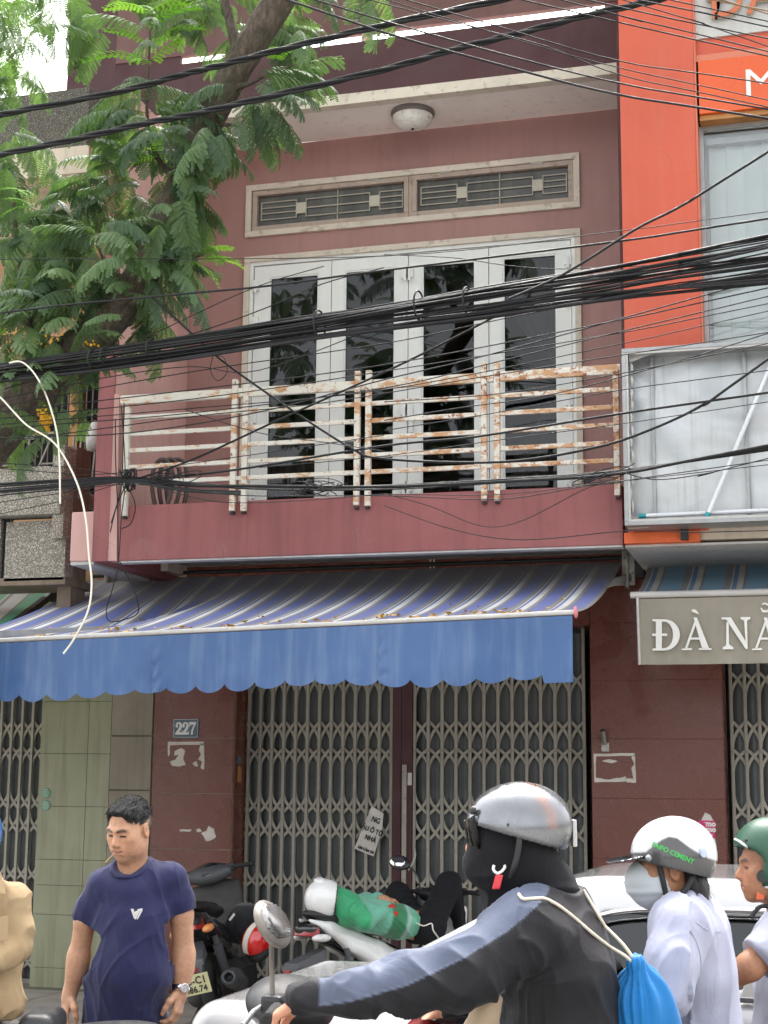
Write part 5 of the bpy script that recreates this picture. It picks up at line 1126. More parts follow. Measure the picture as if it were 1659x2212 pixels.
    _bk['reflector'] = MB().box(-.622, -.605, -.03, .03, .50, .53).mesh('reflector', .003)
    _bk['plate'] = MB().hexa([(-.600, -.095, .36), (-.600, .095, .36), (-.606, .095, .362), (-.606, -.095, .362)], [(-.648, -.095, .495), (-.648, .095, .495), (-.654, .095, .497), (-.654, -.095, .497)]).mesh('number_plate', .003)
    _bk['shock'] = MB().tube([(-.02, -.12, .30), (-.16, -.11, .66)], .022, 10).tube([(-.06, -.118, .40), (-.14, -.112, .60)], .034, 10).mesh('shock_absorber')
    _bk['fork'] = MB().tube([(1.0, .06, .72), (1.28, .065, .27)], .02, 8).tube([(1.0, -.06, .72), (1.28, -.065, .27)], .02, 8).tube([(1.28, -.08, .27), (1.28, .08, .27)], .015, 8).mesh('fork')
    _bk['headlight'] = (lambda q: (q.ell((1.07, 0, .87), (.05, .12, .06), Frame((0, 0, 0)).rot('Y', 20).R, 0), fast_mesh('headlight', *q.net(1)))[1])(S((.9, -.2, .7), (1.2, .2, 1.0), .008))
    _bk['dash'] = (lambda q: (q.ell((.885, 0, 1.035), (.075, .105, .02), Frame((0, 0, 0)).rot('Y', -38).R, 0), fast_mesh('dash', *q.net(1)))[1])(S((.7, -.2, .9), (1.05, .2, 1.2), .006))
    _bk['stand'] = MB().bar((.35, .1, .25), (.27, .28, .0), .025, .025).mesh('stand'); return _bk
def omat(o, mat):
    if not o.data.materials: o.data.materials.append(None)
    o.material_slots[0].link = 'OBJECT'; o.material_slots[0].material = mat; return o
CHRM = [None]
def scooter(label, pos, heading, lean=0., steer=0., body=WGL, apron=WGL, tailm=BGL, mirrors=(True, True), group=None, name='motor_scooter', plate=None, tilt=0., seat=True, platem=None, size=1., mirm=None, coverm=None, dash=True):
    b = meshes_of_scooter(); r = thing(name, label, 'motorbike', pos, group)
    r.matrix_world = Matrix.Translation(Vector(pos)) @ Matrix.Rotation(R(heading), 4, 'Z') @ Matrix.Rotation(R(tilt), 4, 'Y') @ Matrix.Rotation(R(lean), 4, 'X') @ Matrix.Scale(size, 4)
    def add(n, key, mat, loc=None, parent=None):
        o = bpy.data.objects.new(n, b[key]); COL.objects.link(o); o.parent = parent or r; omat(o, mat)
        if loc: o.location = loc
        return o
    st = Matrix.Translation((1.02, 0, 0)) @ Matrix.Rotation(R(steer), 4, 'Z') @ Matrix.Translation((-1.02, 0, 0))
    def adds(n, key, mat):
        o = add(n, key, mat); o.matrix_local = st; return o
    add('side_panel', 'side_panel_l', body); add('side_panel', 'side_panel_r', body); add('tail', 'tail', tailm)
    if seat: add('seat', 'seat', SEATM)
    add('engine', 'engine', DUST); add('muffler', 'muffler', GPL); add('apron', 'apron', apron); add('floorboard', 'floorboard', BPL)
    for x in (0, 1.28):
        w = add('wheel', 'tyre', RUB, (x, 0, .272)); add('rim', 'rim', BPL, None, w)
        if x: w.matrix_local = st @ Matrix.Translation((x, 0, .272))
    adds('front_fender', 'front_fender', apron); adds('fork', 'fork', GPL); hc = adds('handlebar_cover', 'handlebar_cover', coverm or (GPL if body is BGL else BPL))
    (adds('dash', 'dash', DSH) if dash else None); add('headlight', 'headlight', CLR)
    for s_ in ('_l', '_r'):
        adds('grip', 'grip'+s_, RUB); adds('brake_lever', 'lever'+s_, ALU); adds('switch_pod', 'switch'+s_, BPL)
        if mirrors[0 if s_ == '_l' else 1]:
            adds('mirror_stalk', 'stalk'+s_, mirm or BPL); mm = adds('mirror', 'mirror'+s_, mirm or BPL); add('mirror_glass', 'mirror_glass'+s_, MIRM if mirm is None else M('dull_mirror', (.30, .29, .28), .2, .2, 5, 0, metal=.8), None, mm)
        add('turn_signal', 'signal'+s_, CLR if tailm is BGL and body is not BGL else AMB)
    add('tail_light', 'tail_light', REDL); add('rear_fender', 'rear_fender', GPL); add('reflector', 'reflector', REDL); add('shock_absorber', 'shock', GPL); add('side_stand', 'stand', BPL)
    if plate:
        p = add('number_plate', 'plate', platem); 
        for txt, t, sz, sp in plate:
            o_ = np.array((-.602, 0, .36))*(1-t)+np.array((-.650, 0, .495))*t+np.array((-.006, 0, -.002))
            place_text('lettering', txt, INK, p, o_, (0, -1, 0), (-.048, 0, .135), sz, .0012, .0008, .82, space=sp)
    return r
bpy.context.view_layer.update()
PLW = M('plate_white', (.72, .74, .76), .4, .1, 8, .05, 60, spot=.3, sc=(.5, .5, .5)); PLY = M('plate_yellowed', (.62, .60, .34), .45, .14, 6, .08, 60, streak=.3, sc=(.42, .40, .22))
def ground_at(px, py, Y, local, heading, z=0.):
    """rear-axle position so that a local point lands at picture point px on plane Y"""
    q = P(px, py, Y); c, s = math.cos(R(heading)), math.sin(R(heading))
    return (q[0]-(local[0]*c-local[1]*s), q[1]-(local[0]*s+local[1]*c), z)
HB_ = 60.; pB = ground_at(652, 1985, -2.25, (-.46, 0), HB_, .012)
bikeB = scooter('white and black scooter with the sleeping man lying along its seat', pB, HB_, -2., 14., WGL, WGL, BGL, (True, False), plate=[('92-MA', .70, .068, 1.05), ('076.58', .27, .060, 1.05)], platem=PLW, tilt=1., size=.93)
HA = 104.; pA = ground_at(456, 2080, -2.35, (-.63, 0), HA, .012)
bikeA = scooter('black motorbike with yellowed number plate parked against the granite pillar', pA, HA, -13., -8., BGL, DUST, BPL, (False, False), name='motorbike', plate=[('43-C1', .70, .072, 1.05), ('486.74', .27, .062, 1.05)], platem=PLY, tilt=-2., size=1.0)
bpy.context.view_layer.update()
FB = Frame((0, 0, 0)); _mw = bikeB.matrix_world
def BL(x, y, z): return np.array(_mw @ Vector((x, y, z)))
def AL(x, y, z): return np.array(bikeA.matrix_world @ Vector((x, y, z)))

# ------------------------------------------------------------------ helmets
def open_helmet(fr, S=None, h=.006, rx=.118, ry=.148, rz=.125, front_z=-.005, rear_z=-.09, lo=.2, tilt=0.):
    """half shell in the local frame: x left, y forward, z up"""
    e = np.abs(fr.R) @ np.array([rx, ry, rz])+.03; s = SDF(fr.o-e, fr.o+e, h)
    s.ell(fr.o, (rx, ry, rz), fr.R, 0); s.ell(fr(0, .0, -.03), (rx, ry*.96, rz*.9), fr.R, .02)
    n = fr.R @ np.array([0, (rear_z-front_z)/(2*ry), -1.]); n = fr.R @ np.array([0., (front_z-rear_z)/(2*ry), -1.]); s.plane(fr(0, 0, (front_z+rear_z)/2), n)
    i = SDF(fr.o-e, fr.o+e, h); i.ell(fr.o, (rx-.014, ry-.014, rz-.014), fr.R, 0); i.ell(fr(0, 0, -.04), (rx-.014, (ry-.014)*.96, rz*.9), fr.R, .02)
    s.F = np.maximum(s.F, -i.F); return s
HREDM = M('helmet_red', (.62, .012, .014), .14, .06, 4, 0, coat=1.); HWHITE = M('helmet_white', (.74, .74, .73), .2, .04, 5, 0, coat=.6, spot=.12, sc=(.5, .5, .48))
def band_on(fr, rx, ry, rz, pts, th=.0015):
    """ribbon lying on the shell: list of (azimuth, elevation) pairs for the two edges"""
    m = MB(); n = len(pts); vs = []
    for (a0, e0), (a1, e1) in pts:
        for a, e in ((a0, e0), (a1, e1)):
            d = np.array([math.sin(R(a))*math.cos(R(e)), math.cos(R(a))*math.cos(R(e)), math.sin(R(e))]); k = 1/math.sqrt((d[0]/rx)**2+(d[1]/ry)**2+(d[2]/rz)**2)
            vs.append(fr(*(d*(k+th))))
    m.add(vs, [(2*i, 2*i+1, 2*i+3, 2*i+2) for i in range(n-1)], True); return m
# red helmet hung on the black bike
hc = P(558, 2030, -1.75); _z = np.array([-.25, -.72, .62]); _y0 = np.array([-.35, -.45, -.8]); frR = Frame(hc, x=np.cross(_y0, _z), y=_y0-_z*(_y0@_z)/(_z@_z))
rh = tag(sdf_obj('crash_helmet', open_helmet(frR, rx=.105, ry=.13, rz=.115, front_z=.0, rear_z=-.05), HREDM), 'glossy red helmet with white stripe hung on the black motorbike', 'helmet')
put('stripe', band_on(frR, .105, .13, .115, [((-(180-a) if a > 90 else a, 0), (0, 0)) for a in ()]).mesh('x') if False else MB().add([frR(.022*s, .131*math.cos(t), .1165*math.sin(t)) for t in np.linspace(.15, 2.9, 22) for s in (-1, 1)], [(2*i, 2*i+1, 2*i+3, 2*i+2) for i in range(21)], True).mesh('stripe'), WPAINT, rh)
put('stripe_edge', MB().add([frR(.027*s, .1305*math.cos(t), .116*math.sin(t)) for t in np.linspace(.15, 2.9, 22) for s in (-1, 1)], [(2*i, 2*i+1, 2*i+3, 2*i+2) for i in range(21)], True).mesh('stripe_edge'), M('gold_edge', (.75, .33, .03), .4, .1, 9, 0), rh)
ph = SDF(hc-.2, hc+.2, .007); ph.ell(frR(0, .02, -.06), (.098, .12, .06), frR.R, 0); sdf_obj('padding', ph, BPL, rh)
# black jacket stuffed behind the bars of the black bike
jc = P(530, 1995, -1.35); s = SDF(jc-np.array([.3, .3, .3]), jc+np.array([.3, .3, .3]), .010)
s.chain([jc+np.array([-.12, 0, -.1]), jc+np.array([.0, 0, .03]), jc+np.array([.1, .02, .06]), jc+np.array([.14, 0, -.14])], [.08, .10, .07, .06], .05)
JK = M('black_cloth', (.014, .014, .017), .85, .3, 6, .4, 60, sheen=.2)
tag(sdf_obj('bundled_jacket', s, JK, None, 1, folds(Frame(jc, (1, 0, 0), (0, 1, 0)), .018, 5, 14)), 'black cloth jacket bundled on the seat of the black motorbike', 'jacket')
put('price_tag', MB().prism([P(440+54, 1986, -1.7), P(505, 1972, -1.7), P(508, 1976, -1.7), P(497, 1990, -1.7)], (0, .003, 0)).mesh('price_tag'), WPAINT, bikeA).matrix_parent_inverse = bikeA.matrix_world.inverted()

# ------------------------------------------------------------------ white car parked at the kerb
car = thing('parked_car', 'white sedan parked at the kerb behind the riders', 'car', (0, 0, 0))
CARW = M('car_white', (.58, .58, .58), .22, .02, 2, 0, coat=1.); CGL = mat_glass('car_glass', (.30, .36, .37), 1.6)
CY = -4.98; CH = .86; ZR = -.10       # centre line, half width, road level
def car_sdf(h=.0125):
    s = SDF((-3.05, CY-1.0, -.05), (1.7, CY+1.0, 1.5), h); return s
s = car_sdf()
s.rbox((-.63, CY, .47), (1.95, CH, .34), None, .12, 0)                                          # lower body
s.rbox((-.05, CY, .74), (1.30, CH-.01, .17), None, .10, .06)                                       # shoulder
s.rbox((-1.88, CY, .625), (.70, CH-.04, .17), Frame((0, 0, 0)).rot('Y', -8).R, .10, .10)            # bonnet
s.rbox((.95, CY, .72), (.37, CH-.06, .19), None, .10, .08)
for x in (-1.72, .72):
    s.cone((x, CY-1, .20), (x, CY-.62, .20), .335, .335, .02, 'sub'); s.cone((x, CY+1, .20), (x, CY+.62, .20), .335, .335, .02, 'sub')
V, Q = s.net(2); put('body', fast_mesh('body', V, Q), CARW, car)
def cabin(off):
    c = car_sdf(); c.rbox((-.33, CY, 1.0), (1.75-off, .80-off, .345-off), None, .12, 0)
    k = .05
    c.plane((-1.98+off*1.4, CY, .85), (-.46, 0, .86), .10); c.plane((1.18-off*1.4, CY, .85), (.42, 0, .9), .10)
    for q in (1, -1): c.plane((0, CY+q*(.815-off), .84), (0, q*.93, .36), .06)
    return c
c = cabin(0.); ci = cabin(.035); 
lowr = car_sdf(); lowr.rbox((-.33, CY, .93), (1.9, .9, .10), None, .01, 0)
sh = c.copy(); sh.F = np.maximum(c.F, -ci.F)
glz = car_sdf()
def prism_win(dst, poly, k):       # window openings as extruded side polygons
    xs = np.array(poly); sl = tuple(slice(0, x) for x in dst.n); X, Y, Z = dst._pts(sl); d = None; n = len(xs)
    for i in range(n):
        a, b = xs[i], xs[(i+1) % n]; e = (b-a)/np.linalg.norm(b-a); dd = (X-a[0])*e[1]-(Z-a[1])*e[0]; d = dd if d is None else np.maximum(d, dd)
    d = np.broadcast_to(d, dst.n) + 0*Y; return d
WINS = [[(-1.45, .92), (-.32, .94), (-.22, 1.205), (-.86, 1.205)], [(-.14, .94), (.62, .95), (.52, 1.19), (-.06, 1.205)]]
WINS = [[p for p in w] for w in WINS]
cut = None
for w in WINS:
    d = prism_win(sh, w, 0); cut = d if cut is None else np.minimum(cut, d)
# screens front and rear: openings through the sloping planes
X, Y, Z = sh._pts(tuple(slice(0, x) for x in sh.n))
fs = np.maximum(np.maximum(np.abs(Y-CY)-.62+(Z-.92)*.25, np.maximum(.875-Z, Z-1.22)), X+.72+0*Z)
rs = np.maximum(np.maximum(np.abs(Y-CY)-.58+(Z-.92)*.25, np.maximum(.905-Z, Z-1.21)), .55-X)
allc = np.minimum(np.minimum(cut, fs), rs).astype(np.float32)
sh.F = np.maximum(sh.F, -allc).astype(np.float32)
V, Q = sh.net(1); put('cabin', fast_mesh('cabin', V, Q), CARW, car)
def gy(z, q): return CY+q*(.815-.022-.387*(z-.84))
for q in (1, -1):
    for w in WINS:
        cx, cz = np.mean([p[0] for p in w]), np.mean([p[1] for p in w]); o = [(cx+(x-cx)*1.05, cz+(z-cz)*1.12) for x, z in w]
        put('side_window', MB().prism([(x, gy(z, q), z) for x, z in o], (0, .004, 0)).mesh('side_window'), CGL, car)
def wsx(z): return -1.98+.03+(z-.85)*.86/.46
put('windscreen', MB().add([(wsx(.86), CY-.66, .86), (wsx(.86), CY+.66, .86), (wsx(1.235), CY+.56, 1.235), (wsx(1.235), CY-.56, 1.235)], [(0, 1, 2, 3)]).mesh('windscreen'), CGL, car)
def rsx(z): return 1.18-.03-(z-.85)*.9/.42
put('rear_window', MB().add([(rsx(.88), CY-.62, .88), (rsx(.88), CY+.62, .88), (rsx(1.22), CY+.54, 1.22), (rsx(1.22), CY-.54, 1.22)], [(0, 1, 2, 3)]).mesh('rear_window'), CGL, car)
ins = car_sdf(.03); ins.rbox((-.35, CY, .85), (1.3, .7, .04), None, .02, 0)
for x in (-.75, .35):
    for y in (-.36, .36): ins.rbox((x, CY+y, .92), (.09, .2, .17), Frame((0, 0, 0)).rot('Y', 14).R, .05, .03)
V, Q = ins.net(1); put('interior', fast_mesh('interior', V, Q), BPL, car)
GREYP = M('pillar_trim_reflection', (.34, .33, .31), .35, .1, 4, 0)  # grey stands in for the bright street reflected in glossy pillar trim
put('door_pillar', MB().hexa([(-.335, CY-.83, .91), (-.135, CY-.83, .91), (-.135, CY-.80, .91), (-.335, CY-.80, .91)], [(-.235, CY-.722, 1.21), (-.055, CY-.722, 1.21), (-.055, CY-.69, 1.21), (-.235, CY-.69, 1.21)]).mesh('door_pillar', .006), GREYP, car)
for a, b in (((-1.45, CY-.825, .905), (1.0, CY-.825, .925)),): put('belt_moulding', MB().bar(a, b, .02, .022).mesh('belt_moulding', .004), CHR, car)
put('gutter_strip', MB().tube(spline([(-1.30, CY-.765, 1.02), (-.98, CY-.735, 1.155), (-.72, CY-.715, 1.223), (-.1, CY-.712, 1.232), (.5, CY-.715, 1.216), (.8, CY-.74, 1.12)], 6), .011, 8).mesh('gutter_strip'), CHR, car)
for q in (-1, 1):
    mr = (lambda z: (z.ell((-1.22, CY+q*.97, .93), (.07, .11, .075), None, 0), z.net(1))[1])(SDF((-1.4, CY+q*.97-.2, .75), (-1.0, CY+q*.97+.2, 1.1), .01)); put('door_mirror', fast_mesh('door_mirror', *mr), CARW, car)
put('wiper', MB().bar((-1.80, CY-.55, .885), (-1.59, CY+.1, 1.0), .02, .02).mesh('wiper'), BPL, car)
put('cowl', MB().box(-1.95, -1.80, CY-.66, CY+.66, .85, .88).mesh('cowl', .006), BPL, car)
put('bonnet_seam', MB().tube(spline([(-2.45, CY-.62, .68), (-2.2, CY-.70, .78), (-1.9, CY-.72, .855)], 6), .004, 5).mesh('bonnet_seam'), BPL, car)
for x in (-1.72, .72):
    for q in (-1, 1):
        w = put('wheel', _bk['tyre'], None, car); omat(w, RUB); w.location = (x, CY+q*.76, .205); w.scale = (1.12, 2., 1.12)
        rm = bpy.data.objects.new('rim', _bk['rim']); COL.objects.link(rm); rm.parent = w; omat(rm, ALU)
hl = (lambda z: (z.ell((-2.28, CY-.62, .56), (.16, .2, .075), Frame((0, 0, 0)).rot('Z', 35).R, 0), z.net(1))[1])(SDF((-2.6, CY-.95, .4), (-2.0, CY-.3, .75), .01)); put('headlamp', fast_mesh('headlamp', *hl), CLR, car)
# ------------------------------------------------------------------ people
def mat_skin(name='skin'):
    t = NT(name); at = t.n('ShaderNodeAttribute', attribute_name='tint')
    c = t.mix(1., at.outputs['Color'], t.ramp(t.noise(60, 8, rough=.7), [(.3, .80), (.7, 1.14)]), 'MULTIPLY')
    t.set(Base_Color=c, Roughness=.48, Specular_IOR_Level=.4, Subsurface_Weight=.12, Subsurface_Scale=.02); t.b.inputs['Subsurface Radius'].default_value = (1., .35, .2)
    t.bump(t.noise(180, 5), .35, .004); return t.m
SKIN = mat_skin()
def mat_cloth(name, col, weave=500., var=.10, rough=.8, sheen=.25, bump=.25, tint=False, crease=.35):
    t = NT(name)
    if tint: at = t.n('ShaderNodeAttribute', attribute_name='tint'); c = t.mix(1., at.outputs['Color'], t.ramp(t.noise(9, 5), [(.3, 1-var), (.7, 1+var)]), 'MULTIPLY')
    else: c = t.ramp(t.noise(9, 5), [(.3, mul(col, 1-var)), (.7, mul(col, 1+var))])
    t.set(Base_Color=c, Roughness=rough, Sheen_Weight=sheen, Specular_IOR_Level=.3)
    w = t.math('ADD', t.math('MULTIPLY', t.noise(weave, 2), .05), t.math('MULTIPLY', t.noise(7, 3, mscale=(1, 1, .5), dist=1.5), crease)); w = t.math('SUBTRACT', w, t.math('MULTIPLY', t.math('ABSOLUTE', t.math('SUBTRACT', t.noise(5.5, 1.5, dist=.7, loc=(3, 1, 7)), .5)), .30)); t.bump(w, bump, .03); return t.m
HAIRB = M('black_hair', (.018, .016, .016), .45, .3, 30, .6, 160)
CS, SN = _c, _s
CR_ = np.stack([np.array([CS, SN, 0]), np.array([-SN, CS, 0]), np.array([0, 0, 1.])], 1)
def FR_at(px, py, D, yaw=0., pitch=0., roll=0.):
    """frame at a picture point: x = picture right, y = towards the camera turned by yaw (left positive), z = up"""
    o = PD(px, py, D); f = Frame(o, x=(CS, SN, 0), y=(SN, -CS, 0))
    # x (right) , y (to camera) -> z = x cross y = down; rebuild as x = picture left so that z is up
    f = Frame(o, x=(-CS, -SN, 0), y=(SN, -CS, 0)); return f.rot('Z', -yaw).rot('X', -pitch).rot('Y', roll)
def head(s, f, k=1., ears=True, fine=True, neck=True, nose=1.):
    """skin of a head in its local frame (y forward, z up), about 24 cm tall"""
    E = lambda c, r, kk=.02, mode='add', R_=None: s.ell(f(*(np.array(c)*k)), np.array(r)*k, f.R if R_ is None else f.R @ R_, kk*k, mode)
    C = lambda a, b, ra, rb, kk=.015, mode='add': s.cone(f(*(np.array(a)*k)), f(*(np.array(b)*k)), ra*k, rb*k, kk*k, mode)
    E((0, -.015, .035), (.077, .097, .088), .0); E((0, .022, -.03), (.068, .070, .088), .03); E((0, .030, -.078), (.056, .055, .042), .03)
    for q in (1, -1):
        E((q*.042, .052, -.022), (.030, .032, .028), .03); E((q*.040, .03, -.065), (.032, .045, .035), .03); C((q*.012, .088, .022), (q*.046, .074, .022), .010, .009, .018)
    E((0, .072, -.103), (.026, .022, .018), .025); E((0, .080, -.060), (.034, .022, .024), .025)
    if fine:
        for q in (1, -1):
            E((q*.032, .098, .002), (.019, .015, .010), .014, 'sub'); E((q*.032, .071, .001), (.0155, .0165, .0125), .006); C((q*.017, .084, .0065), (q*.047, .0745, .003), .0048, .0045, .006); C((q*.019, .0815, -.010), (q*.045, .074, -.009), .0048, .0045, .007)
            E((q*.0125, .100*nose, -.035), (.0085, .011, .0085), .008)
    C((0, .086, .012), (0, .107*nose, -.028), .0075, .0125, .014)
    if fine:
        C((-.018, .092, -.0585), (.018, .092, -.0585), .0062, .0062, .008); C((-.015, .093, -.0705), (.015, .093, -.0705), .0068, .0068, .008); C((-.024, .0985, -.0645), (.024, .0985, -.0645), .0028, .0028, .004, 'sub')
    if ears:
        for q in (1, -1):
            E((q*.080, -.008, -.008), (.009, .021, .034), .006, R_=np.array(Matrix.Rotation(R(-q*16), 3, 'Z'))); E((q*.089, -.003, -.004), (.006, .011, .020), .004, 'sub', np.array(Matrix.Rotation(R(-q*16), 3, 'Z')))
    if neck: C((0, -.022, -.05), (0, -.045, -.17), .056, .066, .03)
def skin_col(f, k, base, lip=(.50, .20, .17), brow=(.045, .032, .028), stubble=0., brows=True, extra=None):
    base = np.array(base)
    def fn(V):
        q = f.inv(V)/k; c = np.tile(base, (len(V), 1)); front = q[:, 1] > .045
        def blend(m, col): c[:] = c*(1-m[:, None])+np.array(col)*m[:, None]
        def g(x, y, sx, sy): return np.exp(-((q[:, 0]-x)/sx)**2-((q[:, 2]-y)/sy)**2)*front
        blend(.35*g(0, -.03, .02, .016), base*np.array([1.1, .78, .72])); blend(.25*(g(.045, -.03, .022, .02)+g(-.045, -.03, .022, .02)), base*np.array([1.08, .82, .78]))
        blend(np.clip(1.3*g(0, -.0645, .023, .0085), 0, .6), lip); blend(np.clip(2.*g(0, -.0645, .023, .0018), 0, .8), (.10, .04, .035))
        if brows:
            for x in (.031, -.031): blend(np.clip(2.2*np.exp(-((q[:, 0]-x)/.019)**4-((q[:, 2]-(.0255-.10*(np.abs(q[:, 0])-.031)**1*0-(np.abs(np.abs(q[:, 0])-.034))*.22))/.0046)**2)*front, 0, .88), brow)
        for x in (.032, -.032):
            blend(np.clip(2.6*np.exp(-((q[:, 0]-x)/.0135)**4-((q[:, 2]+.0015)/.0036)**2)*front, 0, .95), (.012, .009, .008)); blend(.35*g(x, -.012, .016, .006), base*np.array([.85, .68, .62]))
        if stubble: blend(stubble*np.clip(g(0, -.10, .05, .03)+g(0, -.05, .022, .006), 0, 1), base*.55)
        if extra: extra(q, blend)
        return c
    return fn
def hand(s, w, d, palm_n, side=1, grip=.6, k=1., spread=.0, thumb=True):
    """hand from wrist w along d; palm_n = direction the palm faces; fingers curl towards it"""
    w = np.array(w, float); d = np.array(d, float); d /= np.linalg.norm(d); n = np.array(palm_n, float); n -= d*(n@d); n /= np.linalg.norm(n); x = np.cross(d, n)*side
    s.cone(w-d*.02*k, w+d*.02*k, .027*k, .027*k, .015)
    for o in (-.028, -.010, .009, .027): s.cone(w+d*.012*k+x*o*.55*k, w+d*.078*k+x*o*k, .0155*k, .0125*k, .012)
    for i, (o, L) in enumerate(zip((-.029, -.010, .010, .028), (.068, .078, .073, .058))):
        p = w+d*.082*k+x*o*k; a = grip*.9; rad = (.0098, .0102, .0098, .0088)[i]*k
        for j, (f_, rr_) in enumerate(((.45, 1.), (.32, .94), (.23, .84))):
            dr = d*math.cos(a)+n*math.sin(a)+x*o*spread; q = p+dr*L*f_*k*1.05; s.cone(p, q, rad*rr_, rad*rr_*.93, .006); p = q; a += grip*1.15
    if thumb:
        b = w+d*.022*k-x*.030*k+n*.008*k; p1 = b+(d*.55-x*.55+n*.25)*.048*k; p2 = p1+(d*.85-x*.05+n*.35)*.032*k; p3 = p2+(d*.85+x*.15+n*.4)*.024*k
        s.chain([b, p1, p2, p3], [.0165*k, .0125*k, .0105*k, .0088*k], .010)
def legs(name, hip, knees, feet, rad, mat, parent, shoe, h=.011):
    pts = np.array([*hip, *knees, *feet]); s = SDF(pts.min(0)-.16, pts.max(0)+.16, h)
    s.cone(hip[0], hip[1], rad*1.25, rad*1.25, .05)
    for a, b, c in zip(hip, knees, feet): s.chain([a, b, c], [rad*1.12, rad*.82, rad*.62], .04)
    o = sdf_obj(name, s, mat, parent, 1, folds(Frame(pts.mean(0)), .010, 3, 14)); 
    for c, dr in shoe:
        c = np.array(c); q = SDF(c-.3, c+.3, .01); dr = np.array(dr, float); dr /= np.linalg.norm(dr)
        q.chain([c-dr*.06+np.array([0, 0, .03]), c+dr*.06+np.array([0, 0, .025]), c+dr*.16+np.array([0, 0, .02])], [.045, .045, .036], .02).plane(c-np.array([0, 0, .012]), (0, 0, -1)); sdf_obj('shoe', q, BPL, parent)
    return o

# ---- man in the navy T-shirt
MD = 6.2; K = MD/FOC
def mp(px, py, t=0.): return PD(px, py, MD-t)
hf = FR_at(280, 1789, MD-.02, 30, 20, -2); HK = .965
man = None
s = SDF(mp(283, 2010)-np.array([.42, .36, .48]), mp(283, 2010)+np.array([.42, .36, .62]), .0036)
head(s, hf, HK, neck=False)
NB = mp(284, 1905, -.01)
s.cone(hf(0, -.012, -.055), NB, .055, .066, .035); s.cone(mp(262, 1905, -.03), mp(310, 1900, -.03), .055, .055, .04); s.ell(mp(284, 1965, -.01), (.15, .09, .12), None, .05); s.ell(mp(280, 2080), (.14, .11, .16), None, .05)
armL = [mp(216, 1914), mp(184, 1990), mp(171, 2064), mp(150, 2150, .03)]; armR = [mp(374, 1905), mp(392, 1975), mp(396, 2058), mp(390, 2140, .04)]
s.chain(armL, [.050, .043, .040, .028], .02); s.chain(armR, [.052, .046, .043, .029], .02)
s.ell(mp(168, 2085, .01), (.040, .042, .075), None, .03); s.ell(mp(396, 2085, .01), (.043, .044, .075), None, .03)
toC = np.array([SN, -CS, 0]); Rt = np.array([CS, SN, 0]); DN = np.array([0, 0, -1.])
hand(s, armL[-1], DN*1.+toC*.25-Rt*.2, Rt*.8-toC*.4, -1, .55, 1.0); hand(s, armR[-1], DN+toC*.2-Rt*.1, -Rt*.9-toC*.2, 1, .5, 1.02)
man = sdf_obj('person', s, SKIN, None, 1, None, skin_col(hf, HK, (.52, .285, .175), stubble=.25))
tag(man, 'man in a navy T-shirt walking past with a toothpick in his mouth', 'person')
# hair: cap over the cranium cut to a fringe and grey temples
hs = SDF(hf.o-.17, hf.o+.17, .004); kk = HK
hs.ell(hf(0, -.016*kk, .042*kk), (.0815*kk, .101*kk, .0865*kk), hf.R, 0); hs.ell(hf(-.008, .048, .079), (.056, .044, .024), hf.R, .03)
cutf = hf; hs.plane(hf(0, .066, .072), hf.R @ np.array([0, .86, -.5]), .01)
hs.ell(hf(0, .115, .012), (.070, .072, .060), hf.R, .012, 'sub')
for q in (1, -1): hs.ell(hf(q*.085, .058, -.012), (.03, .033, .050), hf.R, .01, 'sub'); hs.ell(hf(q*.09, -.004, -.014), (.03, .020, .030), hf.R, .006, 'sub')
hs.plane(hf(0, -.05, -.055), hf.R @ np.array([0, -.2, -1]), .01)
def hairdisp(V): q = hf.inv(V); return .0045*vnoise(q*np.array([190, 40, 60]), 1.)+.003*vnoise(q*np.array([60, 22, 30])+3, 1.)
def haircol(V):
    q = hf.inv(V); t = np.clip((.045-q[:, 2])/.05, 0, 1)*np.clip((np.abs(q[:, 0])-.05)/.02, 0, 1); n = .5+.5*vnoise(q*np.array([120, 120, 40]), 1.)
    t = np.clip(t*1.3*n*1.4, 0, .9); n2 = np.clip(.5+vnoise(q*np.array([220, 60, 90])+5, 1.), 0, 1)[:, None]; return (np.array([.012, .011, .012])+.03*n2)*(1-t[:, None])+np.array([.34, .31, .29])*t[:, None]
HAIRT = M('greying_hair', (1, 1, 1), .75, .25, 60, .8, 220, tint=True, spec=.25); hro = sdf_obj('hair', hs, HAIRT, man, 1, hairdisp, haircol)
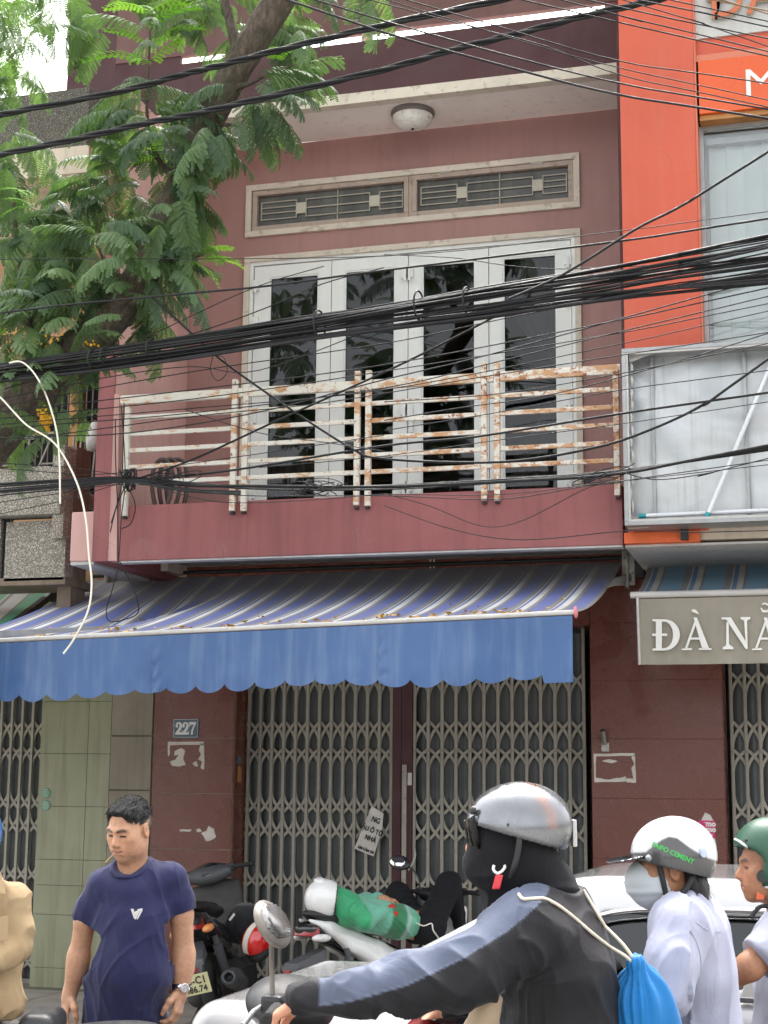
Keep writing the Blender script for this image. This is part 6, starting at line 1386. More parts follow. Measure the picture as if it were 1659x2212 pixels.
def strands(name, o, fr, mat, n, ln, flow, lift=.35, seed=1, tint=None, jit=.16):
    """short hair blades growing from a hair mesh, combed along flow (local directions)"""
    me = o.data; rs_ = np.random.RandomState(seed); V = np.empty(len(me.vertices)*3, np.float32); me.vertices.foreach_get('co', V); V = V.reshape(-1, 3).astype(float); Q = np.array([list(p.vertices) for p in me.polygons]); N = vnormals(V, Q)
    i = rs_.randint(0, len(V), n); p = V[i]; nn = N[i]; d = flow(fr.inv(p)) @ fr.R.T; d = d-nn*np.sum(d*nn, 1)[:, None]; d /= np.maximum(np.linalg.norm(d, axis=1), 1e-6)[:, None]; d = d+rs_.normal(0, jit, (n, 3))+nn*lift*rs_.uniform(.3, 1.3, (n, 1)); L = (ln*rs_.uniform(.5, 1.2, n))[:, None]; w = np.cross(d, nn)*.0011
    mid = p+d*L*.55+nn*.001; tip = p+d*L-nn*.35*lift*L*.6; W = np.concatenate([p-w, p+w, mid+w*.8, mid-w*.8, tip+w*.15, tip-w*.15]); k = np.arange(n); F = np.concatenate([np.stack([k, k+n, k+2*n, k+3*n], 1), np.stack([k+3*n, k+2*n, k+4*n, k+5*n], 1)])
    c = None if tint is None else np.tile(tint(p), (6, 1)); q = put(name, fast_mesh(name, W, F, False, c), mat, o); return tag(q, kind='stuff')
def comb(q): return np.stack([-.5-4*q[:, 0], .9-4*np.maximum(-q[:, 1], 0)*0+0*q[:, 1], np.where(q[:, 2] > .07, -.1, -1.2)], 1)
strands('strands', hro, hf, HAIRT, 3600, .015, comb, .05, 3, lambda p: haircol(p)*np.random.RandomState(4).uniform(.5, 1.6, (len(p), 1)))
# T-shirt
NAVY = mat_cloth('navy_jersey', (.019, .021, .076), 700, .10, .75, .12, .8)
s = SDF(mp(283, 2030)-np.array([.40, .36, .42]), mp(283, 2030)+np.array([.40, .36, .42]), .0055)
s.ell(mp(284, 1955, -.005), (.168, .118, .16), None, .0); s.ell(mp(281, 2010, .02), (.176, .13, .17), None, .06); s.ell(mp(276, 2095, .045), (.182, .150, .17), None, .06); s.ell(mp(270, 2175, .025), (.172, .145, .13), None, .06); s.ell(mp(268, 2225, .02), (.170, .145, .09), None, .05)
s.ell(mp(278, 1918, .02), (.125, .088, .07), CR_, .04); s.cone(mp(282, 1890, -.03), mp(222, 1908), .066, .060, .05); s.cone(mp(288, 1888, -.03), mp(370, 1896), .068, .062, .05)
s.chain([mp(222, 1914), mp(198, 1958), mp(184, 1990)], [.058, .054, .050], .035); s.chain([mp(370, 1902), mp(386, 1942), mp(396, 1976)], [.060, .059, .058], .035)
def cut_end(S, a, b, at, rad=.16):
    """slice a sleeve off square beyond the point at"""
    a, b, at = map(np.array, (a, b, at)); d = (b-a)/np.linalg.norm(b-a); S.rbox(at+d*.09, (rad, rad, .09), Frame((0, 0, 0), *[v for v in (np.cross(d, [.1, .9, .3]), np.cross(d, np.cross(d, [.1, .9, .3])))]).R, .0, .006, 'sub')
cut_end(s, armL[0], armL[1], mp(183, 1990), .12); cut_end(s, armR[0], armR[1], mp(394, 1970), .12)
zc = mp(270, 2205)[2]; s.plane((0, 0, zc), (0, 0, -1))
hole = SDF(mp(283, 2030)-np.array([.40, .36, .42]), mp(283, 2030)+np.array([.40, .36, .42]), .0055)
hole.cone(mp(281, 1790, .0), mp(273, 1851, .06), .060, .062, .0); hole.cone(mp(285, 1790, .0), mp(292, 1836, .01), .060, .070, .05); hole.cone(mp(273, 1851, .06), mp(262, 1848, .20), .062, .056, .03)
col_ = s.copy(); col_.F = np.maximum(np.maximum(s.F-.007, hole.F-.018), -hole.F); s.F = np.maximum(s.F, -hole.F)
fs_ = folds(Frame(mp(283, 2030), (CS, SN, 0), (SN, -CS, 0)).rot('Y', 18), .016, 2.2, 8.5, 2.)
f2_ = folds(Frame(mp(283, 2030), (CS, SN, 0), (SN, -CS, 0)).rot('Y', -35), .010, 3., 13., 5.)
tee = sdf_obj('shirt', s, NAVY, man, 2, lambda V: fs_(V)+.6*f2_(V))
sdf_obj('collar', col_, NAVY, tee, 2)
for a, b, c, r_ in ((armL[0], armL[1], mp(183, 1988), .079), (armR[0], armR[1], mp(394, 1967), .083)):
    pass
# chest logo: angular white mark
lq = lambda x, y: tuple(PD(274+x*1.4, 1966+y*1.4, MD-.205))
lg = MB()
for po in ([(6, -2), (10, -2), (14, 8), (11, 13)], [(11, 5), (14, 1), (20, 1), (14, 14), (12, 14)], [(16, -1), (24, -3), (24, 1), (18, 2)], [(20, 2), (24, 1), (17, 14), (15, 14)]): lg.prism([lq(*p) for p in po], tuple(toC*.002))
put('logo', lg.mesh('logo'), WPAINT, tee)
# toothpick, watch, trousers
put('toothpick', MB().tube([hf(.012, .098, -.066), hf(.035, .135, -.092)], .0016, 5).mesh('toothpick'), M('pale_wood', (.62, .45, .22), .6, .1, 9, 0), man)
wr = armR[-1]+(armR[-2]-armR[-1])*.10; wa = (armR[-1]-armR[-2]); wt_ = put('watch', MB().lathe(wr, wa, [(-.011, .034), (-.011, .0375), (.011, .0375), (.011, .034)], 18).mesh('watch'), CHR, man)
put('watch_face', MB().lathe(wr+toC*.033+Rt*.018, toC+Rt*.6, [(0, .019), (.006, .019), (.007, .016)], 18).mesh('watch_face'), M('silver_dial', (.66, .66, .64), .25, .1, 30, 0, metal=.5), wt_)
hp = [mp(240, 2225), mp(312, 2225)]; legs('trousers', hp, [mp(236, 2460, .1), mp(316, 2460, -.05)], [np.array([*mp(232, 2460, .0)[:2], -.02]), np.array([*mp(316, 2460, -.2)[:2], -.02])], .088, mat_cloth('dark_denim', (.022, .030, .055), 600), man, [(np.array([*mp(232, 2460, .03)[:2], -.09]), toC-Rt*.3), (np.array([*mp(316, 2460, -.18)[:2], -.09]), toC-Rt*.3)])
# ---- helpers for figures seen from the side
CR = np.stack([np.array([CS, SN, 0]), np.array([-SN, CS, 0]), np.array([0, 0, 1.])], 1)      # columns: right, away, up
from mathutils.bvhtree import BVHTree
def bvh(o): dg = bpy.context.evaluated_depsgraph_get(); bpy.context.view_layer.update(); me = o.data; return BVHTree.FromPolygons([tuple(o.matrix_world @ v.co) for v in me.vertices], [tuple(p.vertices) for p in me.polygons])
def on(tree, px, py, off=.004):
    """point where the sight line through a picture point meets a surface, lifted off it"""
    d = Vector(ray(px, py)).normalized(); h = tree.ray_cast(Vector(CAM), d)
    return None if h[0] is None else np.array(h[0]+h[1]*off*(1 if h[1].dot(d) < 0 else -1))
def pix(V):
    q = np.asarray(V)-CAM; D = q @ FW; return 829.5+FOC*(q @ RT)/D, 1106-FOC*(q @ UP)/D
def below(line):
    xs, ys = zip(*line); return lambda px: np.interp(px, xs, ys)
def box_around(pts, pad, h): pts = np.array(pts); return SDF(pts.min(0)-pad, pts.max(0)+pad, h)

def bb(a, b, h): p = np.array([.16, .16, .02]); return SDF(np.minimum(a, b)-p, np.maximum(a, b)+p, h)
def sstep(d, w): return np.clip(d/w+.5, 0, 1)

# ---- rider in the black and blue jacket
D1 = 4.4
def r1(px, py, t=0.): return PD(px, py, D1-t)
hf1 = FR_at(1092, 1806, D1, 90, 4)
wL = r1(655, 2160, .30); wR = r1(945, 2186, -.20)
big = SDF(np.minimum(r1(560, 2240, .45), r1(1250, 1680, -.45))-.05, np.maximum(r1(560, 2240, .45), r1(1250, 1680, -.45))+np.array([.05, .1, .1]), .0065)
head(big, hf1, 1.0, ears=False, neck=False); big.cone(hf1(0, -.02, -.06), r1(1150, 1965), .062, .075, .03)
elL = r1(885, 2125, .30); shL = r1(1142, 2005, .18); shR = r1(1165, 1985, -.19); elR = r1(1035, 2150, -.24)
big.cone(shL, shR, .08, .08, .03); big.chain([shL, elL, wL], [.06, .045, .030], .02); big.chain([shR, elR, wR], [.06, .045, .030], .02); big.ell(r1(1195, 2100), (.12, .16, .2), CR, .05)
hand(big, wL, np.array([-CS, -SN, 0])*.8+DN*.45, DN+np.array([CS, SN, 0])*.3, 1, .95, .98); hand(big, wR, np.array([-CS, -SN, 0])*.9+DN*.15, DN+np.array([CS, SN, 0])*.3, -1, .9, .98)
rider1 = sdf_obj('person', big, SKIN, None, 1, None, skin_col(hf1, 1., (.50, .235, .145)))
tag(rider1, 'rider in a black jacket with blue sleeve stripe and silver helmet', 'person')
# balaclava and neck gaiter
BAL = mat_cloth('black_jersey', (.007, .007, .0095), 500, .2, .85, .03, .7)
s = box_around([r1(1000, 1740), r1(1240, 1960)], .12, .006)
s.ell(hf1(0, -.015, .035), (.086, .106, .096), hf1.R, 0); s.ell(hf1(0, .024, -.030), (.090, .090, .102), hf1.R, .03); s.ell(hf1(0, .045, -.085), (.066, .070, .052), hf1.R, .03); s.ell(hf1(0, .07, -.07), (.05, .055, .05), hf1.R, .03)
s.cone(hf1(0, .0, -.10), r1(1120, 1950), .080, .085, .04); s.cone(r1(1120, 1950), r1(1175, 1945), .085, .095, .04); s.cone(r1(1175, 1925), r1(1200, 1915), .07, .06, .04)
s.ell(hf1(0, -.055, -.035), (.088, .07, .07), hf1.R, .04); s.cone(hf1(0, -.05, -.05), r1(1165, 1945), .085, .09, .04)
s.ell(hf1(0, .128, -.030), (.017, .034, .017), hf1.R, .008, 'sub')
f_ = folds(Frame(r1(1120, 1900)).rot('Y', 65), .014, 4, 15); sdf_obj('balaclava', s, BAL, rider1, 1, lambda V: f_(V)*np.clip((hf1(0, 0, -.05)[2]-V[:, 2])/.06, 0, 1))
# helmet
fh1 = FR_at(1121, 1778, D1, 90, 4)
SILV = M('silver_helmet', (.55, .56, .58), .20, .12, 7, .03, 25, metal=.75, coat=.5, spot=.3, sc=(.42, .42, .43), rv=.08)
def h1col(V):
    q = fh1.inv(V); c = np.tile((.19, .195, .205), (len(V), 1)); a = np.exp(-((q[:, 1]+.085-.5*np.maximum(q[:, 2]-.02, 0))/.016)**2)*(q[:, 2] > -.02)*(q[:, 2] < .115)
    c = c*(1-.3*a[:, None])+np.array([.45, .16, .08])*.3*a[:, None]; rim = sstep(.014-(q[:, 2]-(-.045+.36*q[:, 1])), .008)[:, None]; return c*(1-rim)+np.array([.10, .10, .105])*rim
SILT = M('silver_helmet_paint', (1, 1, 1), .26, .16, 9, .02, 25, metal=.85, coat=.25, tint=True, rv=.1)
hm1 = sdf_obj('helmet', open_helmet(fh1, h=.005, rx=.125, ry=.152, rz=.117, front_z=.010, rear_z=-.098), SILT, rider1, 2, None, h1col)
put('rear_clip', MB().hexa([fh1(x*.03, -.146-.004*j, -.075) for x, j in ((-1, 0), (1, 0), (1, 3), (-1, 3))], [fh1(x*.03, -.150-.004*j, .0) for x, j in ((-1, 0), (1, 0), (1, 3), (-1, 3))]).mesh('rear_clip', .003), PIPEW, hm1)
for yy, zz in ((.04, .0), (-.1, -.06)):
    k_ = .124*math.sqrt(max(0, 1-(yy/.152)**2-(zz/.117)**2)); put('rivet', MB().lathe(fh1(-k_*1.0, yy, zz), fh1.R @ np.array([-1, 0, 0]), [(0, .006), (.004, .005)], 8).mesh('rivet'), BPL, hm1)
put('visor_clip', MB().lathe(fh1(-.06, .128, .045), fh1.R @ np.array([-.4, .9, 0]), [(0, .012), (.01, .012), (.013, .006)], 10).mesh('visor_clip'), BPL, hm1)
vs_ = MB().grid(lambda u, v: fh1(*(np.array([.128*math.sin((u-.5)*1.25), .157*math.cos((u-.5)*1.25), 0])*(1-.10*v*v)+np.array([0, 0, .015-.105*v+.02*abs(2*u-1)**2]))), 24, 12)
put('visor', vs_.mesh('visor', fix=False), mat_glass('smoked_visor', (.03, .035, .055), 1.3), hm1)
put('chin_strap', MB().tube(spline([fh1(-.118, .01, -.03), fh1(-.112, .02, -.08), fh1(-.095, .035, -.125), fh1(-.05, .05, -.16)], 5), .009, 8).mesh('chin_strap'), BPL, hm1)
q0 = r1(1075, 1905, .115)
bk_ = put('buckle', MB().hexa(*[[q0+CR @ np.array([x+z*.25, y, z]) for x, y in ((-.011, -.006), (.011, -.006), (.011, .006), (-.011, .006))] for z in (-.020, .020)]).mesh('buckle', .004), M('red_buckle', (.62, .03, .045), .35, .1, 9, 0, coat=.3), hm1)
put('buckle_ring', MB().tube(spline([q0+CR @ np.array([x, -.004, z]) for x, z in ((-.010, .046), (-.012, .034), (-.002, .024), (.010, .028), (.020, .040), (.018, .046))], 4), .0042, 7).mesh('buckle_ring'), WPAINT, hm1)
# jacket
s = SDF(np.minimum(r1(575, 2260, .5), r1(1380, 1900, -.5))-.03, np.maximum(r1(575, 2260, .5), r1(1380, 1900, -.5))+np.array([.03, .03, .06]), .006)
s.ell(r1(1172, 2000), (.115, .20, .115), CR, 0); s.ell(r1(1205, 2090), (.165, .215, .17), CR, .08); s.ell(r1(1218, 2210), (.172, .21, .18), CR, .06); s.ell(r1(1225, 2330), (.16, .2, .16), CR, .05)
s.cone(r1(1160, 1962, .08), shL, .075, .080, .05); s.cone(r1(1170, 1962, -.08), shR, .075, .08, .05); s.cone(r1(1165, 1945), r1(1215, 1975), .075, .09, .05)
s.chain([shL, r1(1010, 2098, .26), elL, r1(770, 2147, .30), r1(645, 2162, .30)], [.100, .090, .070, .056, .046], .045); s.chain([shR, elR, r1(960, 2180, -.21)], [.086, .070, .050], .045)
cut_end(s, elL, wL, r1(612, 2164, .30), .12); cut_end(s, elR, wR, r1(948, 2184, -.20), .12)
low1 = below([(560, 2190), (691, 2172), (760, 2162), (879, 2128), (1000, 2070), (1097, 2010), (1150, 1965), (1188, 1925), (1300, 1700)])
def jcol(V):
    x, y = pix(V); D = (V-CAM) @ FW; c = np.tile((.0075, .0075, .010), (len(V), 1)); bk = np.clip((x-1180)/120, 0, 1)*np.clip((2120-y)/150, 0, 1); c = c+bk[:, None]*np.array([.014, .0085, .010])
    d = low1(x)-y; w = sstep(d, 5)*sstep(x-690, 5)*sstep(1186-x, 5)*(D < D1-.02); e = np.exp(-((d-1)/2.2)**2)*sstep(x-690, 5)*sstep(1180-x, 5)*(D < D1-.02)
    c = c*(1-w[:, None])+np.array([.088, .105, .155])*w[:, None]; return c*(1-.6*e[:, None])+np.array([.17, .20, .29])*.6*e[:, None]
JCK = mat_cloth('jacket_nylon', (1, 1, 1), 400, .12, .6, .04, .7, True)
fA = Frame(elL); d_ = (elL-shL)/np.linalg.norm(elL-shL); fA.R = np.stack([np.cross(d_, [0, 0, 1]), np.cross(d_, np.cross(d_, [0, 0, 1])), d_], 1); fA = fA.rot('X', 55)
f1_ = folds(fA, .020, 3.5, 12); f2__ = folds(Frame(r1(1200, 2100)).rot('X', 40), .016, 3, 9, 4.)
jk1 = sdf_obj('jacket', s, JCK, rider1, 2, lambda V: np.where(pix(V)[0] < 1120, f1_(V), f2__(V)), jcol)
tj = bvh(jk1)
def strap(name, pts, r_, mat, parent, tree, off=.004, n=6):
    q = []
    for i in range(len(pts)-1):
        for k in range(6):
            t = k/6; a = on(tree, pts[i][0]*(1-t)+pts[i+1][0]*t, pts[i][1]*(1-t)+pts[i+1][1]*t, off)
            if a is not None: q.append(a)
    q2 = [np.mean(q[max(0, i-2):i+3], 0) for i in range(len(q))]; return put(name, MB().tube(q2, r_, n).mesh(name, fix=False), mat, parent)
# drawstring bag on the back
BAG = mat_cloth('blue_nylon', (.006, .155, .42), 300, .08, .5, .1, .5)
bc = r1(1390, 2200, .06); s = SDF(bc-np.array([.2, .2, .28]), bc+np.array([.2, .2, .22]), .006)
s.chain([r1(1373, 2080, .08), r1(1378, 2100, .08)], [.026, .022], .01); s.ell(r1(1375, 2082, .08), (.024, .02, .012), CR, .01); s.ell(r1(1383, 2150, .06), (.070, .065, .085), CR, .03); s.ell(r1(1394, 2215, .05), (.105, .085, .115), CR, .06); s.ell(r1(1402, 2275, .05), (.11, .085, .09), CR, .04)
top_ = r1(1374, 2086, .08)
def bagd(V):
    q = (V-top_) @ CR; a = np.arctan2(q[:, 1], q[:, 0]+.0001); r_ = np.linalg.norm(q, axis=1); return .0065*np.sin(a*9+3*vnoise(V*7, 1.))*np.exp(-((r_-.10)/.09)**2)+.005*vnoise(V*np.array([14, 14, 6]), 1.)
bag = tag(sdf_obj('drawstring_bag', s, BAG, None, 1, bagd), 'bright blue drawstring bag hanging on the back of the black jacket', 'bag')
STR = M('cream_cord', (.62, .57, .46), .8, .12, 40, .3, 150)
strap('strap', [(1119, 1931), (1128, 1945), (1150, 1944), (1176, 1942), (1205, 1957), (1240, 1985), (1294, 2031), (1335, 2062)], .0048, STR, bag, tj)
strap('strap', [(1248, 1904), (1270, 1945), (1290, 1978), (1310, 2012)], .0048, STR, bag, tj)
for o, c in ((bag.children[0], (1368, 2081)), (bag.children[1], (1374, 2080))):
    q = Vector(np.mean([v.co for v in list(o.data.vertices)[-6:]], 0)); e = Vector(r1(*c, .09)); m_ = q.lerp(e, .5)+Vector((.01, -.01, .0)); put('strap', MB().tube(spline([q, m_, e], 5), .0048, 6).mesh('strap', fix=False), STR, bag)
# khaki pouch in front of the rider
kc = r1(1048, 2190, .18); s = SDF(kc-.2, kc+.2, .006); s.chain([r1(1068, 2160, .18), r1(1050, 2185, .18), r1(1035, 2230, .18)], [.020, .036, .050], .02)
tag(sdf_obj('khaki_pouch', s, mat_cloth('khaki_cotton', (.36, .27, .18), 400), None, 1, folds(Frame(kc).rot('Y', 25), .008, 4, 18)), 'small khaki cloth pouch tucked against the chest of the black jacket', 'pouch')
BUL = np.array([-CS, -SN, 0])
def bike_under(hip, heading, label, size, **kw):
    c, s_ = math.cos(R(heading)), math.sin(R(heading)); return scooter(label, (hip[0]-.20*size*c, hip[1]-.20*size*s_, -.10), heading, size=size, group=None, **kw)
def seat_legs(parent, hipc, fwd, mat, rad=.085, zf=.28, sp=.10):
    f = np.array([*fwd[:2], 0.]); f /= np.linalg.norm(f); l = np.array([-f[1], f[0], 0]); a = [hipc+l*sp, hipc-l*sp]; kn = [p+f*.42+l*q*.08+np.array([0, 0, -.12]) for p, q in zip(a, (1, -1))]; ft = [np.array([*(k+f*.02+l*q*.02)[:2], zf]) for k, q in zip(kn, (1, -1))]
    legs('trousers', a, kn, ft, rad, mat, parent, [(np.array([p[0]+f[0]*.03, p[1]+f[1]*.03, zf-.03]), f) for p in ft])
TRB = mat_cloth('black_trousers', (.016, .016, .018), 500); TRG = mat_cloth('grey_trousers', (.085, .078, .072), 500)
hip1 = r1(1228, 2345); bike_under(hip1, 180., 'scooter ridden by the rider in the black jacket, chrome round mirror', 1.15, body=BGL, apron=WGL, dash=False, mirm=M('mirror_back', (.22, .20, .18), .42, .25, 6, .1, 40, metal=.3), coverm=BPL, steer=-4., mirrors=(True, False)); seat_legs(rider1, hip1, (-1, 0), TRB)

# ---- rider with the white helmet and face mask
D2 = 4.9
def r2(px, py, t=0.): return PD(px, py, D2-t)
hf2 = FR_at(1440, 1874, D2, 88, 6)
s = bb(r2(1290, 2250, .4), r2(1600, 1780, -.35), .0055); head(s, hf2, 1., neck=False); s.cone(hf2(0, -.025, -.05), r2(1475, 1965), .055, .066, .03)
sh2, el2, wr2 = r2(1470, 2000, .17), r2(1436, 2135, .25), r2(1335, 2205, .24); sh2r = r2(1490, 2000, -.17)
s.cone(sh2, sh2r, .06, .06, .03); s.chain([sh2, el2, wr2], [.05, .042, .029], .02); s.ell(r2(1500, 2110), (.10, .14, .18), CR, .05); hand(s, wr2, BUL+DN*.2, DN, 1, .8)
rider2 = sdf_obj('person', s, SKIN, None, 1, None, skin_col(hf2, 1., (.36, .165, .085)))
tag(rider2, 'rider in a pale lavender shirt with white helmet and grey face mask', 'person')
fh2 = FR_at(1455, 1842, D2, 88, 5)
bl = [(1330, 1838), (1385, 1834), (1400, 1822), (1418, 1811), (1434, 1805), (1450, 1809), (1474, 1831), (1495, 1846), (1515, 1857), (1549, 1868), (1600, 1875)]; _b2 = below(bl)
def h2col(V):
    q = fh2.inv(V); px = 1455-q[:, 1]/(D2/FOC); py = 1842-q[:, 2]/(D2/FOC); d = py-_b2(px); m = sstep(d, 3.2)[:, None]; e = np.exp(-(d/1.7)**2)[:, None]; rb = (sstep(px-1530, 6)*sstep(d-6, 4))[:, None]
    c = np.array([.56, .56, .58])*(1-m)+np.array([.058, .056, .055])*m; c = c*(1-rb)+np.array([.34, .31, .27])*rb; return c*(1-.7*e)+np.array([.03, .03, .03])*.7*e
H2M = M('half_white_helmet', (1, 1, 1), .24, .05, 6, 0, coat=.5, tint=True)
hm2 = sdf_obj('helmet', open_helmet(fh2, h=.0035, rx=.115, ry=.136, rz=.115, front_z=-.008, rear_z=-.098), H2M, rider2, 1, None, h2col); th2 = bvh(hm2)
s = SDF(fh2.o-.3, fh2.o+.3, .005); s.ell(fh2(0, .145, -.004), (.092, .075, .006), fh2.rot('X', -7).R, 0); s.ell(fh2(0, 0, -.01), (.105, .126, .10), fh2.R, 0, 'sub'); sdf_obj('peak', s, BGL, hm2)
put('peak_stud', MB().lathe(fh2(-.083, .098, -.005), fh2.R @ np.array([-1, .4, 0]), [(0, .011), (.006, .010), (.009, .004)], 12).mesh('peak_stud'), ALU, hm2)
GTX = M('green_print', (.05, .42, .08), .5, .1, 20, 0)
c0, c1 = r2(1415, 1826, .12), r2(1492, 1860, .12); xd = c1-c0; yd = np.array([0, 0, 1.])
def wrap_on(tree, off):
    def w(q, c):
        px, py = pix(np.array([q])); a = on(tree, px[0], py[0], off+max(0, c)); return q if a is None else a
    return w
place_text('lettering', 'FAIFO CEMENT', GTX, hm2, (c0+c1)/2, xd, yd, .0205, .0006, .0004, 1.0, wrap=wrap_on(th2, .0012))
lgd = on(th2, 1519, 1842, .001)
put('round_sticker', MB().lathe(lgd, lgd-fh2.o, [(0, .016), (.001, .016), (.0012, .012)], 16).mesh('round_sticker'), M('grey_print', (.42, .48, .58), .5, .2, 40, 0), hm2)
# mask, straps, hair
MSK = mat_cloth('mask_fibre', (.50, .53, .54), 600, .06, .85, .1, .25)
s = SDF(hf2.o-.22, hf2.o+.2, .0045); s.ell(hf2(0, .066, -.042), (.066, .060, .082), hf2.R, 0); s.ell(hf2(0, .095, -.035), (.035, .040, .04), hf2.R, .04); s.ell(hf2(0, .03, -.045), (.073, .055, .060), hf2.R, .03)
s.ell(hf2(0, .035, -.05), (.077, .06, .062), hf2.R, .03); s.plane(hf2(0, .018, -.04), hf2.R @ np.array([0, -1, .25])); sdf_obj('face_mask', s, MSK, rider2, 1, lambda V: .0022*np.sin(hf2.inv(V)[:, 2]*170)*np.exp(-((hf2.inv(V)[:, 2]+.065)/.02)**2))
STP = M('strap_webbing', (.018, .018, .02), .7, .2, 30, .3, 200)
def wristrap(pts, r_=.009): return put('chin_strap', MB().tube(spline([hf2(*p) for p in pts], 5), r_, 8).mesh('chin_strap', fix=False), STP, hm2)
wristrap([(-.083, .040, .030), (-.086, .036, -.02), (-.082, .030, -.075), (-.062, .022, -.125), (-.02, .03, -.14)]); wristrap([(-.088, -.058, -.03), (-.090, -.035, -.062), (-.088, -.008, -.082), (-.084, .024, -.092)], .010)
put('strap_slider', MB().hexa(*[[hf2(-.085+dx, .026+dy, z) for dx, dy in ((-.012, -.020), (.006, -.020), (.006, .020), (-.012, .020))] for z in (-.112, -.076)]).mesh('strap_slider', .004), PIPEW, hm2); put('strap_pad', MB().hexa(*[[hf2(-.082+dx, -.018+dy, z) for dx, dy in ((-.012, -.030), (.010, -.030), (.010, .022), (-.012, .022))] for z in (-.128, -.094)]).mesh('strap_pad', .004), STP, hm2)
s = SDF(hf2.o-.24, hf2.o+.2, .005); s.ell(hf2(0, -.070, -.045), (.085, .045, .065), hf2.R, 0); s.ell(hf2(0, -.085, -.085), (.065, .035, .05), hf2.R, .02); s.ell(hf2(0, -.06, .02), (.085, .05, .05), hf2.R, .02)
hr2 = sdf_obj('hair', s, HAIRB, rider2, 1, lambda V: .006*vnoise(hf2.inv(V)*np.array([90, 90, 18]), 1.)); strands('strands', hr2, hf2, HAIRB, 900, .03, lambda q: np.tile((0., -.35, -1.), (len(q), 1)), .5)
# shirt
LAV = mat_cloth('lavender_cotton', (.44, .45, .56), 600, .05, .75, .05, .9)
s = bb(r2(1330, 2260, .45), r2(1630, 1920, -.4), .0065)
s.ell(r2(1490, 2015), (.115, .185, .105), CR, 0); s.ell(r2(1500, 2100), (.135, .19, .15), CR, .07); s.ell(r2(1505, 2210), (.145, .185, .17), CR, .06); s.ell(r2(1505, 2300), (.145, .18, .12), CR, .05)
s.cone(r2(1475, 1968, .05), sh2, .066, .078, .05); s.cone(r2(1490, 1968, -.05), sh2r, .066, .078, .05); s.cone(r2(1480, 1955), r2(1515, 1990), .07, .08, .05)
s.chain([sh2, r2(1450, 2075, .22), r2(1432, 2140, .25)], [.084, .082, .080], .04); s.chain([r2(1432, 2140, .25), r2(1372, 2180, .25)], [.074, .066], .03); s.chain([sh2r, r2(1455, 2120, -.24)], [.08, .07], .04)
s.cone(hf2(0, -.02, -.07), r2(1466, 1948, .03), .060, .066, .01, 'sub')
fl = Frame(sh2); fl.R = CR.copy(); fl = fl.rot('Y', 35); g1 = folds(fl, .022, 2.2, 13, 1.); g2 = folds(Frame(r2(1520, 2120)).rot('Y', -12), .018, 1.6, 12, 3.)
lv = sdf_obj('shirt', s, LAV, rider2, 2, lambda V: np.where(pix(V)[0] < 1490, g1(V), g2(V)))
s = SDF(r2(1470, 1950)-.2, r2(1470, 1950)+.2, .005)
ring = [r2(1432, 1992, .09), r2(1440, 1968, .11), r2(1462, 1945, .105), r2(1490, 1932, .075), r2(1508, 1930, .0), r2(1492, 1935, -.07)]
s.chain(ring, [.013]*6, .012); s.chain([p+np.array([0, 0, -.018])+(p-r2(1475, 1950))*.15 for p in ring], [.011]*6, .02); sdf_obj('collar', s, LAV, lv, 1)
strapl = bvh(lv)
for pts in ([(1487, 2003), (1503, 2030), (1512, 2060), (1515, 2090), (1510, 2110)], [(1500, 1990), (1530, 2012), (1570, 2012)]):
    try: strap('seam', pts, .0022, LAV, lv, strapl, .001, 5)
    except Exception: pass
hip2 = r2(1508, 2330); bike_under(hip2, 180., 'scooter ridden by the rider in the lavender shirt', 1.1, body=M('bike_red', (.25, .02, .02), .25, .1, 4, 0, coat=.6), apron=M('bike_red', (.25, .02, .02)), mirrors=(False, False)); seat_legs(rider2, hip2, (-1, 0), TRG)

# ---- rider with the green helmet
D3 = 5.4
def r3(px, py, t=0.): return PD(px, py, D3-t)
hf3 = FR_at(1659, 1868, D3, 88, 5)
s = bb(r3(1500, 2260, .4), r3(1840, 1760, -.35), .0055); head(s, hf3, 1., neck=False, nose=1.03); s.cone(hf3(0, -.02, -.05), r3(1700, 1975), .055, .066, .03)
sh3, el3, wr3 = r3(1700, 2015, .17), r3(1620, 2088, .24), r3(1520, 2150, .15); sh3r = r3(1710, 2015, -.17)
s.cone(sh3, sh3r, .06, .06, .03); s.chain([sh3, el3, wr3], [.056, .046, .030], .02); s.ell(r3(1720, 2120), (.10, .14, .18), CR, .05); hand(s, wr3, BUL+DN*.2, DN, 1, .8)
rider3 = sdf_obj('person', s, SKIN, None, 1, None, skin_col(hf3, 1., (.40, .19, .105)))
tag(rider3, 'rider in a grey T-shirt with dark green open-face helmet', 'person')
fh3 = FR_at(1664, 1846, D3, 88, 3)
s = SDF(fh3.o-.2, fh3.o+.2, .0045); s.ell(fh3.o, (.125, .133, .13), fh3.R, 0); s.ell(fh3(0, -.01, -.05), (.120, .118, .09), fh3.R, .03); s.plane(fh3(0, 0, -.112), fh3.R @ np.array([0, .1, -1]))
cutb = fh3.at(0, .155, -.10).rot('X', 0); s.rbox(cutb.o, (.2, .086, .118), cutb.R, .03, .03, 'sub'); c2 = fh3.at(0, .16, -.02).rot('X', 32); s.rbox(c2.o, (.2, .085, .055), c2.R, .02, .03, 'sub')
i_ = SDF(fh3.o-.2, fh3.o+.2, .0045); i_.ell(fh3.o, (.112, .12, .117), fh3.R, 0); i_.ell(fh3(0, -.01, -.06), (.106, .105, .09), fh3.R, .03); keepF = s.F.copy(); s.F = np.maximum(s.F, -i_.F)
hm3 = sdf_obj('helmet', s, M('helmet_green', (.018, .075, .042), .42, .12, 4, .03, 30, spot=.2, sc=(.04, .10, .07)), rider3, 1); th3 = bvh(hm3)
tr = []
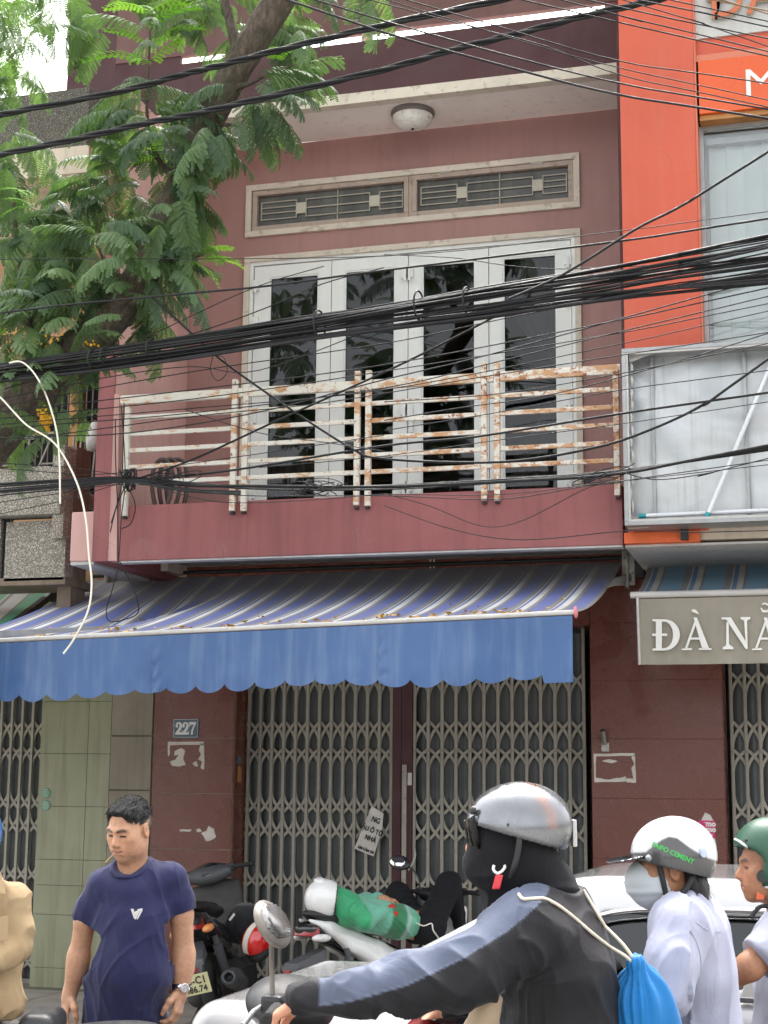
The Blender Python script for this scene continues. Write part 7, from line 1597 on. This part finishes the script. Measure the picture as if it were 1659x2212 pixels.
for px, py in ((1584, 1815), (1592, 1819), (1601, 1825), (1610, 1832), (1617, 1841), (1620, 1852), (1622, 1866), (1623, 1880), (1625, 1895), (1630, 1906), (1638, 1914), (1650, 1918), (1668, 1920)):
    a = on(th3, px+4, py-2, .001); 
    if a is not None: tr.append(a)
if len(tr) > 3: put('edge_trim', MB().tube(spline(tr, 3), .0045, 7).mesh('edge_trim', fix=False), PIPEW, hm3)
put('rivet', MB().lathe(on(th3, 1612, 1816, .0), np.array([0, -1, 0]), [(0, .007), (.004, .006)], 8).mesh('rivet'), BPL, hm3); put('boss', MB().lathe(on(th3, 1647, 1893, -.002), np.array([0, -1, 0]), [(0, .022), (.006, .02)], 16).mesh('boss'), BPL, hm3)
q0 = r3(1643, 1932, .075); put('buckle', MB().hexa(*[[q0+CR @ np.array([x+z*.1, y, z]) for x, y in ((-.013, -.006), (.013, -.006), (.013, .006), (-.013, .006))] for z in (-.018, .018)]).mesh('buckle', .004), M('orange_buckle', (.75, .14, .05), .35, .1, 9, 0), hm3)
put('chin_strap', MB().tube(spline([hf3(-.09, .01, -.04), hf3(-.085, .015, -.09), hf3(-.07, .02, -.13), r3(1640, 1960, .09), r3(1622, 1982, .11)], 5), .008, 7).mesh('chin_strap', fix=False), STP, hm3)
s = bb(r3(1560, 2280, .45), r3(1840, 1930, -.4), .0075)
s.ell(r3(1715, 2030), (.125, .18, .11), CR, 0); s.ell(r3(1720, 2120), (.145, .185, .16), CR, .06); s.ell(r3(1722, 2240), (.15, .185, .18), CR, .06); s.cone(r3(1700, 1985, .06), sh3, .066, .075, .05); s.cone(r3(1710, 1985, -.06), sh3r, .066, .075, .05); s.chain([sh3, r3(1640, 2070, .23)], [.082, .080], .04); cut_end(s, sh3, el3, r3(1634, 2068, .23), .12); s.chain([sh3r, r3(1680, 2100, -.24)], [.08, .07], .04)
sdf_obj('shirt', s, mat_cloth('grey_jersey', (.36, .37, .44), 600, .06, .8, .2, .6), rider3, 2, folds(Frame(r3(1700, 2080)).rot('Y', 40), .016, 3, 11, 2.))
hip3 = r3(1730, 2320); bike_under(hip3, 180., 'scooter ridden by the rider in the grey T-shirt', 1.1, body=M('bike_blue', (.03, .05, .12), .25, .1, 4, 0, coat=.6), apron=M('bike_blue', (.03, .05, .12)), mirrors=(False, False)); seat_legs(rider3, hip3, (-1, 0), TRB)

# ---- rider in the beige shirt at the left edge
D4 = 5.5
def r4(px, py, t=0.): return PD(px-16, py, D4-t)
hf4 = FR_at(-72, 1826, D4, 60, 8)
s = bb(r4(-260, 2280, .4), r4(120, 1740, -.35), .008); head(s, hf4, 1., neck=False); s.cone(hf4(0, -.02, -.05), r4(-35, 1935), .057, .068, .03)
sh4, el4, wr4 = r4(38, 1952, .02), r4(52, 2042, .06), r4(-70, 2105, .22); sh4b = r4(-110, 1955, -.02); el4b = r4(-140, 2060, .1)
s.cone(sh4, sh4b, .06, .06, .03); s.chain([sh4, el4, wr4], [.055, .045, .03], .02); s.chain([sh4b, el4b, r4(-200, 2120, .25)], [.055, .045, .03], .02); s.ell(r4(-38, 2060), (.13, .10, .18), CR, .05); hand(s, wr4, BUL+DN*.3, DN, 1, .8)
rider4 = sdf_obj('person', s, SKIN, None, 1, None, skin_col(hf4, 1., (.46, .24, .145)))
tag(rider4, 'rider in a beige long-sleeved shirt with blue helmet', 'person')
fh4 = FR_at(-84, 1795, D4, 60, 4); sdf_obj('helmet', open_helmet(fh4, rx=.117, ry=.145, rz=.12, front_z=-.0, rear_z=-.07), M('helmet_blue', (.03, .16, .42), .2, .35, 14, 0, coat=.7), rider4)
BEI = mat_cloth('beige_cotton', (.38, .27, .15), 600, .06, .75, .05, .9)
s = bb(r4(-240, 2260, .45), r4(120, 1880, -.35), .006)
s.ell(r4(-36, 1985), (.165, .12, .14), CR, 0); s.ell(r4(-38, 2070), (.165, .135, .16), CR, .06); s.ell(r4(-34, 2150, .02), (.165, .14, .11), CR, .05); s.cone(r4(-20, 2170, .03), r4(48, 2182, .02), .09, .03, .05); s.cone(r4(-35, 1930), sh4, .07, .072, .05); s.cone(r4(-40, 1930), sh4b, .07, .07, .05)
s.chain([sh4, r4(48, 2000, .04), r4(50, 2045, .07)], [.072, .066, .060], .014); s.chain([r4(50, 2045, .07), r4(-10, 2080, .18), wr4], [.058, .052, .045], .012); s.chain([sh4b, el4b, r4(-190, 2115, .25)], [.074, .06, .045], .03)
s.plane((0, 0, r4(0, 2196)[2]), (0, 0, -1)); s.cone(hf4(0, -.02, -.06), r4(-33, 1915, .03), .060, .066, .01, 'sub')
g1 = folds(Frame(el4).rot('Y', 55), .014, 2.5, 11, 2.); g2 = folds(Frame(r4(-30, 2080)), .012, 2, 9, 6.)
bs = sdf_obj('shirt', s, BEI, rider4, 2, lambda V: np.where(pix(V)[0] > 5, g1(V), g2(V)))
put('pocket', MB().prism([r4(-6, 1985, .175), r4(34, 1978, .15), r4(34, 2030, .17), r4(-4, 2036, .19)], tuple(toC*.004)).mesh('pocket', .002), BEI, bs)
put('collar', MB().prism([r4(-4, 1868, .06), r4(18, 1885, .10), r4(29, 1931, .135), r4(-2, 1930, .15), r4(-20, 1905, .14)], tuple(toC*.006)).mesh('collar', .002), BEI, bs)
hip4 = r4(-30, 2265); bike_under(hip4, 180., 'dark scooter under the rider in the beige shirt', 1.06, body=BGL, apron=BGL, tailm=BPL, mirrors=(False, False)); seat_legs(rider4, hip4, (-1, 0), TRG)
tb = tag((lambda q: (q.rbox(r4(108, 2222, .0), (.065, .14, .065), CR, .04, 0), sdf_obj('luggage_box', q, BPL))[1])(SDF(r4(108, 2222)-.25, r4(108, 2222)+.25, .008)), 'black luggage box behind the beige shirt', 'luggage box')

# ---- man asleep on the white scooter
def q5(px, py, Y): return P(px, py, Y)
HELC = q5(697, 1941, -2.08); _zz = np.array([-.86, -.30, .18]); _yy = np.array([.12, -.25, 1.]); _zz /= np.linalg.norm(_zz); _yy -= _zz*(_yy@_zz); fh5 = Frame(HELC, x=np.cross(_yy, _zz), y=_yy)
shA, hpA = q5(748, 1968, -1.98), q5(912, 2002, -1.52); ax5 = (hpA-shA)/np.linalg.norm(hpA-shA)
kn5, ft5 = q5(970, 1908, -1.28), q5(1003, 2010, -1.15); kn5b, ft5b = q5(860, 1930, -1.18), q5(915, 2010, -.95)
s = SDF(np.minimum(HELC, ft5b)-.35, np.maximum(HELC, ft5b)+.35, .0085)
head(s, Frame(HELC+fh5.R @ np.array([0, -.01, -.01]), x=fh5.R[:, 0], y=fh5.R[:, 1]), .86, neck=False, fine=False, ears=False); s.cone(HELC, shA, .05, .07, .03); s.chain([shA, hpA], [.09, .10], .03)
hd5 = q5(828, 1942, -1.75); s.chain([q5(760, 1950, -1.8), q5(795, 1952, -1.62), hd5], [.045, .04, .026], .02); hand(s, hd5, ax5+np.array([0, 0, .05]), DN, 1, .5, .95)
sleeper = sdf_obj('person', s, SKIN, None, 1, None, lambda V: np.tile((.48, .25, .15), (len(V), 1)))
tag(sleeper, 'man in a green jacket asleep on his back along the white scooter', 'person')
hm5 = sdf_obj('helmet', open_helmet(fh5, h=.006, rx=.118, ry=.130, rz=.122, front_z=-.075, rear_z=-.10), HWHITE, sleeper, 1)
put('peak', MB().lathe(fh5(0, .112, .045), fh5.R @ np.array([0, 1, .2]), [(0, .04), (.012, .038), (.02, .02)], 14).mesh('peak'), HWHITE, hm5)
put('emblem', MB().lathe(fh5(-.095, .005, -.05), fh5.R @ np.array([-1, 0, -.2]), [(0, .014), (.003, .012)], 8).mesh('emblem'), M('emblem_bronze', (.20, .16, .08), .5, .3, 60, 0), hm5)
tb_ = put('helmet_rim', MB().tube([fh5(.098*math.cos(a), .108*math.sin(a), -.088+.0125*math.sin(a)) for a in np.linspace(0, 2*math.pi, 40)], .005, 6, False).mesh('helmet_rim', fix=False), BPL, hm5)
s = SDF(np.minimum(HELC, ft5b)-.35, np.maximum(HELC, ft5b)+.35, .0075)
side5 = np.cross(ax5, [0, 0, 1.]); side5 /= np.linalg.norm(side5)
F5 = np.stack([ax5, side5, np.cross(ax5, side5)], 1)
s.ell(shA+ax5*.06, (.16, .18, .105), F5, 0); s.ell(shA+ax5*.24, (.18, .175, .115), F5, .06); s.ell(shA+ax5*.42, (.16, .165, .115), F5, .06); s.chain([shA+side5*.15, q5(790, 1990, -2.08), q5(822, 1972, -1.95)], [.062, .056, .046], .03); s.chain([shA-side5*.13, q5(790, 1948, -1.66), q5(818, 1943, -1.72)], [.066, .056, .042], .03); s.cone(HELC+ax5*.075, shA, .098, .10, .04); s.ell(HELC+ax5*.14, (.10, .125, .085), F5, .06)
def gcol(V):
    u = (V-shA) @ ax5; w = (V-shA) @ side5; hz_ = (V-shA)[:, 2]; c = np.tile((.150, .44, .31), (len(V), 1))
    def mixin(m, col): c[:] = c*(1-m[:, None])+np.array(col)*m[:, None]
    mixin(sstep(.03+.08*w-u, .03), (.040, .32, .14)); mixin(sstep(.06-np.abs(u-.365+.25*w), .02)*sstep(w-.0, .04), (.035, .19, .085)); mixin(sstep(.010-np.abs(u-.445+.25*w), .01)*sstep(w, .04), (.36, .42, .40)); mixin(.6*sstep(u-.47, .05), (.07, .36, .20)); return c
GJ = mat_cloth('green_nylon', (1, 1, 1), 400, .08, .55, .2, .6, True); gj = sdf_obj('jacket', s, GJ, sleeper, 2, folds(Frame(shA, ax5, side5).rot('Y', 50), .012, 3, 14), gcol); tg = bvh(gj)
pts = [on(tg, *p, .003) for p in ((838, 1956), (850, 1953), (860, 1975), (852, 1980))]
if all(p is not None for p in pts): put('red_patch', MB().add(pts, [(0, 1, 2, 3)]).mesh('red_patch'), M('red_print', (.62, .02, .015), .6, .1, 9, 0), gj)
s = SDF(np.minimum(HELC, ft5b)-.35, np.maximum(HELC, ft5b)+.35, .0085)
hA, hB = hpA+side5*.08, hpA-side5*.08; s.cone(hA, hB, .11, .11, .04); s.chain([hA, kn5, ft5], [.105, .078, .06], .04); s.chain([hB, kn5b, ft5b], [.105, .078, .06], .04)
sdf_obj('trousers', s, BAL, sleeper, 1, folds(Frame(kn5).rot('Y', 30), .010, 4, 13))
for c in (ft5, ft5b): q = SDF(c-.25, c+.2, .009); q.chain([c, c+np.array([.02, .03, -.05]), c+np.array([.10, .10, -.06])], [.05, .045, .035], .02); sdf_obj('shoe', q, BPL, sleeper)
put('cord', MB().tube(spline([q5(898, 1993, -1.75), q5(915, 2000, -1.78), q5(932, 1995, -1.75), q5(936, 2010, -1.75), q5(948, 2027, -1.7)], 5), .005, 6).mesh('cord', fix=False), WCAB, sleeper)
